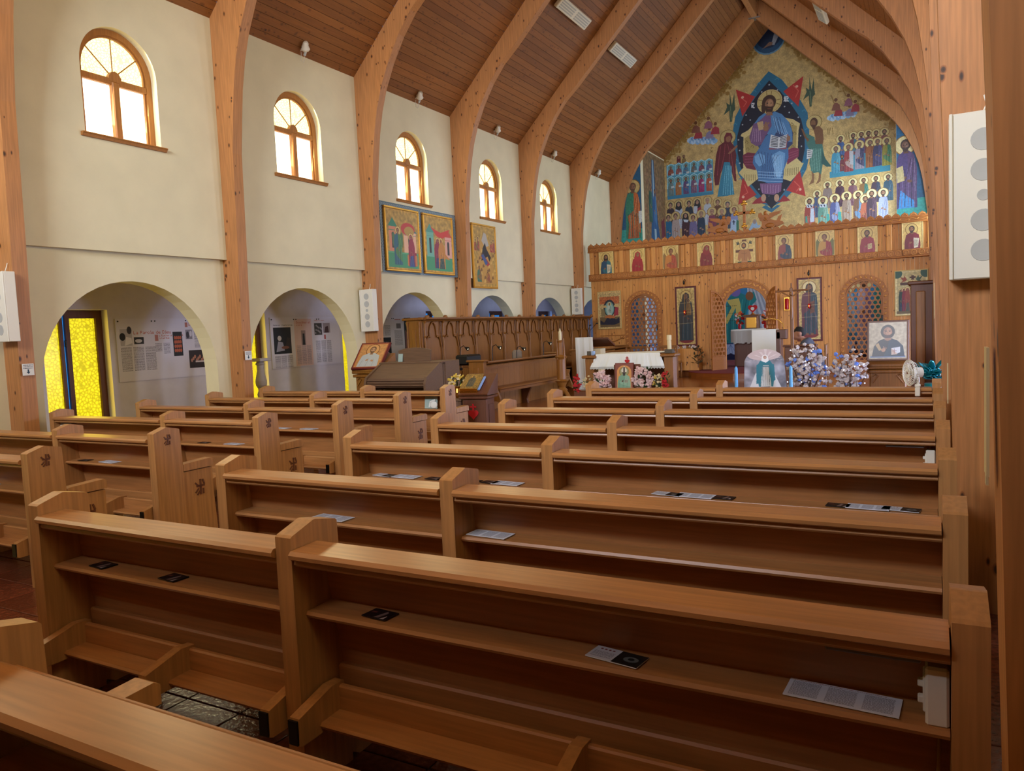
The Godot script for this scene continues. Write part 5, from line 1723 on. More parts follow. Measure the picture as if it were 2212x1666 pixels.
["l","8a6a34",0.03,-2.12,8.13,-2.21,8.35],
["p","8a5468",-2.07,8.42,-1.95,8.33,-1.93,8.14,-2.23,8.17,-2.17,8.35],
["e","b89a62",-2.07,8.49,0.09,0.08],
["e","6a4428",-2.07,8.49,0.06,0.06],
["l","8a6a34",0.03,-2.15,8.47,-2.24,8.7],
["p","94303a",-1.85,8.2,-1.72,8.11,-1.71,7.92,-2.01,7.95,-1.95,8.12],
["e","b89a62",-1.85,8.27,0.09,0.08],
["e","6a4428",-1.84,8.27,0.055,0.06],
["l","8a6a34",0.03,-1.92,8.25,-2.01,8.47],
["p","7a4a3a",-2.5,8.35,-2.37,8.25,-2.35,8.06,-2.66,8.09,-2.6,8.27],
["e","b89a62",-2.5,8.41,0.095,0.085],
["e","6a4428",-2.5,8.41,0.055,0.06],
["l","8a6a34",0.03,-2.57,8.4,-2.66,8.62],
["e","a8c4dc",1.71,7.85,0.075,0.07],
["e","7aa4cc",1.77,7.82,0.075,0.07],
["e","a8c4dc",1.81,7.8,0.075,0.07],
["e","7aa4cc",1.86,7.85,0.075,0.07],
["e","a8c4dc",1.91,7.83,0.07,0.07],
["e","7aa4cc",1.96,7.8,0.07,0.07],
["e","a8c4dc",2.01,7.86,0.07,0.07],
["e","7aa4cc",2.06,7.83,0.07,0.07],
["e","a8c4dc",2.11,7.81,0.07,0.07],
["e","7aa4cc",2.16,7.87,0.07,0.065],
["e","a8c4dc",2.2,7.84,0.07,0.07],
["e","7aa4cc",2.25,7.81,0.07,0.065],
["e","a8c4dc",2.3,7.87,0.07,0.07],
["e","7aa4cc",2.35,7.85,0.07,0.065],
["e","a8c4dc",2.4,7.82,0.07,0.07],
["e","7aa4cc",2.44,7.88,0.07,0.065],
["e","93b4d2",1.77,7.9,0.06,0.055],
["e","5a86b4",1.81,7.9,0.055,0.055],
["e","93b4d2",1.86,7.9,0.055,0.055],
["e","5a86b4",1.92,7.9,0.055,0.055],
["e","93b4d2",1.96,7.9,0.06,0.055],
["e","5a86b4",2.01,7.92,0.06,0.055],
["e","93b4d2",2.06,7.92,0.06,0.055],
["e","5a86b4",2.11,7.92,0.06,0.055],
["e","93b4d2",2.16,7.92,0.055,0.055],
["e","5a86b4",2.21,7.92,0.055,0.055],
["e","93b4d2",2.25,7.92,0.055,0.055],
["e","5a86b4",2.3,7.93,0.06,0.055],
["e","93b4d2",2.35,7.93,0.06,0.055],
["e","5a86b4",2.4,7.93,0.055,0.055],
["p","94303a",1.97,8.11,2.07,8.03,2.09,7.85,1.83,7.88,1.88,8.04],
["e","b89a62",1.96,8.18,0.075,0.075],
["e","6a4428",1.96,8.18,0.045,0.055],
["l","8a6a34",0.03,1.9,8.16,1.82,8.36],
["p","7c7494",2.29,8.06,2.39,7.97,2.41,7.8,2.16,7.82,2.21,7.99],
["e","b89a62",2.29,8.11,0.075,0.075],
["e","6a4428",2.29,8.12,0.05,0.055],
["l","8a6a34",0.03,2.22,8.1,2.15,8.31],
["p","8a5468",2.26,8.37,2.37,8.28,2.38,8.11,2.13,8.14,2.18,8.3],
["e","b89a62",2.26,8.43,0.08,0.075],
["e","6a4428",2.26,8.44,0.05,0.055],
["l","8a6a34",0.03,2.2,8.42,2.12,8.62],
["p","94303a",2.45,8.17,2.56,8.08,2.57,7.9,2.32,7.93,2.37,8.09],
["e","b89a62",2.45,8.23,0.075,0.075],
["e","6a4428",2.45,8.22,0.05,0.055],
["l","8a6a34",0.03,2.38,8.21,2.31,8.41],
["p","7a4a3a",1.9,8.3,2.01,8.21,2.03,8.03,1.77,8.06,1.82,8.23],
["e","b89a62",1.91,8.36,0.075,0.08],
["e","6a4428",1.9,8.37,0.05,0.055],
["l","8a6a34",0.03,1.84,8.34,1.76,8.55],
["s",-3.12,7.13,7.4,0.08,"5c1a24","","","8d6346","3c2a20","5c1a24","",1,0,0.45],
["s",-2.94,7.13,7.41,0.085,"7a6434","","","8d6346","3c2a20","","",1,0,0.4],
["p","3c8aa8",-3.56,7.14,-1.95,7.12,-1.96,5.97,-3.55,5.96],
["p","2f7a9c",-3.56,6.09,-1.96,6.04,-1.96,5.95,-3.55,5.96],
["p","5aa6be",-3.53,6.77,-3.51,7.11,-3.4,7.17,-3.29,7.1,-3.3,6.76],
["l","a8d4de",0.02,-3.53,6.75,-3.52,7.11,-3.4,7.17,-3.28,7.1],
["s",-3.41,6.78,7.08,0.105,"7a3a30","8a4a3a","6a9c9c","8d6346","3c2a20","","",1,0,0.32],
["p","b4c0c2",-3.4,6.83,-3.3,6.84,-3.3,6.77,-3.4,6.76],
["p","5aa6be",-3.25,6.77,-3.24,7.11,-3.13,7.16,-3.02,7.09,-3.03,6.76],
["l","a8d4de",0.02,-3.26,6.75,-3.25,7.1,-3.13,7.17,-3.01,7.09],
["s",-3.13,6.78,7.08,0.105,"8a4a44","7a4a5a","6a9c9c","8d6346","3c2a20","","",1,0,0.32],
["p","b4c0c2",-3.13,6.83,-3.03,6.84,-3.03,6.77,-3.13,6.76],
["p","5aa6be",-2.99,6.77,-2.98,7.11,-2.86,7.16,-2.76,7.09,-2.77,6.76],
["l","a8d4de",0.02,-3,6.75,-2.98,7.1,-2.86,7.17,-2.75,7.09],
["s",-2.88,6.78,7.08,0.1,"3a6a8c","4a7a94","6a9c9c","8d6346","3c2a20","","",1,0,0.32],
["p","b4c0c2",-2.87,6.83,-2.76,6.84,-2.77,6.77,-2.86,6.76],
["p","5aa6be",-2.72,6.77,-2.71,7.11,-2.6,7.16,-2.49,7.09,-2.5,6.76],
["l","a8d4de",0.02,-2.73,6.75,-2.72,7.1,-2.6,7.17,-2.49,7.09],
["s",-2.6,6.78,7.08,0.1,"6a5a4c","4a6a7c","6a9c9c","8d6346","3c2a20","","",1,0,0.32],
["p","b4c0c2",-2.6,6.83,-2.5,6.84,-2.5,6.77,-2.6,6.76],
["p","5aa6be",-2.46,6.77,-2.45,7.11,-2.34,7.16,-2.23,7.09,-2.24,6.76],
["l","a8d4de",0.02,-2.47,6.75,-2.46,7.1,-2.34,7.16,-2.23,7.09],
["s",-2.34,6.78,7.07,0.1,"74405c","6a3a4a","6a9c9c","8d6346","3c2a20","","",1,0,0.32],
["p","b4c0c2",-2.34,6.83,-2.24,6.84,-2.24,6.77,-2.33,6.76],
["p","5aa6be",-2.2,6.77,-2.19,7.1,-2.08,7.15,-1.98,7.09,-1.98,6.76],
["l","a8d4de",0.02,-2.21,6.75,-2.2,7.1,-2.08,7.16,-1.97,7.09],
["s",-2.08,6.78,7.07,0.1,"4c5a84","5a5a8a","6a9c9c","8d6346","3c2a20","","",1,0,0.32],
["p","b4c0c2",-2.08,6.83,-1.98,6.84,-1.98,6.77,-2.08,6.76],
["p","5aa6be",-3.54,6.33,-3.53,6.68,-3.41,6.74,-3.3,6.67,-3.31,6.33],
["l","a8d4de",0.02,-3.55,6.32,-3.54,6.68,-3.41,6.74,-3.3,6.67],
["s",-3.42,6.07,6.65,0.105,"5a7474","6a7c7c","6a9c9c","8d6346","3c2a20","","",1,0,0.22],
["p","b4c0c2",-3.42,6.4,-3.31,6.41,-3.31,6.34,-3.41,6.33],
["p","5aa6be",-3.27,6.34,-3.26,6.68,-3.14,6.74,-3.04,6.67,-3.04,6.33],
["l","a8d4de",0.02,-3.28,6.32,-3.27,6.68,-3.14,6.74,-3.03,6.67],
["s",-3.16,6.07,6.65,0.105,"9a6434","a06a3a","6a9c9c","8d6346","3c2a20","","",1,0,0.22],
["p","b4c0c2",-3.15,6.41,-3.04,6.41,-3.04,6.35,-3.14,6.34],
["p","5aa6be",-3,6.34,-2.99,6.68,-2.88,6.74,-2.77,6.67,-2.78,6.33],
["l","a8d4de",0.02,-3.01,6.32,-3,6.68,-2.88,6.74,-2.76,6.67],
["s",-2.89,6.08,6.65,0.1,"5a3f6a","3f5a8c","6a9c9c","8d6346","3c2a20","","",1,0,0.22],
["p","b4c0c2",-2.88,6.41,-2.78,6.42,-2.78,6.35,-2.87,6.34],
["p","5aa6be",-2.73,6.34,-2.72,6.68,-2.61,6.74,-2.51,6.67,-2.51,6.33],
["l","a8d4de",0.02,-2.74,6.32,-2.73,6.68,-2.61,6.74,-2.5,6.67],
["s",-2.62,6.08,6.65,0.105,"6c4c6c","7a5a74","6a9c9c","8d6346","3c2a20","","",1,0,0.22],
["p","b4c0c2",-2.61,6.41,-2.51,6.42,-2.51,6.35,-2.61,6.34],
["p","5aa6be",-2.47,6.34,-2.46,6.68,-2.35,6.74,-2.24,6.67,-2.25,6.34],
["l","a8d4de",0.02,-2.48,6.32,-2.47,6.68,-2.35,6.74,-2.24,6.67],
["s",-2.36,6.08,6.65,0.1,"8a1f5c","9a2a6c","6a9c9c","8d6346","3c2a20","","",1,0,0.22],
["p","b4c0c2",-2.35,6.41,-2.25,6.42,-2.25,6.35,-2.35,6.34],
["p","5aa6be",-2.21,6.34,-2.2,6.68,-2.09,6.74,-1.99,6.67,-1.99,6.34],
["l","a8d4de",0.02,-2.22,6.33,-2.21,6.68,-2.09,6.74,-1.98,6.67],
["s",-2.1,6.08,6.65,0.1,"a04a34","a85a44","6a9c9c","8d6346","3c2a20","","",1,0,0.22],
["p","b4c0c2",-2.09,6.41,-1.99,6.42,-1.99,6.35,-2.09,6.34],
["s",-3.46,4.91,5.85,0.155,"30242c","","b8a56c","a07a62","2a2426","","",0,0,0.2],
["s",-3.17,4.92,5.85,0.15,"a8b4c4","","b8a56c","a07a62","1c1c22","1c1c22","",0,0,0.2],
["s",-2.81,4.92,5.84,0.15,"1c2c3c","","b8a56c","a07a62","181c22","","",0,0,0.2],
["s",-2.52,4.93,5.85,0.145,"8c2a34","","b8a56c","a07a62","1c1c22","1c1c22","",0,0,0.2],
["p","aeb6c2",-2.65,5.63,-2.51,5.62,-2.55,4.97,-2.67,4.98],
["s",-2.17,4.95,5.86,0.145,"aab4c0","","b8a56c","a07a62","8a7a6a","","",0,0,0.2],
["s",-1.83,4.86,5.76,0.145,"5a3a26","","b8a56c","a07a62","4a3020","","",0,0,0.2],
["s",-1.5,4.75,5.65,0.14,"22304a","","b8a56c","a07a62","24304a","","",0,0,0.2],
["s",-3.55,4.41,5.43,0.145,"14628c","","bca870","a07a62","3a2c24","","",0,0,0.19],
["s",-3.29,4.45,5.46,0.145,"a89a94","","bca870","a07a62","4a3428","","",0,0,0.19],
["s",-2.94,4.43,5.44,0.14,"3c1c26","","bca870","a07a62","20181c","20181c","",0,0,0.19],
["s",-2.68,4.33,5.33,0.14,"6c6490","","bca870","a07a62","4a2c24","","",0,0,0.19],
["s",-2.4,4.44,5.43,0.14,"14304c","","bca870","a07a62","7a6a5a","","",0,0,0.19],
["s",-2.03,4.48,5.47,0.135,"74304c","","bca870","a07a62","8a7060","","",0,0,0.19],
["s",-1.7,4.45,5.43,0.135,"1c3e5c","","bca870","a07a62","8a7a6a","","",0,0,0.19],
["s",-1.29,4.46,5.44,0.13,"7c84b4","","bca870","a07a62","6a3a30","","",0,0,0.19],
["p","9ab4d0",-1.38,5.04,-1.22,5.02,-1.21,4.57,-1.45,4.59],
["l","14183a",0.03,-1.31,5.01,-1.31,4.86],
["l","14183a",0.03,-1.35,4.96,-1.26,4.95],
["p","b8c8d8",-3.02,5.22,-2.83,5.19,-2.87,5.11,-2.99,5.13],
["p","1f6a52",-1.22,5.02,-1.14,4.97,-1.15,4.6,-1.23,4.61],
["p","8aa4c0",-0.71,4.85,-0.59,4.95,-0.53,4.76,-0.44,4.77,-0.47,4.68,-0.64,4.68,-0.67,4.61,-0.84,4.62],
["e","8a7a74",-0.63,4.89,0.06,0.075],
["p","2f7f96",1.69,6.19,3.4,6.18,3.4,5.99,1.69,6],
["p","2f7f96",1.82,6.75,3.4,6.85,3.4,6.14,1.81,6.16],
["s",2.02,6.58,7.24,0.125,"2c4a7c","3a5a8c","c9bb80","8d6346","3c2a20","","",1,0,0.25],
["s",2.38,6.62,7.27,0.12,"6a3a3c","3a6a7c","c9bb80","8d6346","3c2a20","","",1,0,0.25],
["s",2.61,6.62,7.27,0.12,"5a4a74","4a4a7c","c9bb80","8d6346","3c2a20","","",1,0,0.25],
["s",2.81,6.62,7.27,0.12,"6a3a3a","7a4a44","c9bb80","8d6346","3c2a20","","",1,0,0.25],
["s",3.02,6.61,7.25,0.12,"7a4a3a","6a4a3a","c9bb80","8d6346","3c2a20","","",1,0,0.25],
["s",3.25,6.61,7.25,0.115,"74403c","7a4a4c","c9bb80","8d6346","3c2a20","","",1,0,0.25],
["s",1.88,6.12,6.95,0.135,"3a84a0","4a94ac","c9bb80","8d6346","5a4a44","","",1,0,0.21],
["s",2.24,6.12,6.95,0.135,"8a3a3c","a89a94","c9bb80","8d6346","5a4a44","","",1,0,0.21],
["s",2.55,6.16,6.98,0.135,"8a8494","3a3a5c","c9bb80","8d6346","5a4a44","","",1,0,0.21],
["s",2.85,6.17,6.99,0.13,"8a5430","7a4a2c","c9bb80","8d6346","5a4a44","","",1,0,0.21],
["s",3.06,6.18,6.99,0.135,"3a3a5c","4a4a74","c9bb80","8d6346","5a4a44","","",1,0,0.21],
["s",3.31,6.16,6.97,0.13,"8a8434","3a7a5c","c9bb80","8d6346","5a4a44","","",1,0,0.21],
["s",2.06,6.16,6.66,0.075,"6a3238","","","8d6346","3c2a20","","",1,0,0.25],
["p","a8aab0",2.27,6.75,2.38,6.74,2.38,6.32,2.28,6.34],
["l","7a6a3a",0.02,2.17,7.32,2.21,7.11],
["l","7a6a3a",0.02,2.25,7.34,2.28,7.12],
["s",1.31,4.81,5.63,0.15,"3c4c6c","","d0c590","8d6346","3c2a20","","",1,0,0.2],
["s",1.62,5.06,5.87,0.15,"7a6a64","","d0c590","8d6346","3c2a20","","",1,0,0.2],
["s",1.98,5.07,5.88,0.145,"3c2434","4a2c3c","d0c590","8d6346","3c2a20","","",1,0,0.2],
["s",2.35,5.06,5.86,0.145,"6a4450","7a5a5c","d0c590","8d6346","3c2a20","","",1,0,0.2],
["s",2.66,5.08,5.87,0.14,"7a5a34","34685c","d0c590","8d6346","3c2a20","","",1,0,0.2],
["s",3,5.09,5.88,0.14,"3a2a38","2c3448","d0c590","8d6346","3c2a20","","",1,0,0.2],
["s",3.34,5.1,5.88,0.14,"1c4254","24506a","d0c590","8d6346","3c2a20","","",1,0,0.2],
["s",1.08,4.43,5.43,0.16,"8c3a30","a85a4a","d4c994","8d6346","3c2a20","","",1,0,0.19],
["s",1.48,4.42,5.41,0.155,"5a8a7c","7aa494","d4c994","8d6346","3c2a20","","",1,0,0.19],
["s",1.83,4.46,5.44,0.15,"4a5484","8a94b4","d4c994","8d6346","3c2a20","","",1,0,0.19],
["s",2.17,4.49,5.47,0.145,"8a7464","9a8a7c","d4c994","8d6346","3c2a20","","",1,0,0.19],
["s",2.5,4.49,5.46,0.145,"6a4c38","5a84ac","d4c994","8d6346","3c2a20","","",1,0,0.19],
["s",2.7,4.35,5.31,0.145,"a05a40","7a3a34","d4c994","8d6346","3c2a20","","",1,0,0.19],
["s",2.88,4.48,5.45,0.145,"3c2c38","4a3444","d4c994","8d6346","3c2a20","","",1,0,0.19],
["s",3.2,4.48,5.44,0.14,"949cbc","8a94b4","d4c994","8d6346","3c2a20","","",1,0,0.19],
["p","b4bcc8",0.98,5.26,1.2,5.23,1.17,5.13,1,5.15],
["l","1a2038",0.03,1.03,5.23,1.06,5.17],
["l","1a2038",0.03,1.11,5.22,1.15,5.16],
["p","b4bcc8",1.37,5.23,1.59,5.21,1.57,5.1,1.39,5.12],
["l","1a2038",0.03,1.42,5.2,1.45,5.14],
["l","1a2038",0.03,1.51,5.19,1.54,5.13],
["p","b4c0d0",1.11,5.12,1.21,5.11,1.22,4.68,1.09,4.69],
["p","2c8a7c",0.95,4.89,1,4.88,1.02,4.63,0.95,4.64],
["p","3c9a94",1.59,4.89,1.66,4.88,1.69,4.56,1.59,4.57],
["p","3c9a94",1.92,4.92,2.01,4.91,2.02,4.59,1.92,4.6],
["l","7a6434",0.02,-2.02,7.52,-1.92,7.5],
["l","7a6434",0.02,-1.98,7.51,-1.99,7.46],
["l","7a6434",0.02,-2.02,7.43,-1.95,7.34],
["l","7a6434",0.02,-1.95,7.41,-2.02,7.35],
["l","7a6434",0.02,1.66,7.54,1.66,7.35],
["l","7a6434",0.02,1.73,7.55,1.69,7.33],
["l","7a6434",0.02,1.79,7.54,1.81,7.33],
]

const ZI := -21.24     # front of the icon screen

func mural_tex() -> ImageTexture:
	var p := Paint.new(-3.7, 3.5, 3.7, 11.1, 135, hx("b89e66"))
	p.grain(0.13, 0.03, 6)
	p.grain(0.09, 0.12, 7)
	# ochre glaze with a ragged edge along both roof slopes
	var rg := RandomNumberGenerator.new()
	rg.seed = 4
	for s in [-1.0, 1.0]:
		for i in 260:
			var x := rg.randf_range(0.3, 3.7)
			var y := ceil_y(x) - absf(rg.randfn(0.0, 0.16))
			p.ell(s * x, y, rg.randf_range(0.02, 0.07), rg.randf_range(0.02, 0.07), hx(["9a7a3c", "a08044", "927234"][i % 3]))
	# hand in a blue medallion under the ridge
	p.ell(-0.07, 10.66, 0.52, 0.50, hx("5c86a0"))
	p.ell(-0.07, 10.67, 0.48, 0.46, hx("1a4668"))
	p.ell(-0.07, 10.72, 0.38, 0.36, hx("0d2440"))
	p.poly([0.0, 10.45, 0.1, 10.42, 0.3, 10.8, 0.15, 10.95], hx("8a9098"))
	p.poly([-0.05, 10.56, 0.06, 10.52, 0.03, 10.44, -0.12, 10.42, -0.3, 10.36, -0.14, 10.48], hx("7a5a48"))
	for o in MURAL:
		match o[0]:
			"p":
				p.poly(o.slice(2), hx(o[1]))
			"e":
				p.ell(o[2], o[3], o[4], o[5], hx(o[1]))
			"l":
				p.line(o.slice(3), o[2], hx(o[1]))
			"s":
				var d := {"x": o[1], "y0": o[2], "y1": o[3], "w": o[4], "robe": o[5], "skin": o[8], "hair": o[9], "beard": o[12] == 1, "turn": float(o[13]), "head": o[14], "shoulder": 0.8}
				if o[6]:
					d.mant = o[6]
				if o[7]:
					d.halo = o[7]
				if o[10]:
					d.veil = o[10]
				saint(p, d)
	p.grain(0.10, 0.2, 9)
	return p.tex()

func sanctuary_wall_tex() -> ImageTexture:
	# the lower part of the east wall, seen through the doors of the screen
	var p := Paint.new(-3.7, 0.3, 3.7, 3.5, 110, hx("3b86b8"))
	for i in 16:
		var x := -3.6 + i * 0.48
		saint(p, {"x": x, "y0": 0.9, "y1": 2.7 + (i % 3) * 0.12, "w": 0.21, "robe": ["9fa8c8", "c9b6a8", "3f7f9c", "b8b0cc", "2e8a84"][i % 5], "mant": ["6f86b8", "a88a78", "9ab6cc", "7a6a9c", "5aa2a0"][i % 5], "halo": "d0c08a", "head": 0.16})
	# curtain and a large figure in turquoise behind the altar
	p.rect(-1.75, 0.9, -0.2, 3.4, hx("2f7fb4"))
	for i in 10:
		var x0 := -0.85 + i * 0.09
		p.poly([-0.95 + i * 0.02, 3.4, -0.7 + i * 0.06, 3.4, x0 + 0.14 + i * 0.03, 0.9, x0 + i * 0.03, 0.9], hx("b9bfc8") if i % 2 == 0 else hx("8d96a6"))
	p.poly([-1.75, 1.9, -1.5, 2.45, -1.2, 2.6, -0.9, 2.45, -0.7, 2.6, -0.62, 2.3, -0.95, 1.95, -1.05, 1.3, -1.2, 0.9, -1.75, 0.9], hx("1f7f84"))
	for i in 7:
		p.line([-1.6 + i * 0.13, 2.35, -1.62 + i * 0.09, 1.0], 0.02, hx("4fb0ac") if i % 2 == 0 else hx("0f5a62"))
	p.poly([-1.62, 2.35, -1.2, 2.4, -1.15, 2.2, -1.3, 2.1, -1.6, 1.55, -1.72, 1.6, -1.45, 2.1], hx("cfc06a"))
	p.poly([-1.3, 2.2, -1.15, 2.2, -1.12, 1.75, -1.32, 1.75], hx("cfc06a"))
	for i in 20:
		p.ell(-1.6 + (i % 7) * 0.06, 1.65 + (i / 7) * 0.25, 0.014, 0.014, hx("4a4420"))
	p.ell(-0.85, 2.45, 0.13, 0.15, hx("8a5a38"))
	p.ell(-1.3, 2.62, 0.16, 0.17, hx("7a6ab0"))
	# painted valance
	p.rect(-3.7, 0.3, 3.7, 0.88, hx("141c44"))
	for i in 13:
		var x := -3.6 + i * 0.6
		p.poly([x, 0.85, x + 0.58, 0.85, x + 0.5, 0.45, x + 0.29, 0.55, x + 0.08, 0.45], hx("a9bcdc"))
		for k in 4:
			p.line([x + 0.29, 0.84, x + 0.08 + k * 0.14, 0.5], 0.015, hx("6c84b4"))
	return p.tex()

func side_saint_tex(left: bool) -> ImageTexture:
	# one of the two apostles painted on blue beside the chancel opening
	var p := Paint.new(0, 3.9, 1.0, 7.4, 120, hx("14557c"))
	p.rect(0, 3.9, 1.0, 4.75, hx("2f9a94"))
	if left:
		saint(p, {"x": 0.66, "y0": 4.45, "y1": 6.22, "w": 0.25, "head": 0.16, "robe": "2c7a62", "mant": "b4602c", "under": "a8542a", "halo": "b9a468", "hair": "5a4030", "turn": 0.4, "skin": "7a5238"})
		p.poly([0.85, 5.3, 0.97, 5.3, 0.95, 4.95, 0.86, 4.9], hx("c4ccd0"))
	else:
		saint(p, {"x": 0.28, "y0": 4.5, "y1": 6.35, "w": 0.26, "head": 0.17, "robe": "4a3a68", "mant": "543c64", "under": "3a86c4", "halo": "c9ba86", "hair": "3a2a24", "turn": -0.3, "skin": "6a4634"})
		p.poly([0.04, 5.6, 0.2, 5.66, 0.24, 5.25, 0.06, 5.2], hx("b8a876"))
	for s in [0.3, 0.45]:
		p.line([s if not left else 0.98 - s, 6.75, s if not left else 0.98 - s, 6.5], 0.02, hx("3a86a0"))
	p.grain(0.12, 0.1, 3)
	return p.tex()

func vision_tex() -> ImageTexture:
	# the rocky vision painted on the chancel's side wall; x here runs from the nave to the east wall
	var p := Paint.new(0, 3.9, 2.5, 7.5, 110, hx("7a6040"))
	p.grain(0.3, 0.05, 2)
	var rg := RandomNumberGenerator.new()
	rg.seed = 8
	for i in 90:
		var x := rg.randf_range(0, 2.5)
		var y := rg.randf_range(4.0, 6.8)
		p.poly([x, y, x + 0.2, y + 0.05, x + 0.16, y + 0.16, x + 0.02, y + 0.12], hx(["6a4a30", "8a6a4c", "74503a"][i % 3]))
	p.poly([0.95, 7.3, 1.2, 7.3, 1.3, 6.2, 1.5, 5.2, 1.9, 4.2, 2.1, 3.9, 0.3, 3.9, 0.7, 4.6, 0.85, 5.6], hx("1c4a72"))
	p.poly([1.02, 7.3, 1.12, 7.3, 1.2, 6.0, 1.35, 4.4, 1.1, 4.4, 1.02, 6.0], hx("8aa0a8"))
	saint(p, {"x": 0.72, "y0": 5.1, "y1": 6.4, "w": 0.2, "head": 0.15, "robe": "274a3a", "mant": "2c5a50"})
	saint(p, {"x": 1.2, "y0": 4.9, "y1": 6.3, "w": 0.2, "head": 0.15, "robe": "26507c", "mant": "3a6a94"})
	p.poly([1.9, 5.2, 2.3, 5.4, 2.4, 4.6, 2.0, 4.4], hx("6a2a34"))
	return p.tex()

func flat(b: B, pts: Array, z: float, p: Rect2, swap := false):
	# flat painted polygon facing +z (or +x when swap) with its picture laid over rectangle p
	var vv := []
	var uu := []
	for q in pts:
		vv.append(Vector3(q[0], q[1], z) if not swap else Vector3(z, q[1], q[0]))
		uu.append(Vector2((q[0] - p.position.x) / p.size.x, 1.0 - (q[1] - p.position.y) / p.size.y))
	for i in range(1, pts.size() - 1):
		b.tri(vv[0], vv[i], vv[i + 1], uu[0], uu[i], uu[i + 1])

func build_paintings():
	var b := B.new()
	flat(b, [[-3.64, 3.5], [3.64, 3.5], [3.64, ceil_y(3.64)], [0, ceil_y(0)], [-3.64, ceil_y(3.64)]], -26.146, Rect2(-3.7, 3.5, 7.4, 7.6))
	var m := thing("wall_painting", "huge gold-ground mural of the enthroned Christ among saints on the east gable", "mural", Vector3(0, 3.5, -26.146))
	part(m, "painted_ground", b, picture("mural", mural_tex(), 0.42))
	var b2 := B.new()
	flat(b2, [[-3.64, 0.32], [3.64, 0.32], [3.64, 3.5], [-3.64, 3.5]], -26.146, Rect2(-3.7, 0.3, 7.4, 3.2))
	var m2 := thing("wall_painting", "blue painted wall with turquoise figure and curtain behind the sanctuary altar", "mural", Vector3(0, 0.32, -26.146))
	part(m2, "painted_ground", b2, picture("sanctuary_wall", sanctuary_wall_tex(), 0.6))
	for s in [-1.0, 1.0]:
		var b3 := B.new()
		var pts := []
		if s < 0:
			pts = [[-4.6, 3.9], [-3.645, 3.9], [-3.645, 7.3], [-4.6, 6.4]]
		else:
			pts = [[3.645, 3.9], [4.6, 3.9], [4.6, 6.4], [3.645, 7.3]]
		flat(b3, pts, -23.603, Rect2(-4.6 if s < 0 else 3.6, 3.9, 1.0, 3.5))
		var m3 := thing("wall_painting", "apostle with scroll painted on blue beside the chancel opening, arcade side" if s < 0 else "apostle with book painted on blue beside the chancel opening, speaker-column side", "mural", Vector3(s * 4.1, 3.9, -23.603))
		part(m3, "painted_ground", b3, picture("apostle_left" if s < 0 else "apostle_right", side_saint_tex(s < 0), 0.5))
	var b4 := B.new()
	var vv := [Vector3(-3.636, 3.9, -23.85), Vector3(-3.636, 3.9, -26.14), Vector3(-3.636, 7.3, -26.14), Vector3(-3.636, 7.3, -23.85)]
	b4.quaduv(vv[0], vv[1], vv[2], vv[3])
	var b5 := B.new()
	b5.quaduv(Vector3(-3.636, 0.32, -23.86), Vector3(-3.636, 0.32, -26.14), Vector3(-3.636, 3.89, -26.14), Vector3(-3.636, 3.89, -23.86), Rect2(0.0, 0.0, 0.3, 1.0))
	b5.quaduv(Vector3(-4.6, 0.32, -23.6), Vector3(-3.64, 0.32, -23.6), Vector3(-3.64, 3.89, -23.6), Vector3(-4.6, 3.89, -23.6), Rect2(0.6, 0.0, 0.13, 1.0))
	var m5 := thing("wall_painting", "blue painted saints on the side walls seen through the grille door", "mural", Vector3(-3.636, 0.32, -25.0))
	part(m5, "painted_ground", b5, mats.sanctuary_wall)
	var m4 := thing("wall_painting", "brown rocky vision scene painted on the chancel side wall", "mural", Vector3(-3.636, 3.9, -25.0))
	part(m4, "painted_ground", b4, picture("vision", vision_tex(), 0.6))

# ---------------------------------------------------------------- the icon screen

func icon_panel(called: String, label: String, x0: float, y0: float, x1: float, y1: float, z: float, m: Material, fr: Material, fw := 0.02, group := "", th := 0.035) -> Node3D:
	var o := thing(called, label, "icon", Vector3((x0 + x1) * 0.5, y0, z), group)
	var b := B.new()
	b.bb(Vector3(x0 + 0.004, y0 + 0.004, z), Vector3(x1 - 0.004, y1 - 0.004, z + th * 0.7))
	part(o, "panel", b, fr)
	var p := B.new()
	p.quaduv(Vector3(x0 + fw, y0 + fw, z + th * 0.75), Vector3(x1 - fw, y0 + fw, z + th * 0.75), Vector3(x1 - fw, y1 - fw, z + th * 0.75), Vector3(x0 + fw, y1 - fw, z + th * 0.75))
	part(o, "painting", p, m)
	var f := B.new()
	f.cbox(Vector3((x0 + x1) * 0.5, y0 + fw * 0.5, z + th * 0.5), Vector3(x1 - x0, fw, th), 0.004)
	f.cbox(Vector3((x0 + x1) * 0.5, y1 - fw * 0.5, z + th * 0.5), Vector3(x1 - x0, fw, th), 0.004)
	f.cbox(Vector3(x0 + fw * 0.5, (y0 + y1) * 0.5, z + th * 0.5), Vector3(fw, y1 - y0 - 2 * fw, th), 0.004)
	f.cbox(Vector3(x1 - fw * 0.5, (y0 + y1) * 0.5, z + th * 0.5), Vector3(fw, y1 - y0 - 2 * fw, th), 0.004)
	part(o, "frame", f, fr)
	return o

func arch_top(x: float) -> float:
	# underside of the screen boarding: follows the three round-headed openings
	for q in [[-2.9, 0.44, 2.08], [2.95, 0.44, 2.1], [0.01, 0.56, 1.965]]:
		var d: float = absf(x - q[0])
		if d < q[1]:
			return q[2] + sqrt(q[1] * q[1] - d * d)
	return 0.312

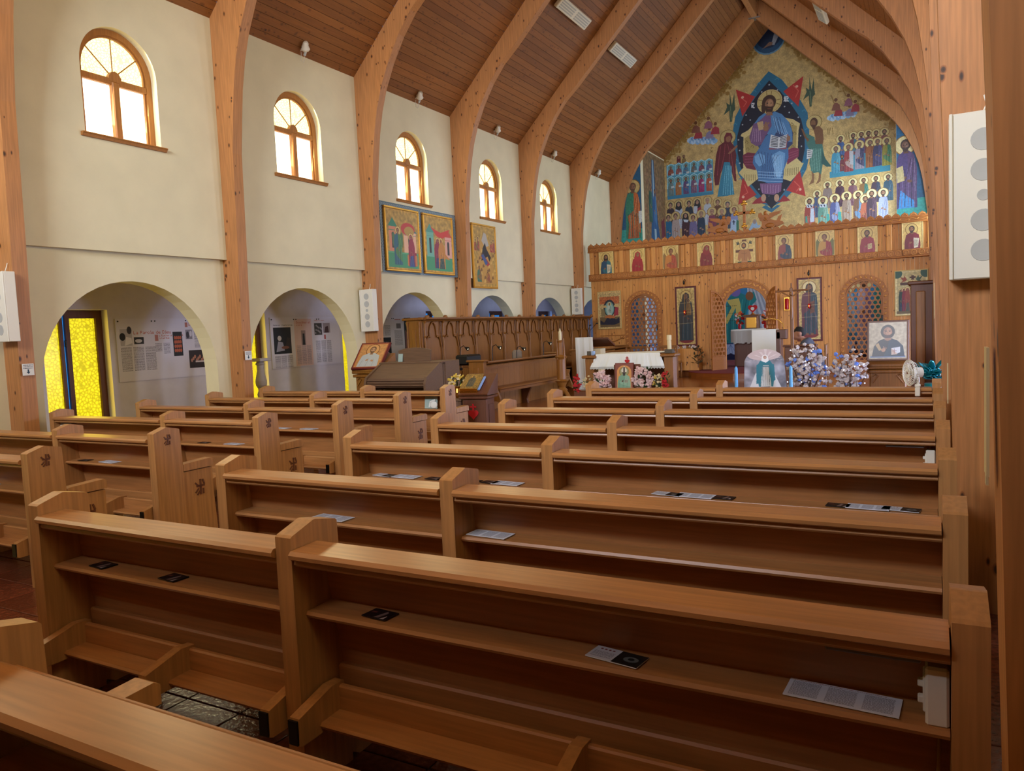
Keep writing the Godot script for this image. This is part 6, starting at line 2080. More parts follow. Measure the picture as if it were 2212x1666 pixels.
func ring_board(cx: float, cy: float, r0: float, r1: float, z0: float, z1: float, foot: float, scallop: bool) -> B:
	var b := B.new()
	var outer := []
	var inner := []
	var nseg := 48
	for i in nseg + 1:
		var a := deg_to_rad(180.0 * i / nseg)
		var rr := r1 + (0.018 * absf(sin(a * 24.0)) if scallop else 0.0)
		outer.append(Vector2(cx + cos(a) * rr, cy + sin(a) * rr))
		inner.append(Vector2(cx + cos(a) * r0, cy + sin(a) * r0))
	var p := PackedVector2Array()
	if foot < cy:
		p.append(Vector2(cx + r1, foot))
	p.append_array(PackedVector2Array(outer))
	if foot < cy:
		p.append(Vector2(cx - r1, foot))
		p.append(Vector2(cx - r0, foot))
	inner.reverse()
	p.append_array(PackedVector2Array(inner))
	if foot < cy:
		p.append(Vector2(cx + r0, foot))
	b.ext(p, "z", z0, z1)
	return b

func lattice(o: Node3D, poly: PackedVector2Array, d: float, z: float, t: Transform3D, m: Material, wd := 0.022):
	# three families of slats crossing at sixty degrees, clipped to the outline
	var lo := Vector2(1e9, 1e9)
	var hi := -lo
	for q in poly:
		lo = lo.min(q)
		hi = hi.max(q)
	var mid := (lo + hi) * 0.5
	var reach := (hi - lo).length()
	for f in 3:
		var a := deg_to_rad(60.0 * f)
		var dir := Vector2(cos(a), sin(a))
		var nor := dir.orthogonal()
		var cnt := int(reach / d) + 1
		for i in range(-cnt, cnt + 1):
			var c := mid + nor * (d * (i + 0.5))
			for seg in Geometry2D.intersect_polyline_with_polygon(PackedVector2Array([c - dir * reach, c + dir * reach]), poly):
				var p0: Vector2 = seg[0]
				var p1: Vector2 = seg[seg.size() - 1]
				if p0.distance_to(p1) < 0.04:
					continue
				var b := B.new()
				var cc := (p0 + p1) * 0.5
				b.box(t * Vector3(cc.x, cc.y, z + f * 0.004), Vector3(p0.distance_to(p1), wd, 0.014), t.basis * Basis(Vector3.BACK, a))
				part(o, "slat", b, m)

func sub_node(parent: Node3D, called: String, at: Vector3, label := "") -> Node3D:
	var o := Node3D.new()
	o.name = called
	o.position = at - parent.position
	tag(o, label)
	parent.add_child(o, true)
	return o

func grille_door(scr: Node3D, cx: float, cy: float, r: float, label: String):
	var o := sub_node(scr, "grille_door", Vector3(cx, 0.312, ZI - 0.04), label)
	var fr := ring_board(cx, cy, r - 0.045, r - 0.004, ZI - 0.06, ZI - 0.01, 0.32, false)
	fr.bb(Vector3(cx - r + 0.04, 0.32, ZI - 0.06), Vector3(cx + r - 0.04, 0.42, ZI - 0.01))
	fr.bb(Vector3(cx - r + 0.04, 0.42, ZI - 0.06), Vector3(cx + r - 0.04, 0.5, ZI - 0.01))
	part(o, "frame", fr, mats.screen_carving)
	var poly := PackedVector2Array()
	poly.append(Vector2(cx + r - 0.045, 0.5))
	for q in arc_pts(cx, cy, r - 0.045, 0, 180, 20):
		poly.append(q)
	poly.append(Vector2(cx - r + 0.045, 0.5))
	lattice(o, poly, 0.112, ZI - 0.04, Transform3D(), mats.screen_carving)
	var h := B.new()
	h.cbox(Vector3(cx + r - 0.02, 1.55, ZI + 0.0), Vector3(0.05, 0.14, 0.03), 0.006)
	part(o, "lock", h, mats.black)

func royal_leaf(scr: Node3D, s: float, phi: float, label: String):
	# open leaf of the central door, free edge high, hinge edge low
	var hinge := Vector3(0.01 + s * 0.555, 0.312, ZI + 0.02)
	var dir := Vector3(s * cos(phi), 0, sin(phi))
	var nor := dir.cross(Vector3.UP)
	var t := Transform3D(Basis(dir, Vector3.UP, nor), hinge)
	var o := sub_node(scr, "royal_door_leaf", hinge, label)
	var w := 0.54
	var prof := PackedVector2Array()
	prof.append(Vector2(0, 0.0))
	prof.append(Vector2(w, 0.0))
	prof.append(Vector2(w, 2.19))
	for i in 9:
		var a := deg_to_rad(90.0 - 10.0 * i)
		var x := w - cos(deg_to_rad(90.0 - 10.0 * i)) * w
		prof.append(Vector2(x, 1.66 + sin(a) * 0.53))
	prof.append(Vector2(0, 1.66))
	var inner := PackedVector2Array()
	var cen := Vector2(w * 0.5, 0.95)
	for q in prof:
		inner.append(Vector2(lerpf(q.x, cen.x, 0.11), lerpf(q.y, cen.y, 0.045) if q.y > 0.5 else 0.36))
	var fr := B.new()
	for i in prof.size():
		var j := (i + 1) % prof.size()
		var q := [prof[i], prof[j], inner[j], inner[i]]
		var f := []
		var k := []
		for e in q:
			f.append(t * Vector3(e.x, e.y, 0.02))
			k.append(t * Vector3(e.x, e.y, -0.02))
		fr.quad(f[0], f[1], f[2], f[3])
		fr.quad(k[3], k[2], k[1], k[0])
		fr.quad(k[0], k[1], f[1], f[0])
		fr.quad(f[3], f[2], k[2], k[3])
	part(o, "frame", fr, mats.screen_carving)
	lattice(o, inner, 0.115, 0.0, t, mats.screen_carving, 0.03)

func deesis_label(i: int) -> String:
	return ["prophet in blue holding a scroll, first of the upper row of small gold icons", "veiled woman in red, second of the upper row of small gold icons", "orange-robed angel turned right, third of the upper row of small gold icons", "figure in a dark red veil, fourth of the upper row of small gold icons", "man of sorrows above a green tomb, middle of the upper row of icons", "young saint in dark blue bowing left, sixth of the upper row of icons", "winged angel in red and ochre, seventh of the upper row of icons", "bearded saint in crimson, eighth of the upper row of small gold icons", "bearded prophet unrolling a scroll, last of the upper row of gold icons"][i]

func build_screen():
	var o := thing("icon_screen", "pine icon screen wall with carved bands across the end of the nave", "icon screen", Vector3(0, 0.312, ZI))
	var rg := RandomNumberGenerator.new()
	rg.seed = 31
	var wd := 0.1
	# lower boarding
	for i in 90:
		var x0 := -4.5 + i * wd
		var x1 := x0 + wd - 0.004
		var b := B.new()
		var p := PackedVector2Array()
		for k in 5:
			var x := lerpf(x0, x1, k / 4.0)
			p.append(Vector2(x, arch_top(clampf(x, x0 + 0.001, x1 - 0.001))))
		# a board cut by the jamb of an opening keeps its full length on the solid side only
		var low := 1e9
		var high := -1e9
		for q in p:
			low = minf(low, q.y)
			high = maxf(high, q.y)
		if low < 0.4 and high > 1.0:
			for k in p.size():
				if p[k].y < 0.4:
					p[k].y = 1.97
			low = 1.97
		p.append(Vector2(x1, 3.04))
		p.append(Vector2(x0, 3.04))
		b.ext(p, "z", ZI - 0.05, ZI + rg.randf_range(-0.0015, 0.0015))
		part(o, "board", b, mats["screen_board_%d" % rg.randi_range(0, 2)])
	# jamb posts beside the openings
	for q in [[-2.9, 0.44], [2.95, 0.44], [0.01, 0.56]]:
		for s in [-1.0, 1.0]:
			var j := B.new()
			var jx: float = q[0] + s * (q[1] + 0.05)
			j.bb(Vector3(jx - 0.055, 0.312, ZI - 0.1), Vector3(jx + 0.055, 2.12, ZI + 0.004))
			part(o, "jamb", j, mats.screen_board_1)
	# upper field between the pilasters
	for i in 72:
		var x0 := -4.5 + i * 0.125
		var b := B.new()
		b.cbox(Vector3(x0 + 0.0625, 3.53, ZI - 0.02), Vector3(0.121, 0.68, 0.05), 0.006)
		part(o, "board", b, mats["screen_board_%d" % rg.randi_range(0, 2)])
	for x in [-4.44, -3.505, -2.525, -1.53, -0.55, 0.57, 1.555, 2.55, 3.54, 4.44]:
		var b := B.new()
		b.cbox(Vector3(x, 3.53, ZI + 0.02), Vector3(0.13, 0.70, 0.07), 0.012)
		part(o, "pilaster", b, mats.screen_board_1)
	# carved bands
	var band := B.new()
	band.cbox(Vector3(0, 3.125, ZI + 0.02), Vector3(9.1, 0.175, 0.09), 0.01)
	band.cbox(Vector3(0, 3.025, ZI + 0.03), Vector3(9.1, 0.03, 0.11), 0.008)
	var bp := part(o, "carved_band", band, mats.screen_carving)
	var ro := B.new()
	for i in 53:
		var c := Vector3(-4.42 + i * 0.17, 3.125, ZI + 0.066)
		var path := []
		for k in 13:
			path.append(c + Vector3(cos(TAU * k / 12), sin(TAU * k / 12), 0) * 0.062)
		ro.tube(path, 0.008, 5)
		for k in 3:
			ro.box(c, Vector3(0.1, 0.012, 0.012), Basis(Vector3.BACK, PI * k / 3))
	part(bp, "rosettes", ro, mats.screen_board_0)
	var crest := PackedVector2Array([Vector2(-4.55, 3.86), Vector2(4.55, 3.86)])
	var nsc := 48
	var pitch := 9.1 / nsc
	for i in nsc:
		var c := 4.55 - (i + 0.5) * pitch
		for q in [[0.5, 0.0], [0.47, 0.035], [0.36, 0.07], [0.2, 0.088], [0.06, 0.1], [0.0, 0.128], [-0.06, 0.1], [-0.2, 0.088], [-0.36, 0.07], [-0.47, 0.035]]:
			crest.append(Vector2(c + q[0] * pitch, 4.0 + q[1]))
	crest.append(Vector2(-4.55, 4.0))
	var cb := B.new()
	cb.ext(crest, "z", ZI - 0.02, ZI + 0.05)
	cb.cbox(Vector3(0, 3.87, ZI + 0.035), Vector3(9.1, 0.03, 0.1), 0.008)
	cb.cbox(Vector3(0, 3.995, ZI + 0.035), Vector3(9.1, 0.022, 0.07), 0.006)
	var cp := part(o, "crest", cb, mats.screen_carving)
	var vine := B.new()
	var vp := []
	for i in 361:
		var x := -4.5 + i * 0.025
		vp.append(Vector3(x, 3.935 + sin(x * 16.0) * 0.03, ZI + 0.052))
	vine.tube(vp, 0.008, 5)
	for i in 46:
		var x := -4.45 + i * 0.196
		vine.ball(Vector3(x, 3.935 - sin(x * 16.0) * 0.02, ZI + 0.052), Vector3(0.035, 0.014, 0.01), 6, 4, Basis(Vector3.BACK, 0.6))
	for i in nsc:
		var c := Vector3(4.55 - (i + 0.5) * pitch, 4.02, ZI + 0.05)
		var path := []
		for k in 9:
			path.append(c + Vector3(cos(PI * k / 8) * 0.06, sin(PI * k / 8) * 0.055, 0))
		vine.tube(path, 0.006, 4)
	part(cp, "carved_vine", vine, mats.screen_board_0)
	# arch surrounds
	for q in [[-2.9, 2.08], [2.95, 2.1]]:
		var rb := part(o, "arch_surround", ring_board(q[0], q[1], 0.44, 0.555, ZI - 0.01, ZI + 0.035, 0.312, true), mats.screen_carving)
		var lf := B.new()
		for k in 38:
			var c: Vector3
			var ang := 0.0
			if k < 12:
				c = Vector3(q[0] + 0.5, 0.45 + k * 0.135, ZI + 0.036)
			elif k < 26:
				ang = PI * (k - 12) / 13.0
				c = Vector3(q[0] + cos(ang) * 0.5, q[1] + sin(ang) * 0.5, ZI + 0.036)
			else:
				ang = PI
				c = Vector3(q[0] - 0.5, 0.45 + (k - 26) * 0.135, ZI + 0.036)
			lf.ball(c, Vector3(0.045, 0.024, 0.012), 6, 4, Basis(Vector3.BACK, ang + 0.7))
		part(rb, "carved_leaves", lf, mats.screen_board_0)
	var rs := part(o, "arch_surround", ring_board(0.01, 1.965, 0.56, 0.79, ZI - 0.01, ZI + 0.035, 1.965, false), mats.screen_carving)
	var rl := B.new()
	for ring_r in [0.585, 0.77]:
		var path := []
		for k in 33:
			path.append(Vector3(0.01 + cos(PI * k / 32) * ring_r, 1.965 + sin(PI * k / 32) * ring_r, ZI + 0.036))
		rl.tube(path, 0.011, 5)
	for k in 22:
		var ang := PI * (k + 0.5) / 22.0
		rl.ball(Vector3(0.01 + cos(ang) * 0.675, 1.965 + sin(ang) * 0.675, ZI + 0.036), Vector3(0.06, 0.03, 0.012), 7, 4, Basis(Vector3.BACK, ang + 0.8 * (1 if k % 2 == 0 else -1)))
	part(rs, "carved_leaves", rl, mats.screen_board_0)
	# carved tablet under the resurrection icon
	var tb := B.new()
	var swag := []
	for k in 13:
		var u := k / 12.0
		swag.append(Vector3(lerpf(-4.22, -3.52, u), 1.33 - sin(PI * u) * 0.14, ZI + 0.01))
	tb.tube(swag, 0.014, 5)
	tb.tube([Vector3(-4.26, 1.37, ZI + 0.01), Vector3(-3.48, 1.37, ZI + 0.01)], 0.012, 5)
	for s in [-4.2, -3.54]:
		tb.ball(Vector3(s, 1.29, ZI + 0.01), Vector3(0.04, 0.04, 0.02), 8, 5)
	part(o, "carved_swag", tb, mats.screen_carving)
	grille_door(o, -2.9, 2.08, 0.44, "round-headed wooden grille door between resurrection icon and Virgin icon")
	grille_door(o, 2.95, 2.1, 0.44, "round-headed wooden grille door between tall Christ icon and crucifixion icon")
	royal_leaf(o, -1.0, deg_to_rad(60), "open carved lattice leaf of the central door, Virgin icon side")
	royal_leaf(o, 1.0, deg_to_rad(52), "open carved lattice leaf of the central door, Christ icon side")
	# icons
	for i in 9:
		var cx: float = [-3.97, -3.005, -2.02, -1.03, 0.025, 1.065, 2.055, 3.05, 4.05][i]
		var hw := 0.295 if i == 4 else 0.232
		icon_panel("small_icon", deesis_label(i), cx - hw, 3.06, cx + hw, 3.885, ZI + 0.03, picture("deesis_%d" % i, deesis_tex(i), 0.4), mats.gold_frame, 0.018, "upper row of small icons")
	icon_panel("tall_icon", "tall dark icon of the Virgin with child in a red frame", -1.93, 0.99, -1.33, 2.675, ZI + 0.005, picture("tall_icon_0", tall_icon_tex(0), 0.4), mats.icon_red, 0.02)
	icon_panel("tall_icon", "tall icon of Christ with book on gold in a red frame", 1.345, 1.02, 1.965, 2.685, ZI + 0.005, picture("tall_icon_1", tall_icon_tex(1), 0.4), mats.icon_red, 0.02)
	icon_panel("festal_icon", "resurrection icon with pale mandorla hanging beside the grille door", -4.30, 1.57, -3.565, 2.69, ZI + 0.005, picture("resurrection", resurrection_tex(), 0.45), mats.gold_frame, 0.022)
	icon_panel("festal_icon", "crucifixion icon partly hidden by the tall dark cabinet", 3.65, 1.575, 4.39, 2.7, ZI + 0.005, picture("crucifixion", crucifixion_tex(), 0.45), mats.gold_frame, 0.022)
	# hanging oil lamps before the two tall icons
	for q in [[-1.63, "oil lamp hanging on a chain before the tall Virgin icon"], [1.66, "oil lamp hanging on a chain before the tall Christ icon"]]:
		var l := thing("hanging_lamp", q[1], "lamp", Vector3(q[0], 1.9, ZI + 0.16), "hanging oil lamps")
		var hk := B.new()
		hk.tube([Vector3(q[0], 2.85, ZI + 0.0), Vector3(q[0], 2.88, ZI + 0.08), Vector3(q[0], 2.84, ZI + 0.16)], 0.008, 5)
		hk.ball(Vector3(q[0], 2.78, ZI + 0.16), Vector3(0.03, 0.06, 0.03), 6, 5)
		part(l, "bracket", hk, mats.black)
		var ch := B.new()
		ch.tube([Vector3(q[0], 2.84, ZI + 0.16), Vector3(q[0], 2.0, ZI + 0.16)], 0.004, 4)
		part(l, "chain", ch, mats.brass)
		var gl := B.new()
		gl.lathe([Vector2(0.012, -0.06), Vector2(0.03, -0.03), Vector2(0.035, 0.03), Vector2(0.03, 0.06)], Vector3(q[0], 1.94, ZI + 0.16), 10)
		part(l, "glass", gl, mats.red_glass)
		var fl := B.new()
		fl.ball(Vector3(q[0], 1.945, ZI + 0.197), Vector3(0.012, 0.02, 0.006), 6, 5)
		part(l, "flame", fl, mats.flame_glow)
	# cross and two angels on the crest
	var cr := sub_node(o, "crest_cross", Vector3(0.04, 4.08, ZI + 0.02), "gilded carved cross with trefoil ends on the icon screen crest")
	var c0 := B.new()
	c0.cbox(Vector3(0.04, 4.42, ZI + 0.015), Vector3(0.075, 0.72, 0.05), 0.01)
	c0.cbox(Vector3(0.04, 4.54, ZI + 0.015), Vector3(0.36, 0.075, 0.05), 0.01)
	part(cr, "body", c0, mats.screen_carving)
	for q in [[0.04, 4.80, 0], [-0.17, 4.54, 1], [0.25, 4.54, 1], [0.04, 4.2, 2]]:
		var tf := B.new()
		for e in [[0, 0], [-0.045, -0.02], [0.045, -0.02], [0, 0.05]]:
			tf.ball(Vector3(q[0] + e[0], q[1] + e[1], ZI + 0.02), Vector3(0.042, 0.042, 0.03), 8, 5)
		part(cr, "trefoil", tf, mats.gold)
	for s in [-1.0, 1.0]:
		var ax: float = 0.04 + s * 0.56
		var an := sub_node(o, "carved_angel", Vector3(ax, 4.08, ZI + 0.02), "carved wooden kneeling angel left of the crest cross" if s < 0 else "carved wooden kneeling angel right of the crest cross")
		var body := PackedVector2Array()
		for q in [[-0.12, 0.0], [0.14, 0.0], [0.34, 0.05], [0.46, 0.1], [0.42, 0.16], [0.32, 0.18], [0.22, 0.2], [0.12, 0.24], [0.08, 0.32], [0.05, 0.38], [-0.06, 0.37], [-0.12, 0.28], [-0.1, 0.14]]:
			body.append(Vector2(ax + s * q[0], 4.06 + q[1]))
		var bd := B.new()
		bd.ext(body, "z", ZI - 0.02, ZI + 0.05)
		bd.ball(Vector3(ax + s * 0.1, 4.14, ZI + 0.05), Vector3(0.12, 0.06, 0.03), 8, 5)
		part(an, "robe", bd, mats.screen_carving)
		var hd := B.new()
		hd.ball(Vector3(ax - s * 0.01, 4.47, ZI + 0.02), Vector3(0.05, 0.062, 0.05), 10, 7)
		part(an, "head", hd, mats.screen_carving)
		for k in 2:
			var wg := PackedVector2Array()
			var shape := [[0.04, 0.3], [0.1, 0.4], [0.25, 0.42], [0.42, 0.44], [0.34, 0.4], [0.38, 0.38], [0.3, 0.35], [0.18, 0.3], [0.1, 0.26]] if k == 0 else [[-0.06, 0.32], [-0.12, 0.44], [-0.19, 0.42], [-0.2, 0.34], [-0.15, 0.22], [-0.08, 0.2]]
			for q in shape:
				wg.append(Vector2(ax + s * q[0], 4.06 + q[1]))
			var wb := B.new()
			wb.ext(wg, "z", ZI - 0.01, ZI + 0.03)
			part(an, "wing", wb, mats.screen_carving)
		var am := B.new()
		am.tube([Vector3(ax - s * 0.02, 4.36, ZI + 0.05), Vector3(ax + s * 0.04, 4.26, ZI + 0.07), Vector3(ax - s * 0.05, 4.3, ZI + 0.08)], [0.025, 0.022, 0.018], 7)
		part(an, "arm", am, mats.screen_carving)
		var tl := PackedVector2Array()
		for q in [[0.26, 0.16], [0.32, 0.3], [0.42, 0.34], [0.4, 0.28], [0.36, 0.16]]:
			tl.append(Vector2(ax + s * q[0], 4.06 + q[1]))
		var tb2 := B.new()
		tb2.ext(tl, "z", ZI - 0.01, ZI + 0.03)
		part(an, "drapery", tb2, mats.screen_carving)
# ---------------------------------------------------------------- choir

func zpoly(prof: Array, sx := 1.0, ox := 0.0) -> PackedVector2Array:
	var p := PackedVector2Array()
	for q in prof:
		p.append(Vector2(ox + sx * q[0], q[1]))
	return p

func build_stalls():
	var bx := -4.3
	var z0 := -12.15
	var n := 13
	var pitch := 0.635
	var o := thing("choir_stalls", "long carved oak choir stalls with gothic arched backs below the arcade", "choir stalls", Vector3(bx, 0.15, z0))
	var zend := z0 - n * pitch
	var col := B.new()
	for i in n + 1:
		var z := z0 - i * pitch
		var c := B.new()
		c.lathe([Vector2(0.03, 0.0), Vector2(0.03, 0.04), Vector2(0.018, 0.07), Vector2(0.018, 0.7), Vector2(0.03, 0.72), Vector2(0.018, 0.74), Vector2(0.018, 0.98), Vector2(0.04, 1.03)], Vector3(bx + 0.05, 0.88, z), 8)
		part(o, "colonnette", c, mats.stall_oak)
		var k := B.new()
		k.ball(Vector3(bx + 0.12, 1.985, z), Vector3(0.045, 0.04, 0.055), 8, 6)
		part(o, "cresting_knob", k, mats.stall_oak)
		if i < n:
			var zm := z - pitch * 0.5
			var p := B.new()
			p.bb(Vector3(bx - 0.04, 0.6, zm - pitch * 0.49), Vector3(bx, 1.92, zm + pitch * 0.49))
			part(o, "back_panel", p, mats.stall_oak)
			var a := B.new()
			var hw := pitch * 0.44
			for s in [-1.0, 1.0]:
				var path := []
				for q in [[1.0, 1.38], [0.9, 1.52], [0.66, 1.6], [0.5, 1.59], [0.42, 1.64], [0.42, 1.7], [0.34, 1.8], [0.14, 1.87], [0.0, 1.885]]:
					path.append(Vector3(bx + 0.02, q[1], zm + s * hw * q[0]))
				a.tube(path, 0.017, 6)
				a.ball(Vector3(bx + 0.03, 1.6, zm + s * hw * 0.48), Vector3(0.025, 0.025, 0.025), 6, 5)
				a.tube([Vector3(bx + 0.02, 1.89, zm + s * hw * 0.95), Vector3(bx + 0.02, 1.65, zm + s * hw * 0.85)], 0.01, 5)
			part(o, "arch_tracery", a, mats.stall_oak_z)
			var st := B.new()
			st.cbox(Vector3(bx + 0.27, 0.62, zm), Vector3(0.44, 0.04, pitch - 0.07), 0.01)
			part(o, "seat", st, mats.stall_oak_z)
		var ar := B.new()
		ar.ext(zpoly([[0.0, 0.15], [0.42, 0.15], [0.42, 0.6], [0.36, 0.66], [0.44, 0.8], [0.46, 0.88], [0.0, 0.92]], 1.0, bx), "z", z - 0.025, z + 0.025)
		part(o, "arm", ar, mats.stall_oak)
	var cn := B.new()
	cn.ext(zpoly([[-0.05, 1.9], [0.06, 1.9], [0.1, 1.93], [0.15, 1.945], [0.15, 1.975], [-0.05, 1.985]], 1.0, bx), "z", zend - 0.06, z0 + 0.06)
	part(o, "cornice", cn, mats.stall_oak_z)
	var dd := B.new()
	dd.bb(Vector3(bx - 0.03, 0.15, zend), Vector3(bx + 0.02, 0.6, z0))
	part(o, "plinth", dd, mats.stall_oak_z)
	var e := B.new()
	e.bb(Vector3(bx - 0.33, 0.15, z0 + 0.03), Vector3(bx + 0.02, 1.93, z0 + 0.08))
	e.cbox(Vector3(bx - 0.15, 1.955, z0 + 0.06), Vector3(0.5, 0.05, 0.16), 0.012)
	e.cbox(Vector3(bx - 0.16, 1.2, z0 + 0.085), Vector3(0.1, 1.1, 0.02), 0.008)
	for s in [-0.3, -0.02]:
		e.lathe([Vector2(0.025, 0.0), Vector2(0.016, 0.1), Vector2(0.016, 0.9), Vector2(0.03, 0.95), Vector2(0.016, 1.0), Vector2(0.016, 1.5), Vector2(0.035, 1.6)], Vector3(bx + s, 0.3, z0 + 0.09), 8)
	part(o, "end_panel", e, mats.stall_oak)
	# desk fronts with a bench before them
	for q in [[-12.3, -15.45, "carved oak choir desk with a bench along its front, beside the organ"], [-17.05, -19.9, "carved oak choir desk behind the white-draped lectern"]]:
		var d := thing("choir_desk", q[2], "choir desk", Vector3(-3.0, 0.15, q[0]), "choir desks")
		var za: float = q[0]
		var zb: float = q[1]
		var kk := 14
		for i in kk:
			var b := B.new()
			var w := (za - zb) / kk
			b.bb(Vector3(-3.03, 0.15, za - (i + 1) * w + 0.002), Vector3(-3.0, 1.0, za - i * w - 0.002))
			part(d, "front_board", b, mats.stall_oak)
		var t := B.new()
		t.ext(zpoly([[-0.4, 0.98], [0.04, 1.04], [0.06, 1.06], [0.05, 1.085], [-0.4, 1.02]], 1.0, -3.0), "z", zb, za)
		t.bb(Vector3(-2.995, 0.93, zb), Vector3(-2.975, 0.97, za))
		part(d, "sloped_top", t, mats.stall_oak_z)
		for z in [za + 0.06, zb - 0.06]:
			var ep := B.new()
			ep.cbox(Vector3(-3.14, 0.62, z), Vector3(0.34, 0.94, 0.11), 0.012)
			ep.cbox(Vector3(-3.14, 1.1, z), Vector3(0.42, 0.04, 0.17), 0.012)
			ep.cbox(Vector3(-3.14, 0.7, z + 0.055), Vector3(0.1, 0.55, 0.02), 0.008)
			part(d, "end_post", ep, mats.stall_oak)
			var sc := B.new()
			sc.ext(zpoly([[0.0, 0.32], [0.08, 0.36], [0.14, 0.31], [0.24, 0.34], [0.34, 0.3], [0.34, 0.38], [0.28, 0.52], [0.26, 0.62], [0.29, 0.72], [0.0, 0.74]], 1.0, -3.0), "z", z - 0.03, z + 0.03)
			part(d, "bench_end", sc, mats.stall_oak)
		var bs := B.new()
		bs.cbox(Vector3(-2.84, 0.56, (za + zb) * 0.5), Vector3(0.32, 0.04, za - zb), 0.012)
		bs.bb(Vector3(-2.72, 0.49, zb), Vector3(-2.7, 0.55, za))
		part(d, "bench_seat", bs, mats.stall_oak_z)
		for z in [lerpf(za, zb, 0.45)]:
			var lg := B.new()
			lg.ext(zpoly([[0.02, 0.15], [0.14, 0.15], [0.12, 0.24], [0.16, 0.34], [0.26, 0.54], [0.0, 0.54]], 1.0, -3.0), "z", z - 0.03, z + 0.03)
			part(d, "leg", lg, mats.dark_wood)
	# reading lamps on goosenecks
	var li := 0
	for q in [[-3.86, -12.78, 1.0], [-3.1, -12.75, 1.0], [-3.1, -13.75, 0.95], [-3.1, -15.0, 1.0], [-3.1, -17.3, 1.0]]:
		var l := thing("reading_lamp", "black gooseneck reading lamp of the choir, %s counting from the organ" % ORD[li].replace("front", "first"), "lamp", Vector3(q[0], 1.05 if q[0] > -3.5 else 0.9, q[1]), "gooseneck reading lamps")
		var p := Vector3(q[0], 1.05 if q[0] > -3.5 else 0.92, q[1])
		li += 1
		var g := B.new()
		var tp := Vector3(p.x + 0.02, 1.36 * q[2], p.z)
		g.tube([p, p + Vector3(0, 0.12, 0), Vector3(p.x, 1.26 * q[2], p.z), tp, tp + Vector3(0.07, 0.03, 0), tp + Vector3(0.12, -0.02, 0.02)], 0.008, 6)
		g.cbox(p, Vector3(0.05, 0.05, 0.05), 0.008)
		part(l, "gooseneck", g, mats.black)
		var h := B.new()
		h.lathe([Vector2(0.018, 0), Vector2(0.03, 0.03), Vector2(0.042, 0.07)], tp + Vector3(0.12, -0.01, 0.02), 10, Basis(Vector3.BACK, deg_to_rad(-115)))
		part(l, "shade", h, mats.black)
		var bl := B.new()
		bl.ball(tp + Vector3(0.17, -0.035, 0.03), Vector3(0.022, 0.022, 0.022), 8, 6)
		part(l, "bulb", bl, mats.bulb_glow)
	var bg := B.new()
	bg.cbox(Vector3(-3.5, 1.12, -12.5), Vector3(0.3, 0.2, 0.5), 0.03)
	solo("black_case", bg, mats.black, "black case lying on the choir seats behind the desk end", "case", Vector3(-3.5, 1.02, -12.5))
	var cl := B.new()
	cl.cbox(Vector3(-3.42, 1.12, -14.35), Vector3(0.1, 0.22, 0.36), 0.045)
	solo("padded_chair_back", cl, plain("grey_pad", Color(0.48, 0.42, 0.34), 0.9), "grey padded seat back showing above the choir desk", "seat back", Vector3(-3.42, 1.01, -14.35))

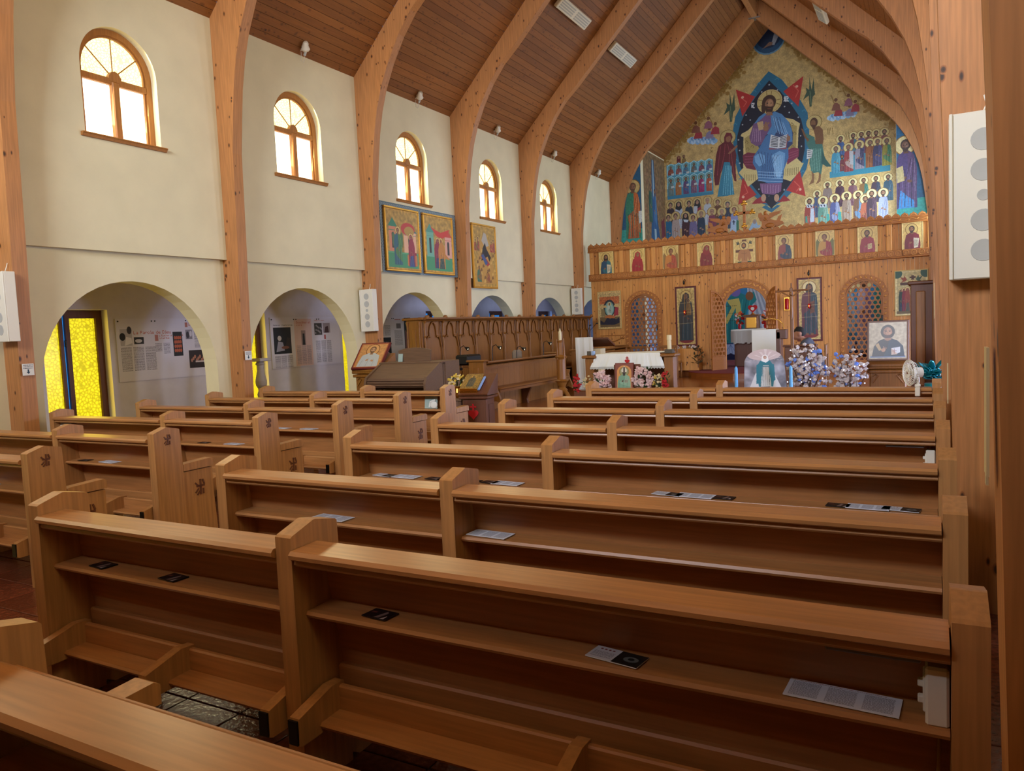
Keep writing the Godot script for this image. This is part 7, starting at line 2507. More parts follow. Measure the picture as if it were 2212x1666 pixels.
func build_organ():
	var o := thing("organ_console", "dark oak roll-top organ console with arched music desk", "organ", Vector3(-2.9, 0.15, -9.45))
	var x0 := -3.52
	var x1 := -2.32
	var b := B.new()
	b.bb(Vector3(x0, 0.15, -10.3), Vector3(x1, 1.18, -9.85))
	part(o, "case", b, mats.organ_oak)
	var prof := [[-9.85, 0.84], [-9.85, 1.2], [-9.80, 1.2], [-9.42, 0.98], [-9.39, 0.9], [-9.42, 0.84]]
	var r := B.new()
	r.ext(zpoly(prof), "x", x0 + 0.03, x1 - 0.03)
	for y in [0.87, 0.91, 0.95]:
		r.tube([Vector3(x0 + 0.05, y, -9.395), Vector3(x1 - 0.05, y, -9.395)], 0.012, 5)
	part(o, "roll_top", r, mats.organ_oak)
	for x in [x0, x1 - 0.04]:
		var ck := B.new()
		ck.ext(zpoly([[-9.86, 0.78], [-9.86, 1.2], [-9.78, 1.2], [-9.40, 1.0], [-9.36, 0.9], [-9.36, 0.8], [-9.5, 0.78]]), "x", x, x + 0.04)
		part(o, "cheek", ck, mats.organ_oak)
	var sd := B.new()
	sd.bb(Vector3(x1 + 0.001, 0.15, -10.3), Vector3(x1 + 0.02, 1.2, -9.9))
	part(o, "side_panel", sd, mats.organ_oak)
	var tp := B.new()
	tp.cbox(Vector3((x0 + x1) * 0.5, 1.205, -10.05), Vector3(x1 - x0 + 0.04, 0.03, 0.52), 0.008)
	part(o, "top", tp, mats.organ_oak)
	var md := B.new()
	var dsk := PackedVector2Array([Vector2(-3.22, 1.22), Vector2(-2.62, 1.22), Vector2(-2.6, 1.4), Vector2(-2.75, 1.435), Vector2(-2.92, 1.445), Vector2(-3.09, 1.435), Vector2(-3.24, 1.4)])
	md.ext(dsk, "z", -9.97, -9.94)
	part(o, "music_desk", md, mats.organ_oak)
	for x in [x0 + 0.1, x1 - 0.14]:
		var lg := B.new()
		lg.cbox(Vector3(x, 0.47, -9.5), Vector3(0.08, 0.63, 0.08), 0.01)
		part(o, "leg", lg, mats.organ_oak)
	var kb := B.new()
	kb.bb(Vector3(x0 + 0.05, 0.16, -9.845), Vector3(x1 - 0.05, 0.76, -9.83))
	part(o, "knee_opening_shade", kb, mats.black)  # black sheet stands in for the shade of the open knee space
	var bn := thing("organ_bench", "dark oak organ bench tucked under the console", "bench", Vector3(-2.9, 0.15, -9.2))
	var s := B.new()
	s.cbox(Vector3(-2.9, 0.66, -9.18), Vector3(0.95, 0.05, 0.22), 0.01)
	part(bn, "seat", s, mats.organ_oak)
	for x in [-3.3, -2.5]:
		var l := B.new()
		l.cbox(Vector3(x, 0.39, -9.18), Vector3(0.05, 0.49, 0.2), 0.01)
		part(bn, "leg", l, mats.organ_oak)
	var cd := B.new()
	cd.box(Vector3(-3.19, 1.285, -9.925), Vector3(0.09, 0.13, 0.008), Basis(Vector3.RIGHT, -0.15))
	solo("holy_card", cd, plain("pale_card", Color(0.6, 0.68, 0.66), 0.6), "small pale card leaning on the organ music desk", "card", Vector3(-3.19, 1.22, -9.925))

func tilted_icon(called: String, label: String, c: Vector3, w: float, h: float, tilt: float, yaw: float, m: Material, fr: Material, fw := 0.03, th := 0.04) -> Node3D:
	# framed icon leaning back on a stand; c is the middle of its lower edge
	var o := thing(called, label, "icon", c)
	o.rotation = Vector3(0, yaw, 0)
	var t := Basis(Vector3.RIGHT, -tilt)
	var b := B.new()
	b.cbox(t * Vector3(0, h * 0.5, 0), Vector3(w, h, th), 0.006, t)
	local_part(o, "panel", b.mesh(), fr)
	var p := B.new()
	var z := th * 0.5 + 0.002
	p.quaduv(t * Vector3(-w * 0.5 + fw, fw, z), t * Vector3(w * 0.5 - fw, fw, z), t * Vector3(w * 0.5 - fw, h - fw, z), t * Vector3(-w * 0.5 + fw, h - fw, z))
	local_part(o, "painting", p.mesh(), m)
	return o

func pedestal(called: String, label: String, c: Vector3, w: float, h: float, d: float, m: Material, tilt: float, yaw := 0.0):
	# carved icon stand with a sloping shelf
	var o := thing(called, label, "icon stand", c)
	o.rotation.y = yaw
	var b := B.new()
	b.cbox(Vector3(0, h * 0.5, 0), Vector3(w * 0.86, h, d * 0.8), 0.015)
	local_part(o, "body", b.mesh(), m)
	for q in [[0.05, 0.96, 0.1], [h - 0.03, 0.98, 0.05], [h + 0.025, 1.04, 0.04]]:
		var k := B.new()
		k.cbox(Vector3(0, q[0], 0), Vector3(w * q[1], q[2], d * (0.88 + 0.08 * q[1])), 0.012)
		local_part(o, "moulding", k.mesh(), m)
	var sl := B.new()
	sl.ext(PackedVector2Array([Vector2(d * 0.48, h + 0.045), Vector2(d * 0.48, h + 0.075), Vector2(-d * 0.5, h + 0.075 + d * tilt), Vector2(-d * 0.5, h + 0.045)]), "x", -w * 0.5, w * 0.5)
	local_part(o, "shelf", sl.mesh(), m)
	var cv := B.new()
	for s in [-1.0, 1.0]:
		cv.tube([Vector3(s * w * 0.36, h - 0.1, d * 0.41), Vector3(s * w * 0.3, h - 0.07, d * 0.42), Vector3(s * w * 0.22, h - 0.09, d * 0.42), Vector3(s * w * 0.36, h - 0.2, d * 0.41)], 0.011, 5)
		for k in 4:
			cv.ball(Vector3(s * w * 0.05 * k, h * 0.45 - k * 0.02, d * 0.41), Vector3(0.03, 0.045 - k * 0.006, 0.014), 6, 5)
	local_part(o, "carved_ornament", cv.mesh(), m)

func simple_saint_tex(ground: String, d: Dictionary, w: float, h: float, border := "") -> ImageTexture:
	var p := Paint.new(-w / 2, 0, w / 2, h, 260, hx(ground))
	p.grain(0.12, 0.05, 3)
	if border:
		p.rect(-w / 2, 0, w / 2, 0.02, hx(border))
		p.rect(-w / 2, h - 0.02, w / 2, h, hx(border))
		p.rect(-w / 2, 0, -w / 2 + 0.02, h, hx(border))
		p.rect(w / 2 - 0.02, 0, w / 2, h, hx(border))
	saint(p, d)
	return p.tex()

func heart(b: B, c: Vector3, s: float, th: float, cross := true):
	var p := PackedVector2Array()
	for i in 24:
		var a := TAU * i / 24
		p.append(Vector2(c.x + s * 0.5 * pow(absf(sin(a)), 3) * signf(sin(a)), c.y + s * 0.031 * (13 * cos(a) - 5 * cos(2 * a) - 2 * cos(3 * a) - cos(4 * a))))
	b.ext(p, "z", c.z, c.z + th)
	if cross:
		b.bb(Vector3(c.x - s * 0.07, c.y + s * 0.25, c.z), Vector3(c.x + s * 0.07, c.y + s * 0.95, c.z + th))
		b.bb(Vector3(c.x - s * 0.3, c.y + s * 0.6, c.z), Vector3(c.x + s * 0.3, c.y + s * 0.74, c.z + th))

func bloom_mesh(r: float, petals: int, seed_: int) -> ArrayMesh:
	# one flower head: cupped petals round a small middle
	var b := B.new()
	var rg := RandomNumberGenerator.new()
	rg.seed = seed_
	for i in petals:
		var a := TAU * i / petals + rg.randf_range(-0.2, 0.2)
		var t := Basis(Vector3.UP, a) * Basis(Vector3.FORWARD, rg.randf_range(0.3, 0.7))
		b.ball(t * Vector3(r * 0.55, 0, 0), Vector3(r * 0.5, r * 0.16, r * 0.42), 6, 4, t)
	b.ball(Vector3(0, r * 0.1, 0), Vector3(r, r, r) * 0.22, 6, 4)
	return b.mesh()

func scatter(o: Node3D, called: String, me: Array, ms: Array, spots: Array, seed_: int):
	var rg := RandomNumberGenerator.new()
	rg.seed = seed_
	for s in spots:
		var q := local_part(o, called, me[rg.randi_range(0, me.size() - 1)], ms[rg.randi_range(0, ms.size() - 1)])
		q.position = s
		q.rotation = Vector3(rg.randf_range(0.4, 1.6), rg.randf_range(-1.2, 1.2), 0)
		var k := rg.randf_range(0.8, 1.2)
		q.scale = Vector3(k, k, k)

func leaves(o: Node3D, spots: Array, s: float, m: Material, seed_: int):
	var rg := RandomNumberGenerator.new()
	rg.seed = seed_
	var lf := B.new()
	lf.ball(Vector3(s * 0.5, 0, 0), Vector3(s * 0.5, s * 0.05, s * 0.2), 6, 4)
	var me := lf.mesh()
	for p in spots:
		var q := local_part(o, "leaf", me, m)
		q.position = p
		q.rotation = Vector3(rg.randf_range(-0.6, 0.6), rg.randf_range(0, TAU), rg.randf_range(0.0, 1.0))

func cloud(n: int, r: Vector3, seed_: int, front := 0.0) -> Array:
	var rg := RandomNumberGenerator.new()
	rg.seed = seed_
	var out := []
	for i in n:
		var d := Vector3(rg.randfn(), rg.randfn(), rg.randfn()).normalized()
		if d.z < front:
			d.z = -d.z
		out.append(d * r * rg.randf_range(0.75, 1.0))
	return out

func bouquet(called: String, label: String, at: Vector3, r: Vector3, n: int, bloom: float, petals: int, ms: Array, seed_: int, group := ""):
	var o := thing(called, label, "flowers", at, group)
	var st := B.new()
	for i in 5:
		var a := TAU * i / 5
		st.tube([Vector3(0, 0, 0), Vector3(cos(a) * r.x * 0.5, r.y * 1.2, sin(a) * r.z * 0.5)], 0.006, 5)
	local_part(o, "stems", st.mesh(), mats.leaf)
	var spots := []
	for p in cloud(n, r, seed_, -0.3):
		spots.append(p + Vector3(0, r.y * 1.05, 0))
	scatter(o, "bloom", [bloom_mesh(bloom, petals, 1), bloom_mesh(bloom, petals, 2)], ms, spots, seed_)
	var lv := []
	for p in cloud(maxi(6, n / 3), r * 0.9, seed_ + 5, -0.5):
		lv.append(p + Vector3(0, r.y * 0.9, 0))
	leaves(o, lv, bloom * 2.2, mats.leaf, seed_)

func build_front():
	# carved stand with the icon of a saint in white, left of the organ
	pedestal("icon_stand", "carved oak icon stand between the column and the organ", Vector3(-3.86, 0.15, -10.05), 0.62, 0.88, 0.42, mats.stall_oak, 0.6)
	var st := simple_saint_tex("c08a4e", {"x": 0.0, "y0": 0.02, "y1": 0.47, "w": 0.2, "head": 0.34, "halo": "cf9a5a", "rim": "6a3a1a", "robe": "b3b8b4", "skin": "b98a62", "hair": "6a4a30", "shoulder": 0.85}, 0.54, 0.54, "a0522f")
	tilted_icon("saint_icon", "icon of a white-robed saint with halo on red ground, leaning on a stand", Vector3(-3.86, 1.11, -9.84), 0.58, 0.58, 0.75, 0.12, picture("white_saint", st), mats.icon_red, 0.025)
	# white turned candle stand in the second arch
	var tc := Vector3(-5.08, 0, -8.7)
	var tb := B.new()
	tb.lathe([Vector2(0.12, 0.0), Vector2(0.12, 0.04), Vector2(0.05, 0.1), Vector2(0.035, 0.3), Vector2(0.05, 0.7), Vector2(0.075, 0.8), Vector2(0.045, 0.88), Vector2(0.085, 0.95), Vector2(0.09, 1.02), Vector2(0.05, 1.2), Vector2(0.055, 1.27), Vector2(0.075, 1.29), Vector2(0.05, 1.33)], tc, 14)
	var ts := thing("candle_stand", "pale turned candle stand standing in the second arch", "candle stand", tc)
	part(ts, "turned_post", tb, plain("grey_paint", Color(0.66, 0.63, 0.60), 0.6))
	var tt := B.new()
	tt.cbox(tc + Vector3(0, 1.36, 0), Vector3(0.27, 0.05, 0.24), 0.008)
	part(ts, "top_plate", tt, mats.grey_paint)
	# small table with a brass vase of yellow flowers
	var sm := thing("side_table", "small brown table carrying the brass flower vase", "table", Vector3(-1.62, 0, -9.1))
	var s1 := B.new()
	s1.cbox(Vector3(-1.62, 0.7, -9.1), Vector3(0.42, 0.04, 0.36), 0.008)
	part(sm, "top", s1, mats.organ_oak)
	for x in [-1.79, -1.45]:
		for z in [-8.96, -9.24]:
			var l := B.new()
			l.cbox(Vector3(x, 0.34, z), Vector3(0.05, 0.68, 0.05), 0.006)
			part(sm, "leg", l, mats.organ_oak)
	var va := thing("brass_vase", "ribbed brass vase holding yellow flowers", "vase", Vector3(-1.53, 0.721, -9.05))
	var vb := B.new()
	vb.lathe([Vector2(0.05, 0.0), Vector2(0.085, 0.03), Vector2(0.1, 0.08), Vector2(0.09, 0.14), Vector2(0.1, 0.17)], Vector3(-1.53, 0.721, -9.05), 18)
	part(va, "bowl", vb, mats.brass)
	var ribs := B.new()
	for i in 18:
		var a := TAU * i / 18
		var d := Vector3(cos(a), 0, sin(a))
		ribs.tube([Vector3(-1.53, 0.731, -9.05) + d * 0.06, Vector3(-1.53, 0.8, -9.05) + d * 0.101, Vector3(-1.53, 0.89, -9.05) + d * 0.1], 0.006, 4)
	part(va, "ribs", ribs, mats.brass)
	bouquet("yellow_bouquet", "bunch of small yellow flowers in the brass vase", Vector3(-1.53, 0.86, -9.05), Vector3(0.15, 0.1, 0.13), 44, 0.028, 5, [mats.petal_yellow, mats.petal_cream], 3)
	# lectern with a gold book and a red heart
	var yaw := 0.15
	var lc := thing("lectern", "brown wooden lectern with a red heart emblem at the head of the aisle", "lectern", Vector3(-1.14, 0, -8.95))
	lc.rotation.y = yaw
	var lb := B.new()
	lb.cbox(Vector3(0, 0.38, 0), Vector3(0.36, 0.74, 0.3), 0.01)
	local_part(lc, "column", lb.mesh(), mats.lectern_wood)
	for q in [[0.04, 0.46, 0.08], [0.75, 0.44, 0.04]]:
		var k := B.new()
		k.cbox(Vector3(0, q[0], 0), Vector3(q[1], q[2], q[1] - 0.06), 0.01)
		local_part(lc, "moulding", k.mesh(), mats.lectern_wood)
	var rp := B.new()
	rp.cbox(Vector3(0.185, 0.4, 0), Vector3(0.014, 0.5, 0.16), 0.006)
	local_part(lc, "side_panel", rp.mesh(), mats.lectern_wood)
	var dk := B.new()
	dk.ext(PackedVector2Array([Vector2(0.2, 0.78), Vector2(0.21, 0.8), Vector2(-0.2, 1.06), Vector2(-0.22, 1.03), Vector2(-0.18, 0.78)]), "x", -0.22, 0.22)
	local_part(lc, "reading_desk", dk.mesh(), mats.lectern_wood)
	var hb := B.new()
	heart(hb, Vector3(-0.02, 0.52, 0.151), 0.15, 0.012)
	local_part(lc, "heart_emblem", hb.mesh(), mats.red_felt, "bright red heart with a small cross")
	var gt := Paint.new(0, 0, 0.26, 0.36, 300, hx("8a6a2c"))
	gt.grain(0.25, 0.1, 2)
	for i in 4:
		gt.ring([0.04, 0.22, 0.04, 0.22][i], [0.04, 0.04, 0.32, 0.32][i], 0.025, 0.008, hx("5a4420"))
	saint(gt, {"x": 0.13, "y0": 0.05, "y1": 0.32, "w": 0.055, "head": 0.17, "robe": "3c3a30", "mant": "4c4638", "skin": "6a5030", "halo": "b08c44"})
	var bk := thing("gospel_book", "gold-covered gospel book with an embossed figure on the lectern", "book", Vector3(-1.2, 0.93, -8.91))
	bk.rotation = Vector3(deg_to_rad(32), yaw, 0)
	var bb := B.new()
	bb.quaduv(Vector3(-0.13, 0.045, 0.17), Vector3(0.13, 0.045, 0.17), Vector3(0.13, 0.045, -0.17), Vector3(-0.13, 0.045, -0.17))
	local_part(bk, "cover", bb.mesh(), picture("gospel_cover", gt.tex(), 0.4))
	var pg := B.new()
	pg.bb(Vector3(-0.128, -0.02, -0.168), Vector3(0.125, 0.043, 0.168))
	local_part(bk, "pages", pg.mesh(), mats.brass)
	var fj := B.new()
	for i in 20:
		fj.box(Vector3(-0.125 + i * 0.0132, -0.005, 0.185), Vector3(0.008, 0.05, 0.014))
	local_part(bk, "fringe", fj.mesh(), mats.brass)
	var rb := B.new()
	rb.box(Vector3(0.14, 0.01, 0.0), Vector3(0.03, 0.02, 0.3))
	local_part(bk, "ribbon", rb.mesh(), plain("ribbon_blue", Color(0.55, 0.68, 0.9), 0.5))
	# picture frame standing on the front pew shelf
	var pf := thing("small_picture", "small white decorated frame with a pale figure on the front pew shelf", "picture", Vector3(-1.38, 0.668, LZ[5] - 0.12))
	var pb := B.new()
	pb.box(Vector3(-1.38, 0.75, LZ[5] - 0.13), Vector3(0.2, 0.16, 0.012), Basis(Vector3.RIGHT, -0.12))
	part(pf, "frame", pb, plain("pale_card", Color(0.6, 0.68, 0.66), 0.6))
	var pz := B.new()
	pz.ball(Vector3(-1.33, 0.72, LZ[5] - 0.115), Vector3(0.06, 0.05, 0.015), 10, 6)
	pz.tube([Vector3(-1.4, 0.69, LZ[5] - 0.115), Vector3(-1.38, 0.76, LZ[5] - 0.115), Vector3(-1.3, 0.785, LZ[5] - 0.12)], 0.014, 6)
	part(pf, "relief_figure", pz, mats.cloth)
	# carved candlestick
	var cs := Vector3(-2.4, 0.15, -14.4)
	var ck := thing("candlestick", "tall carved wooden candlestick with a white and gold candle", "candlestick", cs)
	var cb := B.new()
	for i in 3:
		var a := TAU * i / 3 + 0.5
		var d := Vector3(cos(a), 0, sin(a))
		cb.tube([cs + d * 0.24 + Vector3(0, 0.03, 0), cs + d * 0.17 + Vector3(0, 0.12, 0), cs + d * 0.07 + Vector3(0, 0.2, 0)], [0.05, 0.045, 0.04], 7)
	part(ck, "feet", cb, mats.stall_oak)
	var c2 := B.new()
	c2.lathe([Vector2(0.09, 0.12), Vector2(0.12, 0.2), Vector2(0.07, 0.26), Vector2(0.11, 0.36), Vector2(0.15, 0.4), Vector2(0.1, 0.43), Vector2(0.1, 0.85), Vector2(0.13, 0.9), Vector2(0.09, 0.95), Vector2(0.08, 1.2), Vector2(0.09, 1.25)], cs, 10)
	for i in 4:
		var a := TAU * i / 4 + 0.4
		c2.tube([cs + Vector3(cos(a) * 0.1, 0.85, sin(a) * 0.1), cs + Vector3(cos(a) * 0.1, 1.28, sin(a) * 0.1)], [0.025, 0.008], 6)
	part(ck, "shaft", c2, mats.stall_oak)
	var c3 := B.new()
	c3.lathe([Vector2(0.02, 1.12), Vector2(0.03, 1.25), Vector2(0.035, 1.3), Vector2(0.035, 1.42), Vector2(0.02, 1.45), Vector2(0.008, 1.5)], cs, 10)
	part(ck, "candle", c3, plain("wax", Color(0.82, 0.76, 0.6), 0.6))
	# lectern draped in white
	var wl := Vector3(-2.55, 0.15, -16.1)
	var w := thing("draped_lectern", "lectern with a long white cloth bearing a small gold cross", "lectern", wl)
	var w1 := B.new()
	w1.cbox(wl + Vector3(0.1, 0.5, -0.18), Vector3(0.5, 1.0, 0.3), 0.01)
	part(w, "stand", w1, plain("cream_paint", Color(0.78, 0.72, 0.58), 0.7))
	var w2 := B.new()
	w2.ext(PackedVector2Array([Vector2(-16.08, 1.36), Vector2(-16.08, 1.4), Vector2(-16.55, 1.22), Vector2(-16.55, 1.18)]), "x", wl.x - 0.1, wl.x + 0.55)
	part(w, "desk_top", w2, mats.dark_wood)
	var w3 := B.new()
	var cols := 8
	for i in cols:
		var xa := wl.x - 0.24 + i * 0.44 / cols
		var xb := xa + 0.44 / cols
		var da := sin(i * 1.9) * 0.008
		var db := sin((i + 1) * 1.9) * 0.008
		w3.quad(Vector3(xa + 0.02, 0.16, -16.03 + da * 2), Vector3(xb + 0.02, 0.16, -16.03 + db * 2), Vector3(xb, 1.42, -16.05 + db), Vector3(xa, 1.42, -16.05 + da))
		w3.quad(Vector3(xa, 1.42, -16.05 + da), Vector3(xb, 1.42, -16.05 + db), Vector3(xb, 1.25, -16.55), Vector3(xa, 1.25, -16.55))
	part(w, "cloth", w3, mats.cloth)
	var w4 := B.new()
	w4.box(Vector3(wl.x + 0.08, 0.55, -16.012), Vector3(0.012, 0.14, 0.004))
	w4.box(Vector3(wl.x + 0.08, 0.57, -16.012), Vector3(0.1, 0.012, 0.004))
	part(w, "embroidered_cross", w4, mats.gold)
	for q in [[0.0, 0.14], [0.05, 0.3]]:
		var mc := thing("microphone", "%s thin black gooseneck microphone on the white-draped lectern" % ("shorter" if q[1] < 0.2 else "longer"), "microphone", Vector3(wl.x + q[0], 1.41, -16.2), "lectern microphones")
		var mb := B.new()
		mb.tube([Vector3(wl.x + q[0], 1.41, -16.2), Vector3(wl.x + q[0] + 0.02, 1.56, -16.2), Vector3(wl.x + q[0] + q[1] * 0.7, 1.66 + q[1] * 0.2, -16.15)], 0.006, 5)
		part(mc, "gooseneck", mb, mats.black)
		var mh := B.new()
		mh.ball(Vector3(wl.x + q[0] + q[1] * 0.75, 1.665 + q[1] * 0.21, -16.15), Vector3(0.035, 0.016, 0.016), 8, 5)
		part(mc, "capsule", mh, mats.black)
# ---------------------------------------------------------------- around the altar

func mary_tex() -> ImageTexture:
	var p := Paint.new(-0.3, 0, 0.3, 0.7, 300, hx("7d7a7e"))
	p.grain(0.35, 0.012, 14)
	p.ell(0, 0.62, 0.24, 0.12, hx("b9a49c"))
	for i in 9:
		p.poly([0.02, 0.52, -0.28 + i * 0.07, 0.7 - absf(i - 4) * 0.05, -0.24 + i * 0.07, 0.7 - absf(i - 4) * 0.05], hx("c9b8b0"))
	for s in [-1.0, 1.0]:
		p.poly([s * 0.12, 0.3, s * 0.22, 0.02, s * 0.06, 0.02], hx("bdb9b4"))
	saint(p, {"x": 0.01, "y0": 0.05, "y1": 0.60, "w": 0.12, "head": 0.15, "robe": "2a6a74", "under": "b9b8b0", "veil": "d8d4cc", "skin": "b08a74", "shoulder": 0.6, "hands": 0.0, "hem": 0.8})
	p.poly([-0.04, 0.06, 0.06, 0.06, 0.06, 0.42, -0.02, 0.42], hx("b4b2aa"))
	p.poly([-0.11, 0.43, -0.04, 0.45, -0.06, 0.12, -0.12, 0.1], hx("2a6a74"))
	p.poly([0.13, 0.43, 0.06, 0.45, 0.08, 0.12, 0.14, 0.16], hx("2a6a74"))
	for i in 5:
		p.line([-0.03 + i * 0.02, 0.4, -0.05 + i * 0.027, 0.07], 0.005, hx("84827c"))
	p.line([-0.03, 0.4, 0.07, 0.4], 0.014, hx("2a6a74"))
	return p.tex()

func christ_tex() -> ImageTexture:
	var p := Paint.new(-0.26, 0, 0.26, 0.58, 320, hx("a99a80"))
	p.grain(0.12, 0.04, 6)
	p.rect(-0.24, 0.02, 0.24, 0.05, hx("5a6a8a"))
	p.poly([-0.22, 0.04, -0.19, 0.2, -0.12, 0.29, -0.05, 0.32, 0.06, 0.32, 0.14, 0.28, 0.21, 0.2, 0.23, 0.04], hx("24161c"))
	p.poly([0.02, 0.32, 0.13, 0.29, 0.21, 0.2, 0.23, 0.04, -0.06, 0.04, 0.0, 0.18], hx("1a2436"))
	p.poly([-0.17, 0.22, -0.13, 0.26, -0.08, 0.14, -0.12, 0.13], hx("a5895c"))
	p.ell(0.0, 0.43, 0.098, 0.11, hx("2c1a14"))
	p.ell(0.0, 0.42, 0.062, 0.085, hx("8f6248"))
	p.ell(0.014, 0.425, 0.036, 0.06, hx("a87a5c"))
	p.poly([-0.06, 0.4, -0.03, 0.38, 0.03, 0.38, 0.06, 0.4, 0.04, 0.33, 0.0, 0.315, -0.04, 0.33], hx("3a2018"))
	p.line([-0.02, 0.365, 0.02, 0.365], 0.008, hx("7a4438"))
	for s in [-1.0, 1.0]:
		p.ell(s * 0.026, 0.435, 0.014, 0.006, hx("120a08"))
		p.line([s * 0.01, 0.452, s * 0.046, 0.452], 0.006, hx("2c1a14"))
	p.line([0.0, 0.435, 0.003, 0.395], 0.007, hx("7a5038"))
	p.poly([-0.03, 0.33, 0.04, 0.33, 0.05, 0.3, 0.0, 0.285, -0.05, 0.3], hx("8f6248"))
	p.ell(-0.06, 0.14, 0.03, 0.03, hx("a87a5c"))
	for i in 3:
		p.line([-0.06 + i * 0.014, 0.15, -0.055 + i * 0.02, 0.2 - i * 0.012], 0.009, hx("a87a5c"))
	p.poly([0.05, 0.06, 0.13, 0.07, 0.13, 0.18, 0.05, 0.17], hx("b59a8a"))
	p.poly([0.05, 0.17, 0.13, 0.18, 0.17, 0.19, 0.17, 0.1, 0.13, 0.08], hx("c0c0c4"))
	p.line([0.06, 0.12, 0.12, 0.125], 0.008, hx("7a3a34"))
	p.line([0.09, 0.08, 0.09, 0.16], 0.008, hx("7a3a34"))
	return p.tex()

func blossom_tree(at: Vector3, r: Vector3, n: int, seed_: int, label: String):
	var o := thing("blossom_tree", label, "artificial tree", at, "artificial blossom trees")
	var rg := RandomNumberGenerator.new()
	rg.seed = seed_
	var pot := B.new()
	pot.lathe([Vector2(0.09, 0), Vector2(0.13, 0.2), Vector2(0.12, 0.2)], Vector3.ZERO, 12)
	local_part(o, "pot", pot.mesh(), mats.dark_wood)
	var br := B.new()
	var tips := cloud(14, r, seed_, -0.2)
	for p in tips:
		var q: Vector3 = p + Vector3(0, r.y + 0.2, 0)
		br.tube([Vector3(rg.randf_range(-0.05, 0.05), 0.1, 0), Vector3(q.x * 0.3, q.y * 0.5, q.z * 0.3), q], [0.014, 0.01, 0.004], 5)
	local_part(o, "branches", br.mesh(), plain("twig", Color(0.28, 0.19, 0.13), 0.8))
	var spots := []
	for p in cloud(n, r, seed_ + 1, -0.1):
		spots.append(p * rg.randf_range(0.45, 1.05) + Vector3(0, r.y + 0.25, 0))
	scatter(o, "blossom", [bloom_mesh(0.038, 5, 4), bloom_mesh(0.044, 6, 5)], [mats.petal_white, mats.petal_white, mats.petal_white, mats.petal_white, mats.petal_lit_blue], spots, seed_)  # blue light on some white blossoms is put into their petal colour
	var bulb := B.new()
	bulb.ball(Vector3.ZERO, Vector3(0.009, 0.009, 0.009), 6, 4)
	var bm := bulb.mesh()
	for p in cloud(16, r * 1.06, seed_ + 9, 0.0):
		var q2 := local_part(o, "light_bulb", bm, mats.led_glow)
		q2.position = p + Vector3(0, r.y + 0.2, 0)

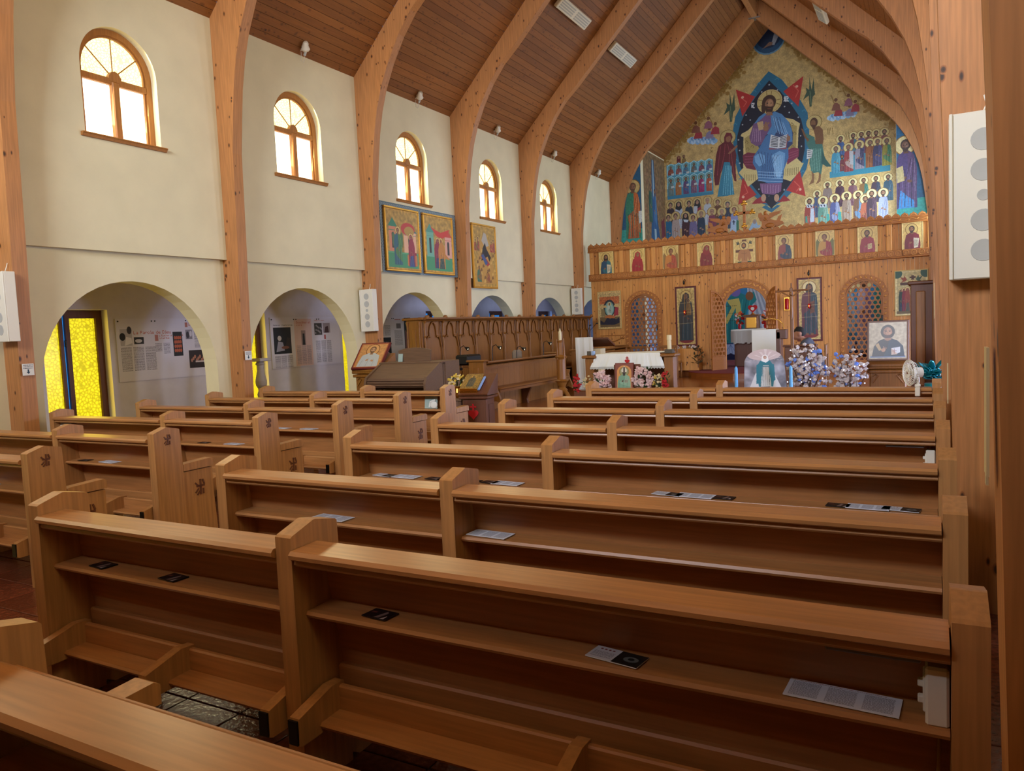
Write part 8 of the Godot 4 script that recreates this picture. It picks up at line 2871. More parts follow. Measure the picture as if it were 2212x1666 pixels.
func build_altar():
	var o := thing("altar_table", "nave altar table with wooden end pillars", "altar", Vector3(0, 0.15, -12.3))
	var t := B.new()
	t.cbox(Vector3(-0.04, 1.145, -12.35), Vector3(1.2, 0.05, 0.75), 0.008)
	part(o, "table_top", t, mats.dark_wood)
	for x in [-0.72, 0.67]:
		var p := B.new()
		p.cbox(Vector3(x, 0.63, -12.05), Vector3(0.16, 0.96, 0.2), 0.01)
		part(o, "pillar", p, mats.stall_oak)
		var c := B.new()
		c.cbox(Vector3(x, 1.135, -12.05), Vector3(0.26, 0.05, 0.28), 0.015)
		part(o, "capital", c, mats.stall_oak)
	var fb := B.new()
	fb.bb(Vector3(-0.64, 0.15, -12.5), Vector3(0.59, 1.12, -12.45))
	part(o, "back_board", fb, mats.dark_wood)
	var ac := thing("altar_cloth", "white altar cloth with lace hem and a red heart", "cloth", Vector3(-0.04, 1.172, -12.3))
	var b := B.new()
	b.quad(Vector3(-0.6, 1.178, -11.97), Vector3(0.52, 1.178, -11.97), Vector3(0.54, 1.178, -12.7), Vector3(-0.6, 1.178, -12.7))
	var n := 26
	var lace := B.new()
	for i in n:
		var u0 := float(i) / n
		var u1 := float(i + 1) / n
		var f := func(u: float) -> Array:
			var w := 0.012 * sin(u * 29.0) + 0.008 * sin(u * 61.0)
			return [Vector3(lerpf(-0.6, 0.52, u), 1.178, -11.97), Vector3(lerpf(-0.7, 0.6, u), 0.965, -11.94 + w), Vector3(lerpf(-0.71, 0.61, u), 0.935, -11.938 + w)]
		var a: Array = f.call(u0)
		var c: Array = f.call(u1)
		b.quad(a[1], c[1], c[0], a[0])
		var low: Vector3 = (a[2] + c[2]) * 0.5 - Vector3(0, 0.018, 0)
		lace.quad(a[2], c[2], c[1], a[1])
		lace.tri(a[2], low, c[2])
	part(ac, "drape", b, mats.cloth)
	part(ac, "lace_hem", lace, plain("lace", Color(0.70, 0.70, 0.68), 0.9))
	var h := B.new()
	heart(h, Vector3(-0.03, 1.05, -11.93), 0.085, 0.008)
	part(ac, "heart_emblem", h, mats.red_felt, "embroidered red heart with cross")
	var ic := Paint.new(-0.15, 0, 0.15, 0.44, 300, hx("7c3a26"))
	ic.rect(-0.125, 0.02, 0.125, 0.3, hx("c88a44"))
	ic.ell(0, 0.3, 0.125, 0.11, hx("c88a44"))
	saint(ic, {"x": 0.0, "y0": 0.02, "y1": 0.35, "w": 0.115, "head": 0.3, "halo": "8f8f5c", "robe": "6f9a80", "mant": "84ac92", "skin": "4a2e20", "hair": "1c120e", "shoulder": 0.8, "book": "a8b098"})
	ic.poly([-0.05, 0.33, 0.0, 0.4, 0.05, 0.33, 0.045, 0.29, -0.045, 0.29], hx("c9c4b4"))
	ic.rect(-0.012, 0.29, 0.012, 0.38, hx("3a2418"))
	tilted_icon("saint_icon", "small icon of a mitred bishop in green standing before the altar cloth", Vector3(0.02, 0.60, -11.62), 0.32, 0.44, 0.1, 0.0, picture("bishop", ic.tex(), 0.5), plain("red_board", Color(0.42, 0.16, 0.09), 0.6), 0.012, 0.03)
	var bd := B.new()
	bd.cbox(Vector3(0.045, 0.80, -11.72), Vector3(0.46, 0.42, 0.03), 0.01)
	solo("backing_board", bd, mats.dark_wood, "dark board propped behind the bishop icon", "board", Vector3(0.045, 0.59, -11.72))
	var sh := B.new()
	sh.cbox(Vector3(0.0, 0.37, -11.68), Vector3(1.7, 0.44, 0.3), 0.015)
	solo("flower_bench", sh, mats.dark_wood, "low wooden bench carrying flowers in front of the altar", "bench", Vector3(0, 0.15, -11.68))
	bouquet("pink_bouquet", "pale pink hydrangeas left of the bishop icon", Vector3(-0.36, 0.59, -11.62), Vector3(0.16, 0.17, 0.12), 60, 0.046, 5, [mats.petal_pink, mats.petal_pink2], 11)
	bouquet("pink_bouquet", "pale pink hydrangeas right of the bishop icon", Vector3(0.36, 0.59, -11.62), Vector3(0.18, 0.19, 0.12), 66, 0.046, 5, [mats.petal_pink, mats.petal_pink2], 12)
	bouquet("cream_bouquet", "cream flowers beside the red gladiolus near the white-draped lectern", Vector3(-0.6, 0.59, -11.6), Vector3(0.09, 0.13, 0.1), 30, 0.025, 5, [mats.petal_cream], 13)
	bouquet("cream_bouquet", "yellow-white orchids between pink hydrangeas and right altar pillar", Vector3(0.6, 0.59, -11.6), Vector3(0.09, 0.13, 0.1), 30, 0.028, 5, [mats.petal_cream, mats.petal_yellow], 14)
	bouquet("red_gladiolus", "red gladiolus spike leaning left of the altar", Vector3(-0.79, 0.55, -11.55), Vector3(0.06, 0.16, 0.06), 26, 0.034, 5, [mats.petal_red], 15)
	bouquet("red_gladiolus", "red gladiolus spike before the right altar pillar", Vector3(0.74, 0.6, -11.55), Vector3(0.06, 0.15, 0.06), 24, 0.036, 5, [mats.petal_red], 16)
	# pillar candle and two small jars on the altar pillars
	var pc := thing("pillar_candle", "white pillar candle on a square stone holder on the right altar pillar", "candle", Vector3(0.66, 1.161, -12.05))
	var p1 := B.new()
	p1.cbox(Vector3(0.66, 1.195, -12.05), Vector3(0.13, 0.065, 0.13), 0.006)
	part(pc, "holder", p1, plain("stone", Color(0.3, 0.27, 0.22), 0.8))
	var p2 := B.new()
	p2.lathe([Vector2(0.034, 0.0), Vector2(0.034, 0.15), Vector2(0.039, 0.152), Vector2(0.039, 0.23), Vector2(0.02, 0.235)], Vector3(0.66, 1.228, -12.05), 14)
	part(pc, "wax", p2, mats.wax)
	for q in [[-0.75, mats.stone, "small brown jar on the left altar pillar"], [-0.67, plain("blue_white_glass", Color(0.55, 0.65, 0.8), 0.15), "small blue and white glass on the left altar pillar"]]:
		var j := B.new()
		j.lathe([Vector2(0.03, 0), Vector2(0.034, 0.01), Vector2(0.034, 0.07), Vector2(0.03, 0.07), Vector2(0.03, 0.02)], Vector3(q[0], 1.161, -12.02), 12)
		solo("small_jar", j, q[1], q[2], "jar", Vector3(q[0], 1.161, -12.02))
	# arched picture of the Virgin between two blue candles
	var mp := thing("virgin_picture", "arched picture of the Virgin in blue mantle among clouds", "picture", Vector3(2.35, 0.655, -11.0))
	mp.scale = Vector3(1, 0.82, 1)
	mp.rotation = Vector3(-0.12, 0.35, 0)
	var pts := []
	for q in [[-0.29, 0.0], [0.29, 0.0], [0.27, 0.5]]:
		pts.append(q)
	for i in 9:
		var a := deg_to_rad(15 + 150.0 * i / 8)
		pts.append([cos(a) * 0.26, 0.5 + sin(a) * 0.2])
	pts.append([-0.27, 0.5])
	var pb := B.new()
	var pp := PackedVector2Array()
	for q in pts:
		pp.append(Vector2(q[0], q[1]))
	pb.ext(pp, "z", -0.02, 0.0)
	local_part(mp, "board", pb.mesh(), mats.heater_grey)
	var pf := B.new()
	flat(pf, pts, 0.002, Rect2(-0.3, 0, 0.6, 0.7))
	local_part(mp, "painting", pf.mesh(), picture("virgin", mary_tex(), 0.4))
	var lt := B.new()
	lt.cbox(Vector3(2.35, 0.4, -11.05), Vector3(0.9, 0.5, 0.4), 0.01)
	solo("low_table", lt, mats.dark_wood, "low table under the picture of the Virgin", "table", Vector3(2.35, 0.15, -11.05))
	for x in [1.96, 2.7]:
		var bc := thing("blue_candle", "slim pale blue candle %s the picture of the Virgin" % ("left of" if x < 2 else "right of"), "candle", Vector3(x, 0.651, -10.95), "pale blue candles")
		var c := B.new()
		c.lathe([Vector2(0.024, 0.03), Vector2(0.022, 0.31), Vector2(0.006, 0.34)], Vector3(x, 0.651, -10.95), 10)
		part(bc, "wax", c, plain("blue_wax", Color(0.36, 0.62, 0.82), 0.5))
		var f := B.new()
		f.lathe([Vector2(0.06, 0), Vector2(0.06, 0.015), Vector2(0.028, 0.03)], Vector3(x, 0.651, -10.95), 12)
		part(bc, "holder", f, mats.brass)
	blossom_tree(Vector3(2.78, 0.15, -12.0), Vector3(0.36, 0.45, 0.26), 170, 40, "leafless artificial blossom tree with white flowers, some tinted for blue light, beside the Virgin picture")
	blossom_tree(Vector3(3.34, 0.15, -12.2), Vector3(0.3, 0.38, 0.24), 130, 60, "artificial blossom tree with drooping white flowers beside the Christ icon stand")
	# Christ icon on its stand
	pedestal("icon_stand", "carved golden-brown stand under the large Christ icon", Vector3(3.84, 0.15, -12.5), 0.56, 0.68, 0.4, mats.stall_gold, 0.25)
	tilted_icon("christ_icon", "large framed icon of Christ with book and blessing hand on a carved stand", Vector3(3.84, 0.95, -12.42), 0.56, 0.60, 0.14, -0.06, picture("christ_icon", christ_tex(), 0.35), mats.dark_wood, 0.03)
	var cb := thing("tall_cabinet", "tall dark panelled wooden cabinet before the crucifixion icon", "cabinet", Vector3(4.4, 0.15, -14.9))
	var k := B.new()
	k.cbox(Vector3(4.4, 1.14, -14.9), Vector3(0.58, 1.98, 0.9), 0.012)
	part(cb, "body", k, mats.dark_wood)
	var k2 := B.new()
	k2.cbox(Vector3(4.4, 2.14, -14.9), Vector3(0.66, 0.06, 1.0), 0.015)
	part(cb, "cornice", k2, mats.dark_wood)
	for x in [4.26, 4.5]:
		var k3 := B.new()
		k3.cbox(Vector3(x, 1.2, -14.44), Vector3(0.14, 1.6, 0.03), 0.012)
		part(cb, "door_panel", k3, mats.stall_oak)
	# processional cross
	var pr := thing("processional_cross", "tall thin wooden processional cross with a small corpus", "cross", Vector3(1.98, 0.15, -16.0))
	var s := B.new()
	s.cbox(Vector3(1.98, 1.2, -16.0), Vector3(0.06, 2.1, 0.05), 0.008)
	part(pr, "pole", s, mats.stall_gold)
	var s2 := B.new()
	s2.tube([Vector3(1.68, 2.19, -15.99), Vector3(2.29, 2.19, -15.99)], 0.018, 7)
	s2.tube([Vector3(1.98, 2.2, -16.0), Vector3(1.98, 2.34, -16.0)], 0.014, 6)
	part(pr, "crossbar", s2, mats.stall_gold)
	var s3 := B.new()
	s3.tube([Vector3(1.8, 2.17, -15.96), Vector3(1.95, 2.08, -15.95), Vector3(1.98, 2.06, -15.95), Vector3(2.01, 2.08, -15.95), Vector3(2.16, 2.17, -15.96)], 0.015, 6)
	s3.tube([Vector3(1.98, 2.08, -15.95), Vector3(1.98, 1.92, -15.945), Vector3(1.99, 1.78, -15.93), Vector3(1.98, 1.62, -15.95)], [0.035, 0.028, 0.022, 0.014], 7)
	s3.ball(Vector3(1.975, 2.13, -15.94), Vector3(0.03, 0.038, 0.03), 8, 6)
	part(pr, "corpus", s3, mats.stall_oak)
	var ft := B.new()
	ft.cbox(Vector3(1.98, 0.2, -16.0), Vector3(0.34, 0.1, 0.3), 0.015)
	part(pr, "foot", ft, mats.dark_wood)
	# sanctuary lamp on the screen
	var sl := thing("sanctuary_lamp", "red glass sanctuary lamp in a brass case on the icon screen", "lamp", Vector3(1.1, 1.88, ZI + 0.02))
	var l1 := B.new()
	l1.cbox(Vector3(1.1, 2.03, ZI + 0.03), Vector3(0.17, 0.36, 0.05), 0.008)
	part(sl, "back_plate", l1, mats.brass)
	var l2 := B.new()
	l2.lathe([Vector2(0.05, 0.0), Vector2(0.05, 0.26), Vector2(0.03, 0.28)], Vector3(1.1, 1.89, ZI + 0.1), 12)
	part(sl, "glass", l2, mats.red_glass)
	# ambo with hanging white cloth
	var am := thing("ambo", "brown reading desk with a plain white hanging before the central door", "lectern", Vector3(1.1, 0.15, -18.0))
	var a1 := B.new()
	a1.cbox(Vector3(1.12, 0.75, -18.2), Vector3(0.62, 1.2, 0.4), 0.012)
	a1.cbox(Vector3(1.45, 1.29, -18.15), Vector3(0.22, 0.22, 0.3), 0.012)
	part(am, "body", a1, mats.lectern_wood)
	var a2 := B.new()
	a2.box(Vector3(1.07, 1.08, -17.985), Vector3(0.53, 0.66, 0.012))
	a2.box(Vector3(1.07, 1.385, -18.18), Vector3(0.53, 0.012, 0.4), Basis(Vector3.RIGHT, 0.1))
	part(am, "white_hanging", a2, mats.cloth)
	var a3 := B.new()
	a3.tube([Vector3(1.5, 1.36, -18.1), Vector3(1.48, 1.52, -18.1), Vector3(1.38, 1.62, -18.1), Vector3(1.2, 1.66, -18.1), Vector3(1.12, 1.65, -18.1)], 0.01, 6)
	a3.ball(Vector3(1.08, 1.64, -18.1), Vector3(0.06, 0.025, 0.04), 8, 5)
	part(am, "brass_lamp_arm", a3, mats.brass)
	# sanctuary altar behind the screen
	var sa := thing("sanctuary_altar", "sanctuary altar with white top cloth and lace seen through the central door", "altar", Vector3(-0.1, 0.312, -22.6))
	var q1 := B.new()
	q1.cbox(Vector3(-0.08, 0.83, -22.65), Vector3(0.95, 1.03, 0.6), 0.012)
	part(sa, "body", q1, mats.lectern_wood)
	var q2 := B.new()
	q2.cbox(Vector3(-0.08, 1.365, -22.6), Vector3(1.08, 0.05, 0.75), 0.01)
	part(sa, "top_cloth", q2, mats.cloth)
	var q3 := B.new()
	for i in 14:
		var x := -0.62 + i * 0.077
		var dp := 0.32 + 0.05 * absf(sin(i * 1.3))
		q3.box(Vector3(x + 0.038, 1.34 - dp * 0.5, -22.215 + 0.006 * (i % 2)), Vector3(0.077, dp, 0.008))
	part(sa, "lace_front", q3, mats.lace)
	var tb := thing("tabernacle", "small golden wooden tabernacle on the sanctuary altar", "tabernacle", Vector3(-0.08, 1.392, -22.6))
	var t1 := B.new()
	t1.cbox(Vector3(-0.08, 1.58, -22.6), Vector3(0.38, 0.37, 0.32), 0.01)
	t1.cbox(Vector3(-0.08, 1.78, -22.6), Vector3(0.44, 0.04, 0.38), 0.012)
	part(tb, "body", t1, mats.stall_gold)
	var t2 := B.new()
	t2.cbox(Vector3(-0.08, 1.57, -22.435), Vector3(0.28, 0.3, 0.02), 0.006)
	part(tb, "door", t2, mats.brass)
	var hm := thing("heart_monstrance", "red heart with white centre standing on the tabernacle", "monstrance", Vector3(-0.06, 1.802, -22.6))
	var h1 := B.new()
	heart(h1, Vector3(-0.06, 1.98, -22.62), 0.26, 0.06, false)
	part(hm, "heart", h1, mats.red_felt)
	var h2 := B.new()
	h2.lathe([Vector2(0.05, 0), Vector2(0.05, 0.012)], Vector3(-0.06, 1.97, -22.56), 14, Basis(Vector3.RIGHT, PI / 2))
	part(hm, "host", h2, mats.cloth)
	var h3 := B.new()
	h3.lathe([Vector2(0.08, 0), Vector2(0.02, 0.04), Vector2(0.015, 0.1)], Vector3(-0.06, 1.802, -22.6), 12)
	part(hm, "foot", h3, mats.brass)
	for x in [-0.45, 0.28]:
		bouquet("altar_bouquet", "orange lilies %s of the tabernacle" % ("left" if x < 0 else "right"), Vector3(x, 1.5, -22.65), Vector3(0.13, 0.2, 0.1), 20, 0.055, 6, [mats.petal_orange, mats.petal_white, mats.petal_red], 70 + int(x * 10))
		var vs := B.new()
		vs.lathe([Vector2(0.04, 0), Vector2(0.06, 0.06), Vector2(0.045, 0.12), Vector2(0.06, 0.16)], Vector3(x, 1.392, -22.65), 12)
		solo("altar_vase", vs, mats.red_glass, "red vase under the lilies %s of the tabernacle" % ("left" if x < 0 else "right"), "vase", Vector3(x, 1.392, -22.65))
		var vg := B.new()
		vg.lathe([Vector2(0.03, 0), Vector2(0.035, 0.14), Vector2(0.03, 0.14)], Vector3(x + 0.06, 1.392, -22.4), 10)
		solo("votive_glass", vg, mats.red_glass, "red votive candle glass %s of the tabernacle" % ("left" if x < 0 else "right"), "candle", Vector3(x + 0.06, 1.392, -22.4))
	# shelf with white flowers and hanging greenery under the Virgin icon
	var fs := B.new()
	fs.cbox(Vector3(-1.55, 0.62, -21.0), Vector3(0.7, 0.62, 0.3), 0.01)
	solo("flower_cabinet", fs, mats.screen_board_1, "low pine cabinet under the tall Virgin icon", "cabinet", Vector3(-1.55, 0.312, -21.0))
	bouquet("white_garland", "white flower garland on the cabinet under the Virgin icon", Vector3(-1.55, 0.9, -20.95), Vector3(0.36, 0.06, 0.1), 40, 0.03, 5, [mats.petal_white], 81)
	var gr := thing("hanging_greenery", "dried greenery hanging down beside the pine cabinet", "plant", Vector3(-1.2, 0.4, -20.75))
	var gs := []
	for p in cloud(40, Vector3(0.12, 0.3, 0.06), 83, -0.2):
		gs.append(p + Vector3(0, 0.3, 0))
	leaves(gr, gs, 0.12, plain("dry_leaf", Color(0.30, 0.24, 0.11), 0.8), 4)
	var gst := B.new()
	gst.tube([Vector3(0, 0, 0), Vector3(0, 0.6, 0)], 0.01, 5)
	local_part(gr, "stem", gst.mesh(), mats.dark_wood)
	# benches and kneelers of the clergy
	for q in [[-2.95, 0.95, "pine bench with back before the grille door"], [-1.9, 0.6, "small wooden chair between altar and Virgin icon"]]:
		var ch := thing("clergy_seat", q[2], "bench", Vector3(q[0], 0.15, -20.4))
		var e := B.new()
		e.cbox(Vector3(q[0], 0.58, -20.4), Vector3(q[1], 0.05, 0.4), 0.01)
		part(ch, "seat", e, mats.stall_oak)
		for y in [0.82, 1.02]:
			var e2 := B.new()
			e2.cbox(Vector3(q[0], y, -20.22), Vector3(q[1], 0.07, 0.03), 0.008)
			part(ch, "back_rail", e2, mats.stall_oak)
		for sx in [-0.5, 0.5]:
			for z in [-20.22, -20.57]:
				var e3 := B.new()
				var top := 1.05 if z > -20.3 else 0.56
				e3.cbox(Vector3(q[0] + sx * (q[1] - 0.06), (0.15 + top) * 0.5, z), Vector3(0.05, top - 0.15, 0.05), 0.008)
				part(ch, "leg", e3, mats.stall_oak)
		for i in 5:
			var e4 := B.new()
			e4.cbox(Vector3(q[0] + (i - 2) * q[1] * 0.17, 0.92, -20.22), Vector3(0.04, 0.14, 0.02), 0.005)
			part(ch, "back_slat", e4, mats.stall_oak)
	var kn := thing("kneeling_desk", "dark wooden kneeling desk in front of the seated person", "kneeler", Vector3(2.0, 0.15, -16.9))
	var k5 := B.new()
	k5.cbox(Vector3(2.0, 0.6, -16.9), Vector3(0.62, 0.88, 0.05), 0.01)
	part(kn, "front_panel", k5, mats.dark_wood)
	var k6 := B.new()
	k6.cbox(Vector3(2.0, 1.06, -16.95), Vector3(0.68, 0.04, 0.24), 0.01)
	part(kn, "shelf", k6, mats.dark_wood)
	for x in [1.71, 2.29]:
		var k7 := B.new()
		k7.cbox(Vector3(x, 0.6, -17.02), Vector3(0.05, 0.88, 0.2), 0.01)
		part(kn, "side", k7, mats.dark_wood)

func build_small():
	# clip-on fan at the end of the front pew
	var o := thing("clip_fan", "white clip-on fan on the rail of the front pew", "fan", Vector3(4.26, 0.906, -8.42))
	var f := Vector3(4.2, 1.05, -8.42)
	var t := Basis(Vector3.UP, deg_to_rad(-62)) * Basis(Vector3.RIGHT, deg_to_rad(90))
	var cg := B.new()
	for r in [0.05, 0.085, 0.115, 0.128]:
		var path := []
		for i in 25:
			path.append(f + t * Vector3(cos(TAU * i / 24) * r, 0.03 - r * r * 1.2, sin(TAU * i / 24) * r))
		cg.tube(path, 0.004, 5)
	for i in 28:
		var a := TAU * i / 28
		cg.tube([f + t * Vector3(cos(a) * 0.02, 0.03, sin(a) * 0.02), f + t * Vector3(cos(a) * 0.08, 0.022, sin(a) * 0.08), f + t * Vector3(cos(a) * 0.128, 0.005, sin(a) * 0.128), f + t * Vector3(cos(a) * 0.1, -0.035, sin(a) * 0.1)], 0.0028, 4)
	part(o, "cage", cg, mats.white_plastic)
	for i in 3:
		var bl := B.new()
		var a := TAU * i / 3
		bl.ball(f + t * Vector3(cos(a) * 0.055, 0, sin(a) * 0.055), Vector3(0.045, 0.004, 0.035), 8, 4, t * Basis(Vector3.UP, -a) * Basis(Vector3.RIGHT, 0.4))
		part(o, "blade", bl, mats.white_plastic)
	var mo := B.new()
	mo.lathe([Vector2(0.05, -0.11), Vector2(0.055, -0.05), Vector2(0.04, -0.03)], f, 14, t)
	part(o, "motor", mo, mats.white_plastic)
	var sp := B.new()
	sp.tube([f + t * Vector3(0, -0.07, 0), Vector3(4.27, 0.97, -8.4), Vector3(4.265, 0.91, -8.38)], 0.014, 8)
	part(o, "stem", sp, mats.white_plastic)
	var cl := B.new()
	cl.cbox(Vector3(4.265, 0.925, -8.40), Vector3(0.05, 0.03, 0.1), 0.008)
	cl.cbox(Vector3(4.265, 0.87, -8.325), Vector3(0.045, 0.09, 0.02), 0.006)
	part(o, "clamp", cl, mats.white_plastic)
	# teal foil plant
	var fp := thing("foil_plant", "shiny teal foil-wrapped plant behind the front pew end", "plant", Vector3(4.4, 0.15, -9.6))
	var pt := B.new()
	pt.lathe([Vector2(0.1, 0), Vector2(0.14, 0.35), Vector2(0.1, 0.45)], Vector3(4.4, 0.15, -9.6), 10)
	pt.lathe([Vector2(0.1, 0.45), Vector2(0.08, 0.7)], Vector3(4.4, 0.15, -9.6), 10)
	part(fp, "wrapping", pt, mats.teal_foil)
	var sp2 := []
	for p in cloud(46, Vector3(0.18, 0.12, 0.16), 90, -0.4):
		sp2.append(p * 0.6 + Vector3(0, 0.8, 0))
	leaves(fp, sp2, 0.15, mats.teal_foil, 7)
	# speakers on the columns
	for q in [[-4.5, -4.69, 1.77, "rearmost arcade column"], [-4.555, -10.94, 1.75, "column between the exhibition arch and the organ"], [-4.54, -20.315, 2.03, "column next to the icon screen"], [4.6, -4.69, 1.80, "near column of the block with the switch boxes"]]:
		var h := 0.84 if q[0] > 0 else 0.76
		var s := thing("column_speaker", "white five-driver column loudspeaker on the %s" % q[3], "speaker", Vector3(q[0], q[2], q[1]), "white column loudspeakers")
		var b := B.new()
		b.cbox(Vector3(q[0], q[2] + h * 0.5, q[1] + 0.075), Vector3(0.3, h, 0.12), 0.006)
		part(s, "cabinet", b, mats.white_plastic)
		var e := B.new()
		for sx in [-1.0, 1.0]:
			e.cbox(Vector3(q[0] + sx * 0.142, q[2] + h * 0.5, q[1] + 0.14), Vector3(0.016, h, 0.012), 0.003)
		part(s, "edge_trim", e, mats.white_plastic)
		for k in [[0.83, 0.055], [0.65, 0.055], [0.5, 0.028], [0.35, 0.055], [0.17, 0.055]]:
			var d := B.new()
			d.lathe([Vector2(k[1] * 1.04, 0.0), Vector2(k[1], 0.004), Vector2(k[1] * 0.3, 0.002)], Vector3(q[0], q[2] + h * k[0], q[1] + 0.134), 18, Basis(Vector3.RIGHT, PI / 2))
			part(s, "driver", d, mats.driver_grey)
		var w := B.new()
		w.tube([Vector3(q[0], q[2] + h, q[1] + 0.04), Vector3(q[0] + 0.02, q[2] + h + 0.05, q[1] + 0.03), Vector3(q[0] + 0.01, q[2] + h + 0.1, q[1] + 0.01)], 0.005, 5)
		part(s, "cable", w, mats.white_plastic)
	# paper notices with arrows on the columns
	var sg := Paint.new(0, 0, 1, 1, 64, Color(0.86, 0.86, 0.84))
	sg.words(0.1, 0.62, 0.9, 0.9, Color(0.35, 0.36, 0.4), 0.13, 2)
	sg.rect(0.44, 0.28, 0.56, 0.52, Color(0.12, 0.22, 0.3))
	sg.poly([0.34, 0.3, 0.66, 0.3, 0.5, 0.12], Color(0.12, 0.22, 0.3))
	var sm := picture("notice", sg.tex(), 0.8)
	for n in 2:
		var b := B.new()
		var x := -4.428
		var z := zn(n) - 0.075
		b.quaduv(Vector3(x, 1.39, z + 0.062), Vector3(x, 1.39, z - 0.062), Vector3(x, 1.52, z - 0.062), Vector3(x, 1.52, z + 0.062))
		b.bb(Vector3(x - 0.004, 1.39, z - 0.062), Vector3(x - 0.0005, 1.52, z + 0.062))
		solo("paper_notice", b, sm, "small white notice with a down arrow on the %s column" % ["rearmost arcade", "second arcade"][n], "notice", Vector3(x, 1.39, z), "column notices")
	# clip lamps under the eaves
	for i in 6:
		var z: float = [-6.5, -9.58, -12.75, -15.89, -19.0, -22.15][i]
		var c := Vector3(-4.5, 6.36, z)
		var l := thing("clip_lamp", "cream clip-on spot lamp under the eaves above the %s arcade bay" % ["first", "second", "third", "fourth", "fifth", "last"][i], "lamp", c, "cream spot lamps under the eaves")
		var b := B.new()
		b.lathe([Vector2(0.05, 0.0), Vector2(0.075, 0.03), Vector2(0.06, 0.06), Vector2(0.03, 0.14), Vector2(0.0, 0.15)], c + Vector3(0, -0.02, 0), 12, Basis(Vector3.BACK, -0.5) * Basis(Vector3.RIGHT, 0.5))
		part(l, "head", b, mats.white_plastic)
		var k := B.new()
		var path := []
		for e in 13:
			path.append(c + Vector3(0.02, 0.06, 0) + Vector3(cos(TAU * e / 12) * 0.07, sin(TAU * e / 12) * 0.06, 0.03))
		k.tube(path, 0.009, 5)
		k.tube([c + Vector3(-0.15, 0.0, 0), c + Vector3(-0.05, 0.03, 0), c], 0.014, 6)
		part(l, "bracket", k, mats.white_plastic)
		var ft := B.new()
		ft.lathe([Vector2(0.02, 0), Vector2(0.022, 0.09)], c + Vector3(0.03, -0.02, 0.02), 8, Basis(Vector3.BACK, 2.6))
		part(l, "lamp_holder", ft, mats.driver_grey)
		var w := B.new()
		w.tube([c + Vector3(-0.1, -0.02, 0), c + Vector3(-0.09, -0.16, 0.02), c + Vector3(-0.06, -0.19, 0), c + Vector3(-0.03, -0.1, 0)], 0.005, 5)
		part(l, "cord", w, mats.white_plastic)
	# radiant heaters hanging below the boards
	for q in [[-2.35, -14.9, "third"], [-2.35, -17.95, "fourth"], [2.3, -17.9, "opposite"]]:
		var s := -signf(q[0])
		var c := Vector3(q[0], 8.47, q[1] - 0.75)
		var t2 := Basis(Vector3.BACK, s * deg_to_rad(40))
		var l := thing("ceiling_heater", "cream radiant ceiling heater with two grilles, %s one below the boarded roof" % q[2], "heater", c, "ceiling heaters")
		var b := B.new()
		b.cbox(c, Vector3(0.26, 0.09, 1.5), 0.015, t2)
		part(l, "casing", b, mats.white_plastic)
		for e in [-0.37, 0.37]:
			var g := B.new()
			for i in 4:
				g.box(c + t2 * Vector3(-0.075 + i * 0.05, -0.047, e), Vector3(0.03, 0.01, 0.62), t2)
			part(l, "grille", g, mats.driver_grey)
			var h := B.new()
			h.tube([c + t2 * Vector3(0, 0.04, e), c + t2 * Vector3(0, 0.22, e)], 0.012, 5)
			part(l, "hanger", h, mats.white_plastic)
	# icons on the nave wall, the first two on one patterned board
	var pt2 := Paint.new(0, 0, 2.6, 1.34, 130, hx("5c7078"))
	for i in 44:
		for j in 22:
			if i < 2 or i > 41 or j > 19 or absi(i - 21) < 2:
				pt2.ring(0.03 + i * 0.06, 0.03 + j * 0.06, 0.022, 0.01, hx("9aa6a4"))
	var wb := thing("icon_board", "blue-grey patterned board behind the two gold icons on the nave wall", "board", Vector3(-WX, 2.86, -12.75))
	var b5 := B.new()
	b5.quaduv(Vector3(-WX + 0.012, 2.86, -11.45), Vector3(-WX + 0.012, 2.86, -14.05), Vector3(-WX + 0.012, 4.2, -14.05), Vector3(-WX + 0.012, 4.2, -11.45))
	part(wb, "pattern", b5, picture("arabesque", pt2.tex(), 0.7))
	var b6 := B.new()
	b6.bb(Vector3(-WX + 0.002, 2.86, -14.05), Vector3(-WX + 0.01, 4.2, -11.45))
	part(wb, "board", b6, mats.heater_grey)
	for i in 3:
		var za: float = [-11.52, -12.77, -14.68][i]
		var zb: float = [-12.63, -13.87, -15.75][i]
		var ya: float = [2.89, 2.89, 2.65][i]
		var yb: float = [4.12, 4.12, 4.12][i]
		var xw := -WX + (0.013 if i < 2 else 0.0)
		var w2 := thing("wall_icon", ["gold icon of the annunciation with green and red figures on the nave wall", "gold icon of two embracing women before a green meadow", "gold nativity icon alone below the fourth window"][i], "icon", Vector3(xw, ya, (za + zb) * 0.5), "gold icons on the nave wall")
		var e1 := B.new()
		e1.quaduv(Vector3(xw + 0.042, ya + 0.03, za - 0.03), Vector3(xw + 0.042, ya + 0.03, zb + 0.03), Vector3(xw + 0.042, yb - 0.03, zb + 0.03), Vector3(xw + 0.042, yb - 0.03, za - 0.03))
		part(w2, "painting", e1, picture("wall_icon_%d" % i, wall_icon_tex(i), 0.45))
		var e2 := B.new()
		e2.bb(Vector3(xw, ya + 0.002, zb + 0.002), Vector3(xw + 0.04, yb - 0.002, za - 0.002))
		part(w2, "panel", e2, mats.icon_red)
		var e3 := B.new()
		for y in [ya + 0.02, yb - 0.02]:
			e3.cbox(Vector3(xw + 0.03, y, (za + zb) * 0.5), Vector3(0.05, 0.04, za - zb), 0.008)
		for z in [za - 0.02, zb + 0.02]:
			e3.cbox(Vector3(xw + 0.03, (ya + yb) * 0.5, z), Vector3(0.05, yb - ya - 0.08, 0.04), 0.008)
		part(w2, "frame", e3, mats.gold)
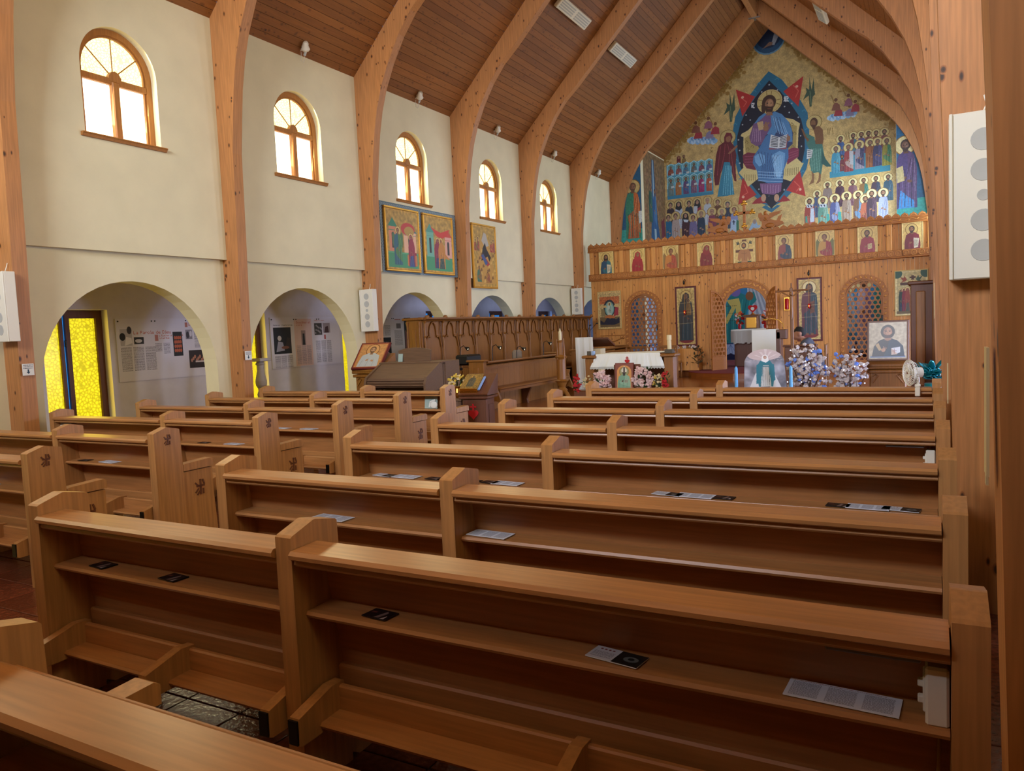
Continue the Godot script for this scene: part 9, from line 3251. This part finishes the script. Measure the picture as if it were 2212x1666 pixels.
	# exhibition boards on the aisle wall
	for i in 3:
		var za := -7.27 - 3.12 * i
		var w3 := thing("exhibition_board", ["white exhibition board headed La Parole de Dieu with small photographs", "white exhibition board with a large dark photograph and a pink column", "white exhibition board with tall dark poster beside the choir stalls"][i], "exhibition board", Vector3(-AX, 1.12, za - 0.96), "exhibition boards in the aisle")
		var e1 := B.new()
		e1.quaduv(Vector3(-AX + 0.024, 1.12, za), Vector3(-AX + 0.024, 1.12, za - 1.92), Vector3(-AX + 0.024, 2.1, za - 1.92), Vector3(-AX + 0.024, 2.1, za))
		part(w3, "print", e1, picture("board_%d" % i, board_tex(i), 0.6))
		var e2 := B.new()
		e2.bb(Vector3(-AX + 0.003, 1.12, za - 1.92), Vector3(-AX + 0.022, 2.1, za))
		part(w3, "panel", e2, mats.white_plastic)
		for u in [0.04, 0.62, 0.68, 1.26, 1.32, 1.88]:
			var e3 := B.new()
			e3.lathe([Vector2(0.012, 0), Vector2(0.01, 0.01)], Vector3(-AX + 0.024, 2.06, za - u), 8, Basis(Vector3.BACK, -PI / 2))
			part(w3, "bolt", e3, mats.black)
	# strips of old masking tape on the right-hand columns
	for q in [[4.446, -1.66, 1.33, 1.57, 0.03, "rearmost right-hand"], [4.447, -4.71, 1.16, 1.36, 0.012, "right-hand loudspeaker"], [4.41, -7.84, 1.6, 1.9, 0.02, "third right-hand"]]:
		var b := B.new()
		b.bb(Vector3(q[0] - 0.006, q[2], q[1] - q[4]), Vector3(q[0] - 0.001, q[3], q[1] + q[4]))
		b.bb(Vector3(q[0] - 0.0055, q[2] - 0.02, q[1] - q[4] * 0.6), Vector3(q[0] - 0.001, q[2], q[1] + q[4] * 0.2))
		solo("masking_tape", b, plain("tape", Color(0.80, 0.74, 0.56), 0.8), "torn strip of cream masking tape on the %s timber column" % q[5], "tape", Vector3(q[0], q[2], q[1]), "tape strips on the columns")
# ---------------------------------------------------------------- the seated person

func blob(bones: Array, cell: float, k := 45.0) -> ArrayMesh:
	# tapered capsules joined by a smooth minimum, meshed as surface nets
	var lo := Vector3(1e9, 1e9, 1e9)
	var hi := -lo
	for b in bones:
		for e in [[b[0], b[1]], [b[2], b[3]]]:
			lo = lo.min(e[0] - Vector3.ONE * (e[1] + 0.08))
			hi = hi.max(e[0] + Vector3.ONE * (e[1] + 0.08))
	var n := Vector3i(((hi - lo) / cell).ceil()) + Vector3i.ONE
	var sum := PackedFloat32Array()
	sum.resize(n.x * n.y * n.z)
	for b in bones:
		var a: Vector3 = b[0]
		var c: Vector3 = b[2]
		var ra: float = b[1]
		var rc: float = b[3]
		var m := maxf(ra, rc) + 0.08
		var i0 := Vector3i(((a.min(c) - Vector3.ONE * m - lo) / cell).floor()).clamp(Vector3i.ZERO, n - Vector3i.ONE)
		var i1 := Vector3i(((a.max(c) + Vector3.ONE * m - lo) / cell).ceil()).clamp(Vector3i.ZERO, n - Vector3i.ONE)
		var ac := c - a
		var l2 := maxf(ac.length_squared(), 1e-9)
		for z in range(i0.z, i1.z + 1):
			for y in range(i0.y, i1.y + 1):
				for x in range(i0.x, i1.x + 1):
					var p := lo + Vector3(x, y, z) * cell
					var t := clampf((p - a).dot(ac) / l2, 0.0, 1.0)
					var d := (p - a - ac * t).length() - lerpf(ra, rc, t)
					if d < 0.09:
						sum[(z * n.y + y) * n.x + x] += exp(-k * d)
	var f := func(x: int, y: int, z: int) -> float: return 1.0 - sum[(z * n.y + y) * n.x + x]
	var at := {}
	var pos := PackedVector3Array()
	for z in n.z - 1:
		for y in n.y - 1:
			for x in n.x - 1:
				var acc := Vector3.ZERO
				var cnt := 0
				var v := []
				var inside := 0
				for i in 8:
					var q: float = f.call(x + (i & 1), y + ((i >> 1) & 1), z + ((i >> 2) & 1))
					v.append(q)
					inside += 1 if q < 0 else 0
				if inside == 0 or inside == 8:
					continue
				for e in [[0, 1], [2, 3], [4, 5], [6, 7], [0, 2], [1, 3], [4, 6], [5, 7], [0, 4], [1, 5], [2, 6], [3, 7]]:
					var q0: float = v[e[0]]
					var q1: float = v[e[1]]
					if (q0 < 0) != (q1 < 0):
						var t := clampf(log(1.0 - q0 + 1e-6) / (log(1.0 - q0 + 1e-6) - log(1.0 - q1 + 1e-6)), 0.0, 1.0)
						var c0 := Vector3(e[0] & 1, (e[0] >> 1) & 1, (e[0] >> 2) & 1)
						var c1 := Vector3(e[1] & 1, (e[1] >> 1) & 1, (e[1] >> 2) & 1)
						acc += c0.lerp(c1, t)
						cnt += 1
				at[(z * n.y + y) * n.x + x] = pos.size()
				pos.append(lo + (Vector3(x, y, z) + acc / cnt) * cell)
	var st := SurfaceTool.new()
	st.begin(Mesh.PRIMITIVE_TRIANGLES)
	st.set_smooth_group(0)
	for p in pos:
		st.add_vertex(p)
	var step := [1, n.x, n.x * n.y]
	for key in at:
		var z: int = key / (n.x * n.y)
		var y: int = (key / n.x) % n.y
		var x: int = key % n.x
		var q0: float = f.call(x, y, z)
		for ax in 3:
			var q1: float = f.call(x + int(ax == 0), y + int(ax == 1), z + int(ax == 2))
			if (q0 < 0) == (q1 < 0):
				continue
			var s1: int = step[(ax + 1) % 3]
			var s2: int = step[(ax + 2) % 3]
			if not (at.has(key - s1) and at.has(key - s2) and at.has(key - s1 - s2)):
				continue
			var r := [at[key], at[key - s1], at[key - s1 - s2], at[key - s2]]
			if q0 < 0:
				r.reverse()
			for i in [0, 1, 2, 0, 2, 3]:
				st.add_index(r[i])
	st.generate_normals()
	return st.commit()

func build_person():
	var base := Vector3(2.2, 0.15, -17.45)
	var o := thing("person", "person in a grey hooded jacket sitting bowed behind the kneeling desk", "person", base)
	var V := func(x: float, y: float, z: float) -> Vector3: return Vector3(x, y, z)
	var torso := [[V.call(0.06, 0.5, 0), 0.15, V.call(0.0, 0.66, 0), 0.145], [V.call(0.0, 0.66, 0), 0.145, V.call(-0.12, 0.86, 0), 0.15], [V.call(-0.14, 0.92, -0.13), 0.085, V.call(-0.14, 0.92, 0.13), 0.085]]
	var legs := []
	var arms := []
	var hands := []
	for s in [-1.0, 1.0]:
		arms.append([V.call(-0.15, 0.92, s * 0.18), 0.062, V.call(-0.2, 0.66, s * 0.23), 0.05])
		arms.append([V.call(-0.2, 0.66, s * 0.23), 0.05, V.call(-0.42, 0.62, s * 0.1), 0.036])
		hands.append([V.call(-0.42, 0.62, s * 0.1), 0.03, V.call(-0.48, 0.62, s * 0.06), 0.032])
		for k in 4:
			hands.append([V.call(-0.49, 0.635 - k * 0.017, s * 0.05), 0.01, V.call(-0.53 - k * 0.002, 0.63 - k * 0.017, s * 0.015), 0.009])
		hands.append([V.call(-0.46, 0.645, s * 0.055), 0.011, V.call(-0.50, 0.665, s * 0.03), 0.009])
		legs.append([V.call(0.05, 0.48, s * 0.1), 0.085, V.call(-0.36, 0.48, s * 0.14), 0.065])
		legs.append([V.call(-0.36, 0.48, s * 0.14), 0.062, V.call(-0.34, 0.08, s * 0.14), 0.04])
		legs.append([V.call(-0.34, 0.05, s * 0.14), 0.04, V.call(-0.52, 0.035, s * 0.15), 0.03])
	var head := [[V.call(-0.18, 0.98, 0), 0.055, V.call(-0.26, 1.08, 0), 0.055], [V.call(-0.29, 1.17, 0), 0.098, V.call(-0.33, 1.10, 0), 0.075], [V.call(-0.37, 1.08, 0), 0.035, V.call(-0.39, 1.06, 0), 0.028], [V.call(-0.405, 1.14, 0), 0.016, V.call(-0.425, 1.115, 0), 0.014]]
	for s in [-1.0, 1.0]:
		head.append([V.call(-0.27, 1.13, s * 0.095), 0.018, V.call(-0.265, 1.16, s * 0.1), 0.016])
	local_part(o, "body", blob(torso + legs + arms + hands + head, 0.016), plain("skin", Color(0.62, 0.42, 0.32), 0.6))
	var grow := func(list: Array, g: float) -> Array:
		var out := []
		for b in list:
			out.append([b[0], b[1] + g, b[2], b[3] + g])
		return out
	var hood := [[V.call(-0.1, 1.0, -0.07), 0.055, V.call(-0.1, 1.0, 0.07), 0.055]]
	local_part(o, "hooded_jacket", blob(grow.call(torso, 0.014) + grow.call(arms, 0.014) + hood, 0.018), plain("hoodie", Color(0.27, 0.28, 0.33), 0.95))
	local_part(o, "trousers", blob(grow.call(legs.slice(0, 2) + legs.slice(3, 5), 0.012), 0.02), plain("denim", Color(0.10, 0.11, 0.15), 0.9))
	local_part(o, "hair", blob([[V.call(-0.265, 1.195, 0), 0.1, V.call(-0.25, 1.15, 0), 0.085], [V.call(-0.31, 1.225, 0), 0.07, V.call(-0.34, 1.21, 0), 0.05]], 0.014), plain("hair", Color(0.075, 0.05, 0.04), 0.8))
	var sh := []
	for s in [-1.0, 1.0]:
		sh.append([V.call(-0.33, 0.045, s * 0.14), 0.05, V.call(-0.53, 0.038, s * 0.15), 0.038])
	local_part(o, "shoes", blob(sh, 0.018), mats.black)
	var c := thing("chair", "plain brown wooden chair under the seated person", "chair", Vector3(2.27, 0.15, -17.45))
	var b := B.new()
	b.cbox(Vector3(2.23, 0.475, -17.45), Vector3(0.44, 0.04, 0.44), 0.01)
	part(c, "seat", b, mats.stall_oak)
	var k := B.new()
	k.cbox(Vector3(2.47, 0.95, -17.45), Vector3(0.03, 0.22, 0.42), 0.01)
	part(c, "backrest", k, mats.stall_oak)
	for x in [2.04, 2.46]:
		for z in [-17.26, -17.64]:
			var l := B.new()
			var top := 1.06 if x > 2.3 else 0.455
			l.cbox(Vector3(x, (0.15 + top) * 0.5, z), Vector3(0.04, top - 0.15, 0.04), 0.006)
			part(c, "leg", l, mats.stall_oak)
func _ready():
	var cam := Camera3D.new()
	cam.name = "camera"
	cam.fov = 54.176
	cam.near = 0.02
	cam.far = 200.0
	cam.position = Vector3(4.344, 1.64, 0.0)
	cam.basis = Basis.from_euler(Vector3(deg_to_rad(-4.1337), deg_to_rad(28.8988), deg_to_rad(-2.5916)))
	add_child(cam)
	cam.current = true
	var we := WorldEnvironment.new()
	we.name = "surroundings"
	var env := Environment.new()
	env.background_mode = Environment.BG_SKY
	var sky := Sky.new()
	var sm := ProceduralSkyMaterial.new()
	sm.sky_top_color = Color(0.45, 0.6, 0.85)
	sm.sky_horizon_color = Color(0.8, 0.86, 0.92)
	sm.ground_bottom_color = Color(0.3, 0.3, 0.28)
	sm.ground_horizon_color = Color(0.6, 0.62, 0.6)
	sky.sky_material = sm
	env.sky = sky
	env.tonemap_mode = Environment.TONE_MAPPER_LINEAR
	env.tonemap_exposure = 0.75
	env.sdfgi_enabled = true
	env.ssao_enabled = true
	env.ssil_enabled = true
	we.environment = env
	add_child(we)
	# daylight: the gable window behind, the clerestory windows, the aisle windows
	area_light("west_window_light", Vector3(0, 6.1, 4.7), Vector3(0, -0.1, -1), 4.4, 3.6, Color(0.9, 0.94, 1.0), 46.0)
	area_light("sanctuary_window_light", Vector3(WX + 0.1, 4.7, zc(5) + 0.4), Vector3(-1, 0, 0), 1.4, 2.7, Color(0.8, 0.9, 1.0), 22.0)
	area_light("chancel_window_light", Vector3(3.75, 4.8, -24.95), Vector3(-1, 0, 0), 1.25, 2.3, Color(0.86, 0.93, 1.0), 16.0)
	for n in range(-3, 5):
		area_light("nave_window_light", Vector3(-WX - 0.1, 4.93, zc(n)), Vector3(1, -0.15, 0), 0.9, 1.15, Color(1.0, 0.93, 0.70), 16.0)
		area_light("nave_window_light", Vector3(WX + 0.1, 4.93, zc(n)), Vector3(-1, -0.15, 0), 0.9, 1.15, Color(1.0, 0.93, 0.74), 18.0)
	for n in range(-3, 6):
		area_light("aisle_window_light", Vector3(-AX - 0.1, 1.2, -6.67 - 3.125 * n), Vector3(1, 0, 0), 0.85, 1.9, Color(1.0, 0.86, 0.35) if n < 3 else Color(0.6, 0.75, 1.0), 2.6)
		if n < 1:
			continue
		area_light("aisle_window_light", Vector3(AX + 0.1, 1.2, -6.67 - 3.125 * n), Vector3(-1, 0, 0), 0.85, 1.9, Color(0.78, 0.84, 1.0), 60.0)
	make_textures()
	glow("glass_clear_glow", Color(1.0, 0.98, 0.86), 3.0)
	glow("glass_fan_glow", Color(1.0, 0.95, 0.66), 3.2, T.hammer, 0.9)
	glow("glass_yellow_glow", Color(1.0, 0.92, 0.13), 1.2, T.hammer, 0.7)
	glow("glass_blue_glow", Color(0.16, 0.56, 0.92), 0.9)
	glow("glass_west_glow", Color(0.9, 0.95, 1.0), 5.0)
	make_materials()
	more_materials()
	build_shell()
	build_paintings()
	build_screen()
	build_pews()
	build_stalls()
	build_organ()
	build_front()
	build_altar()
	build_small()
	build_person()
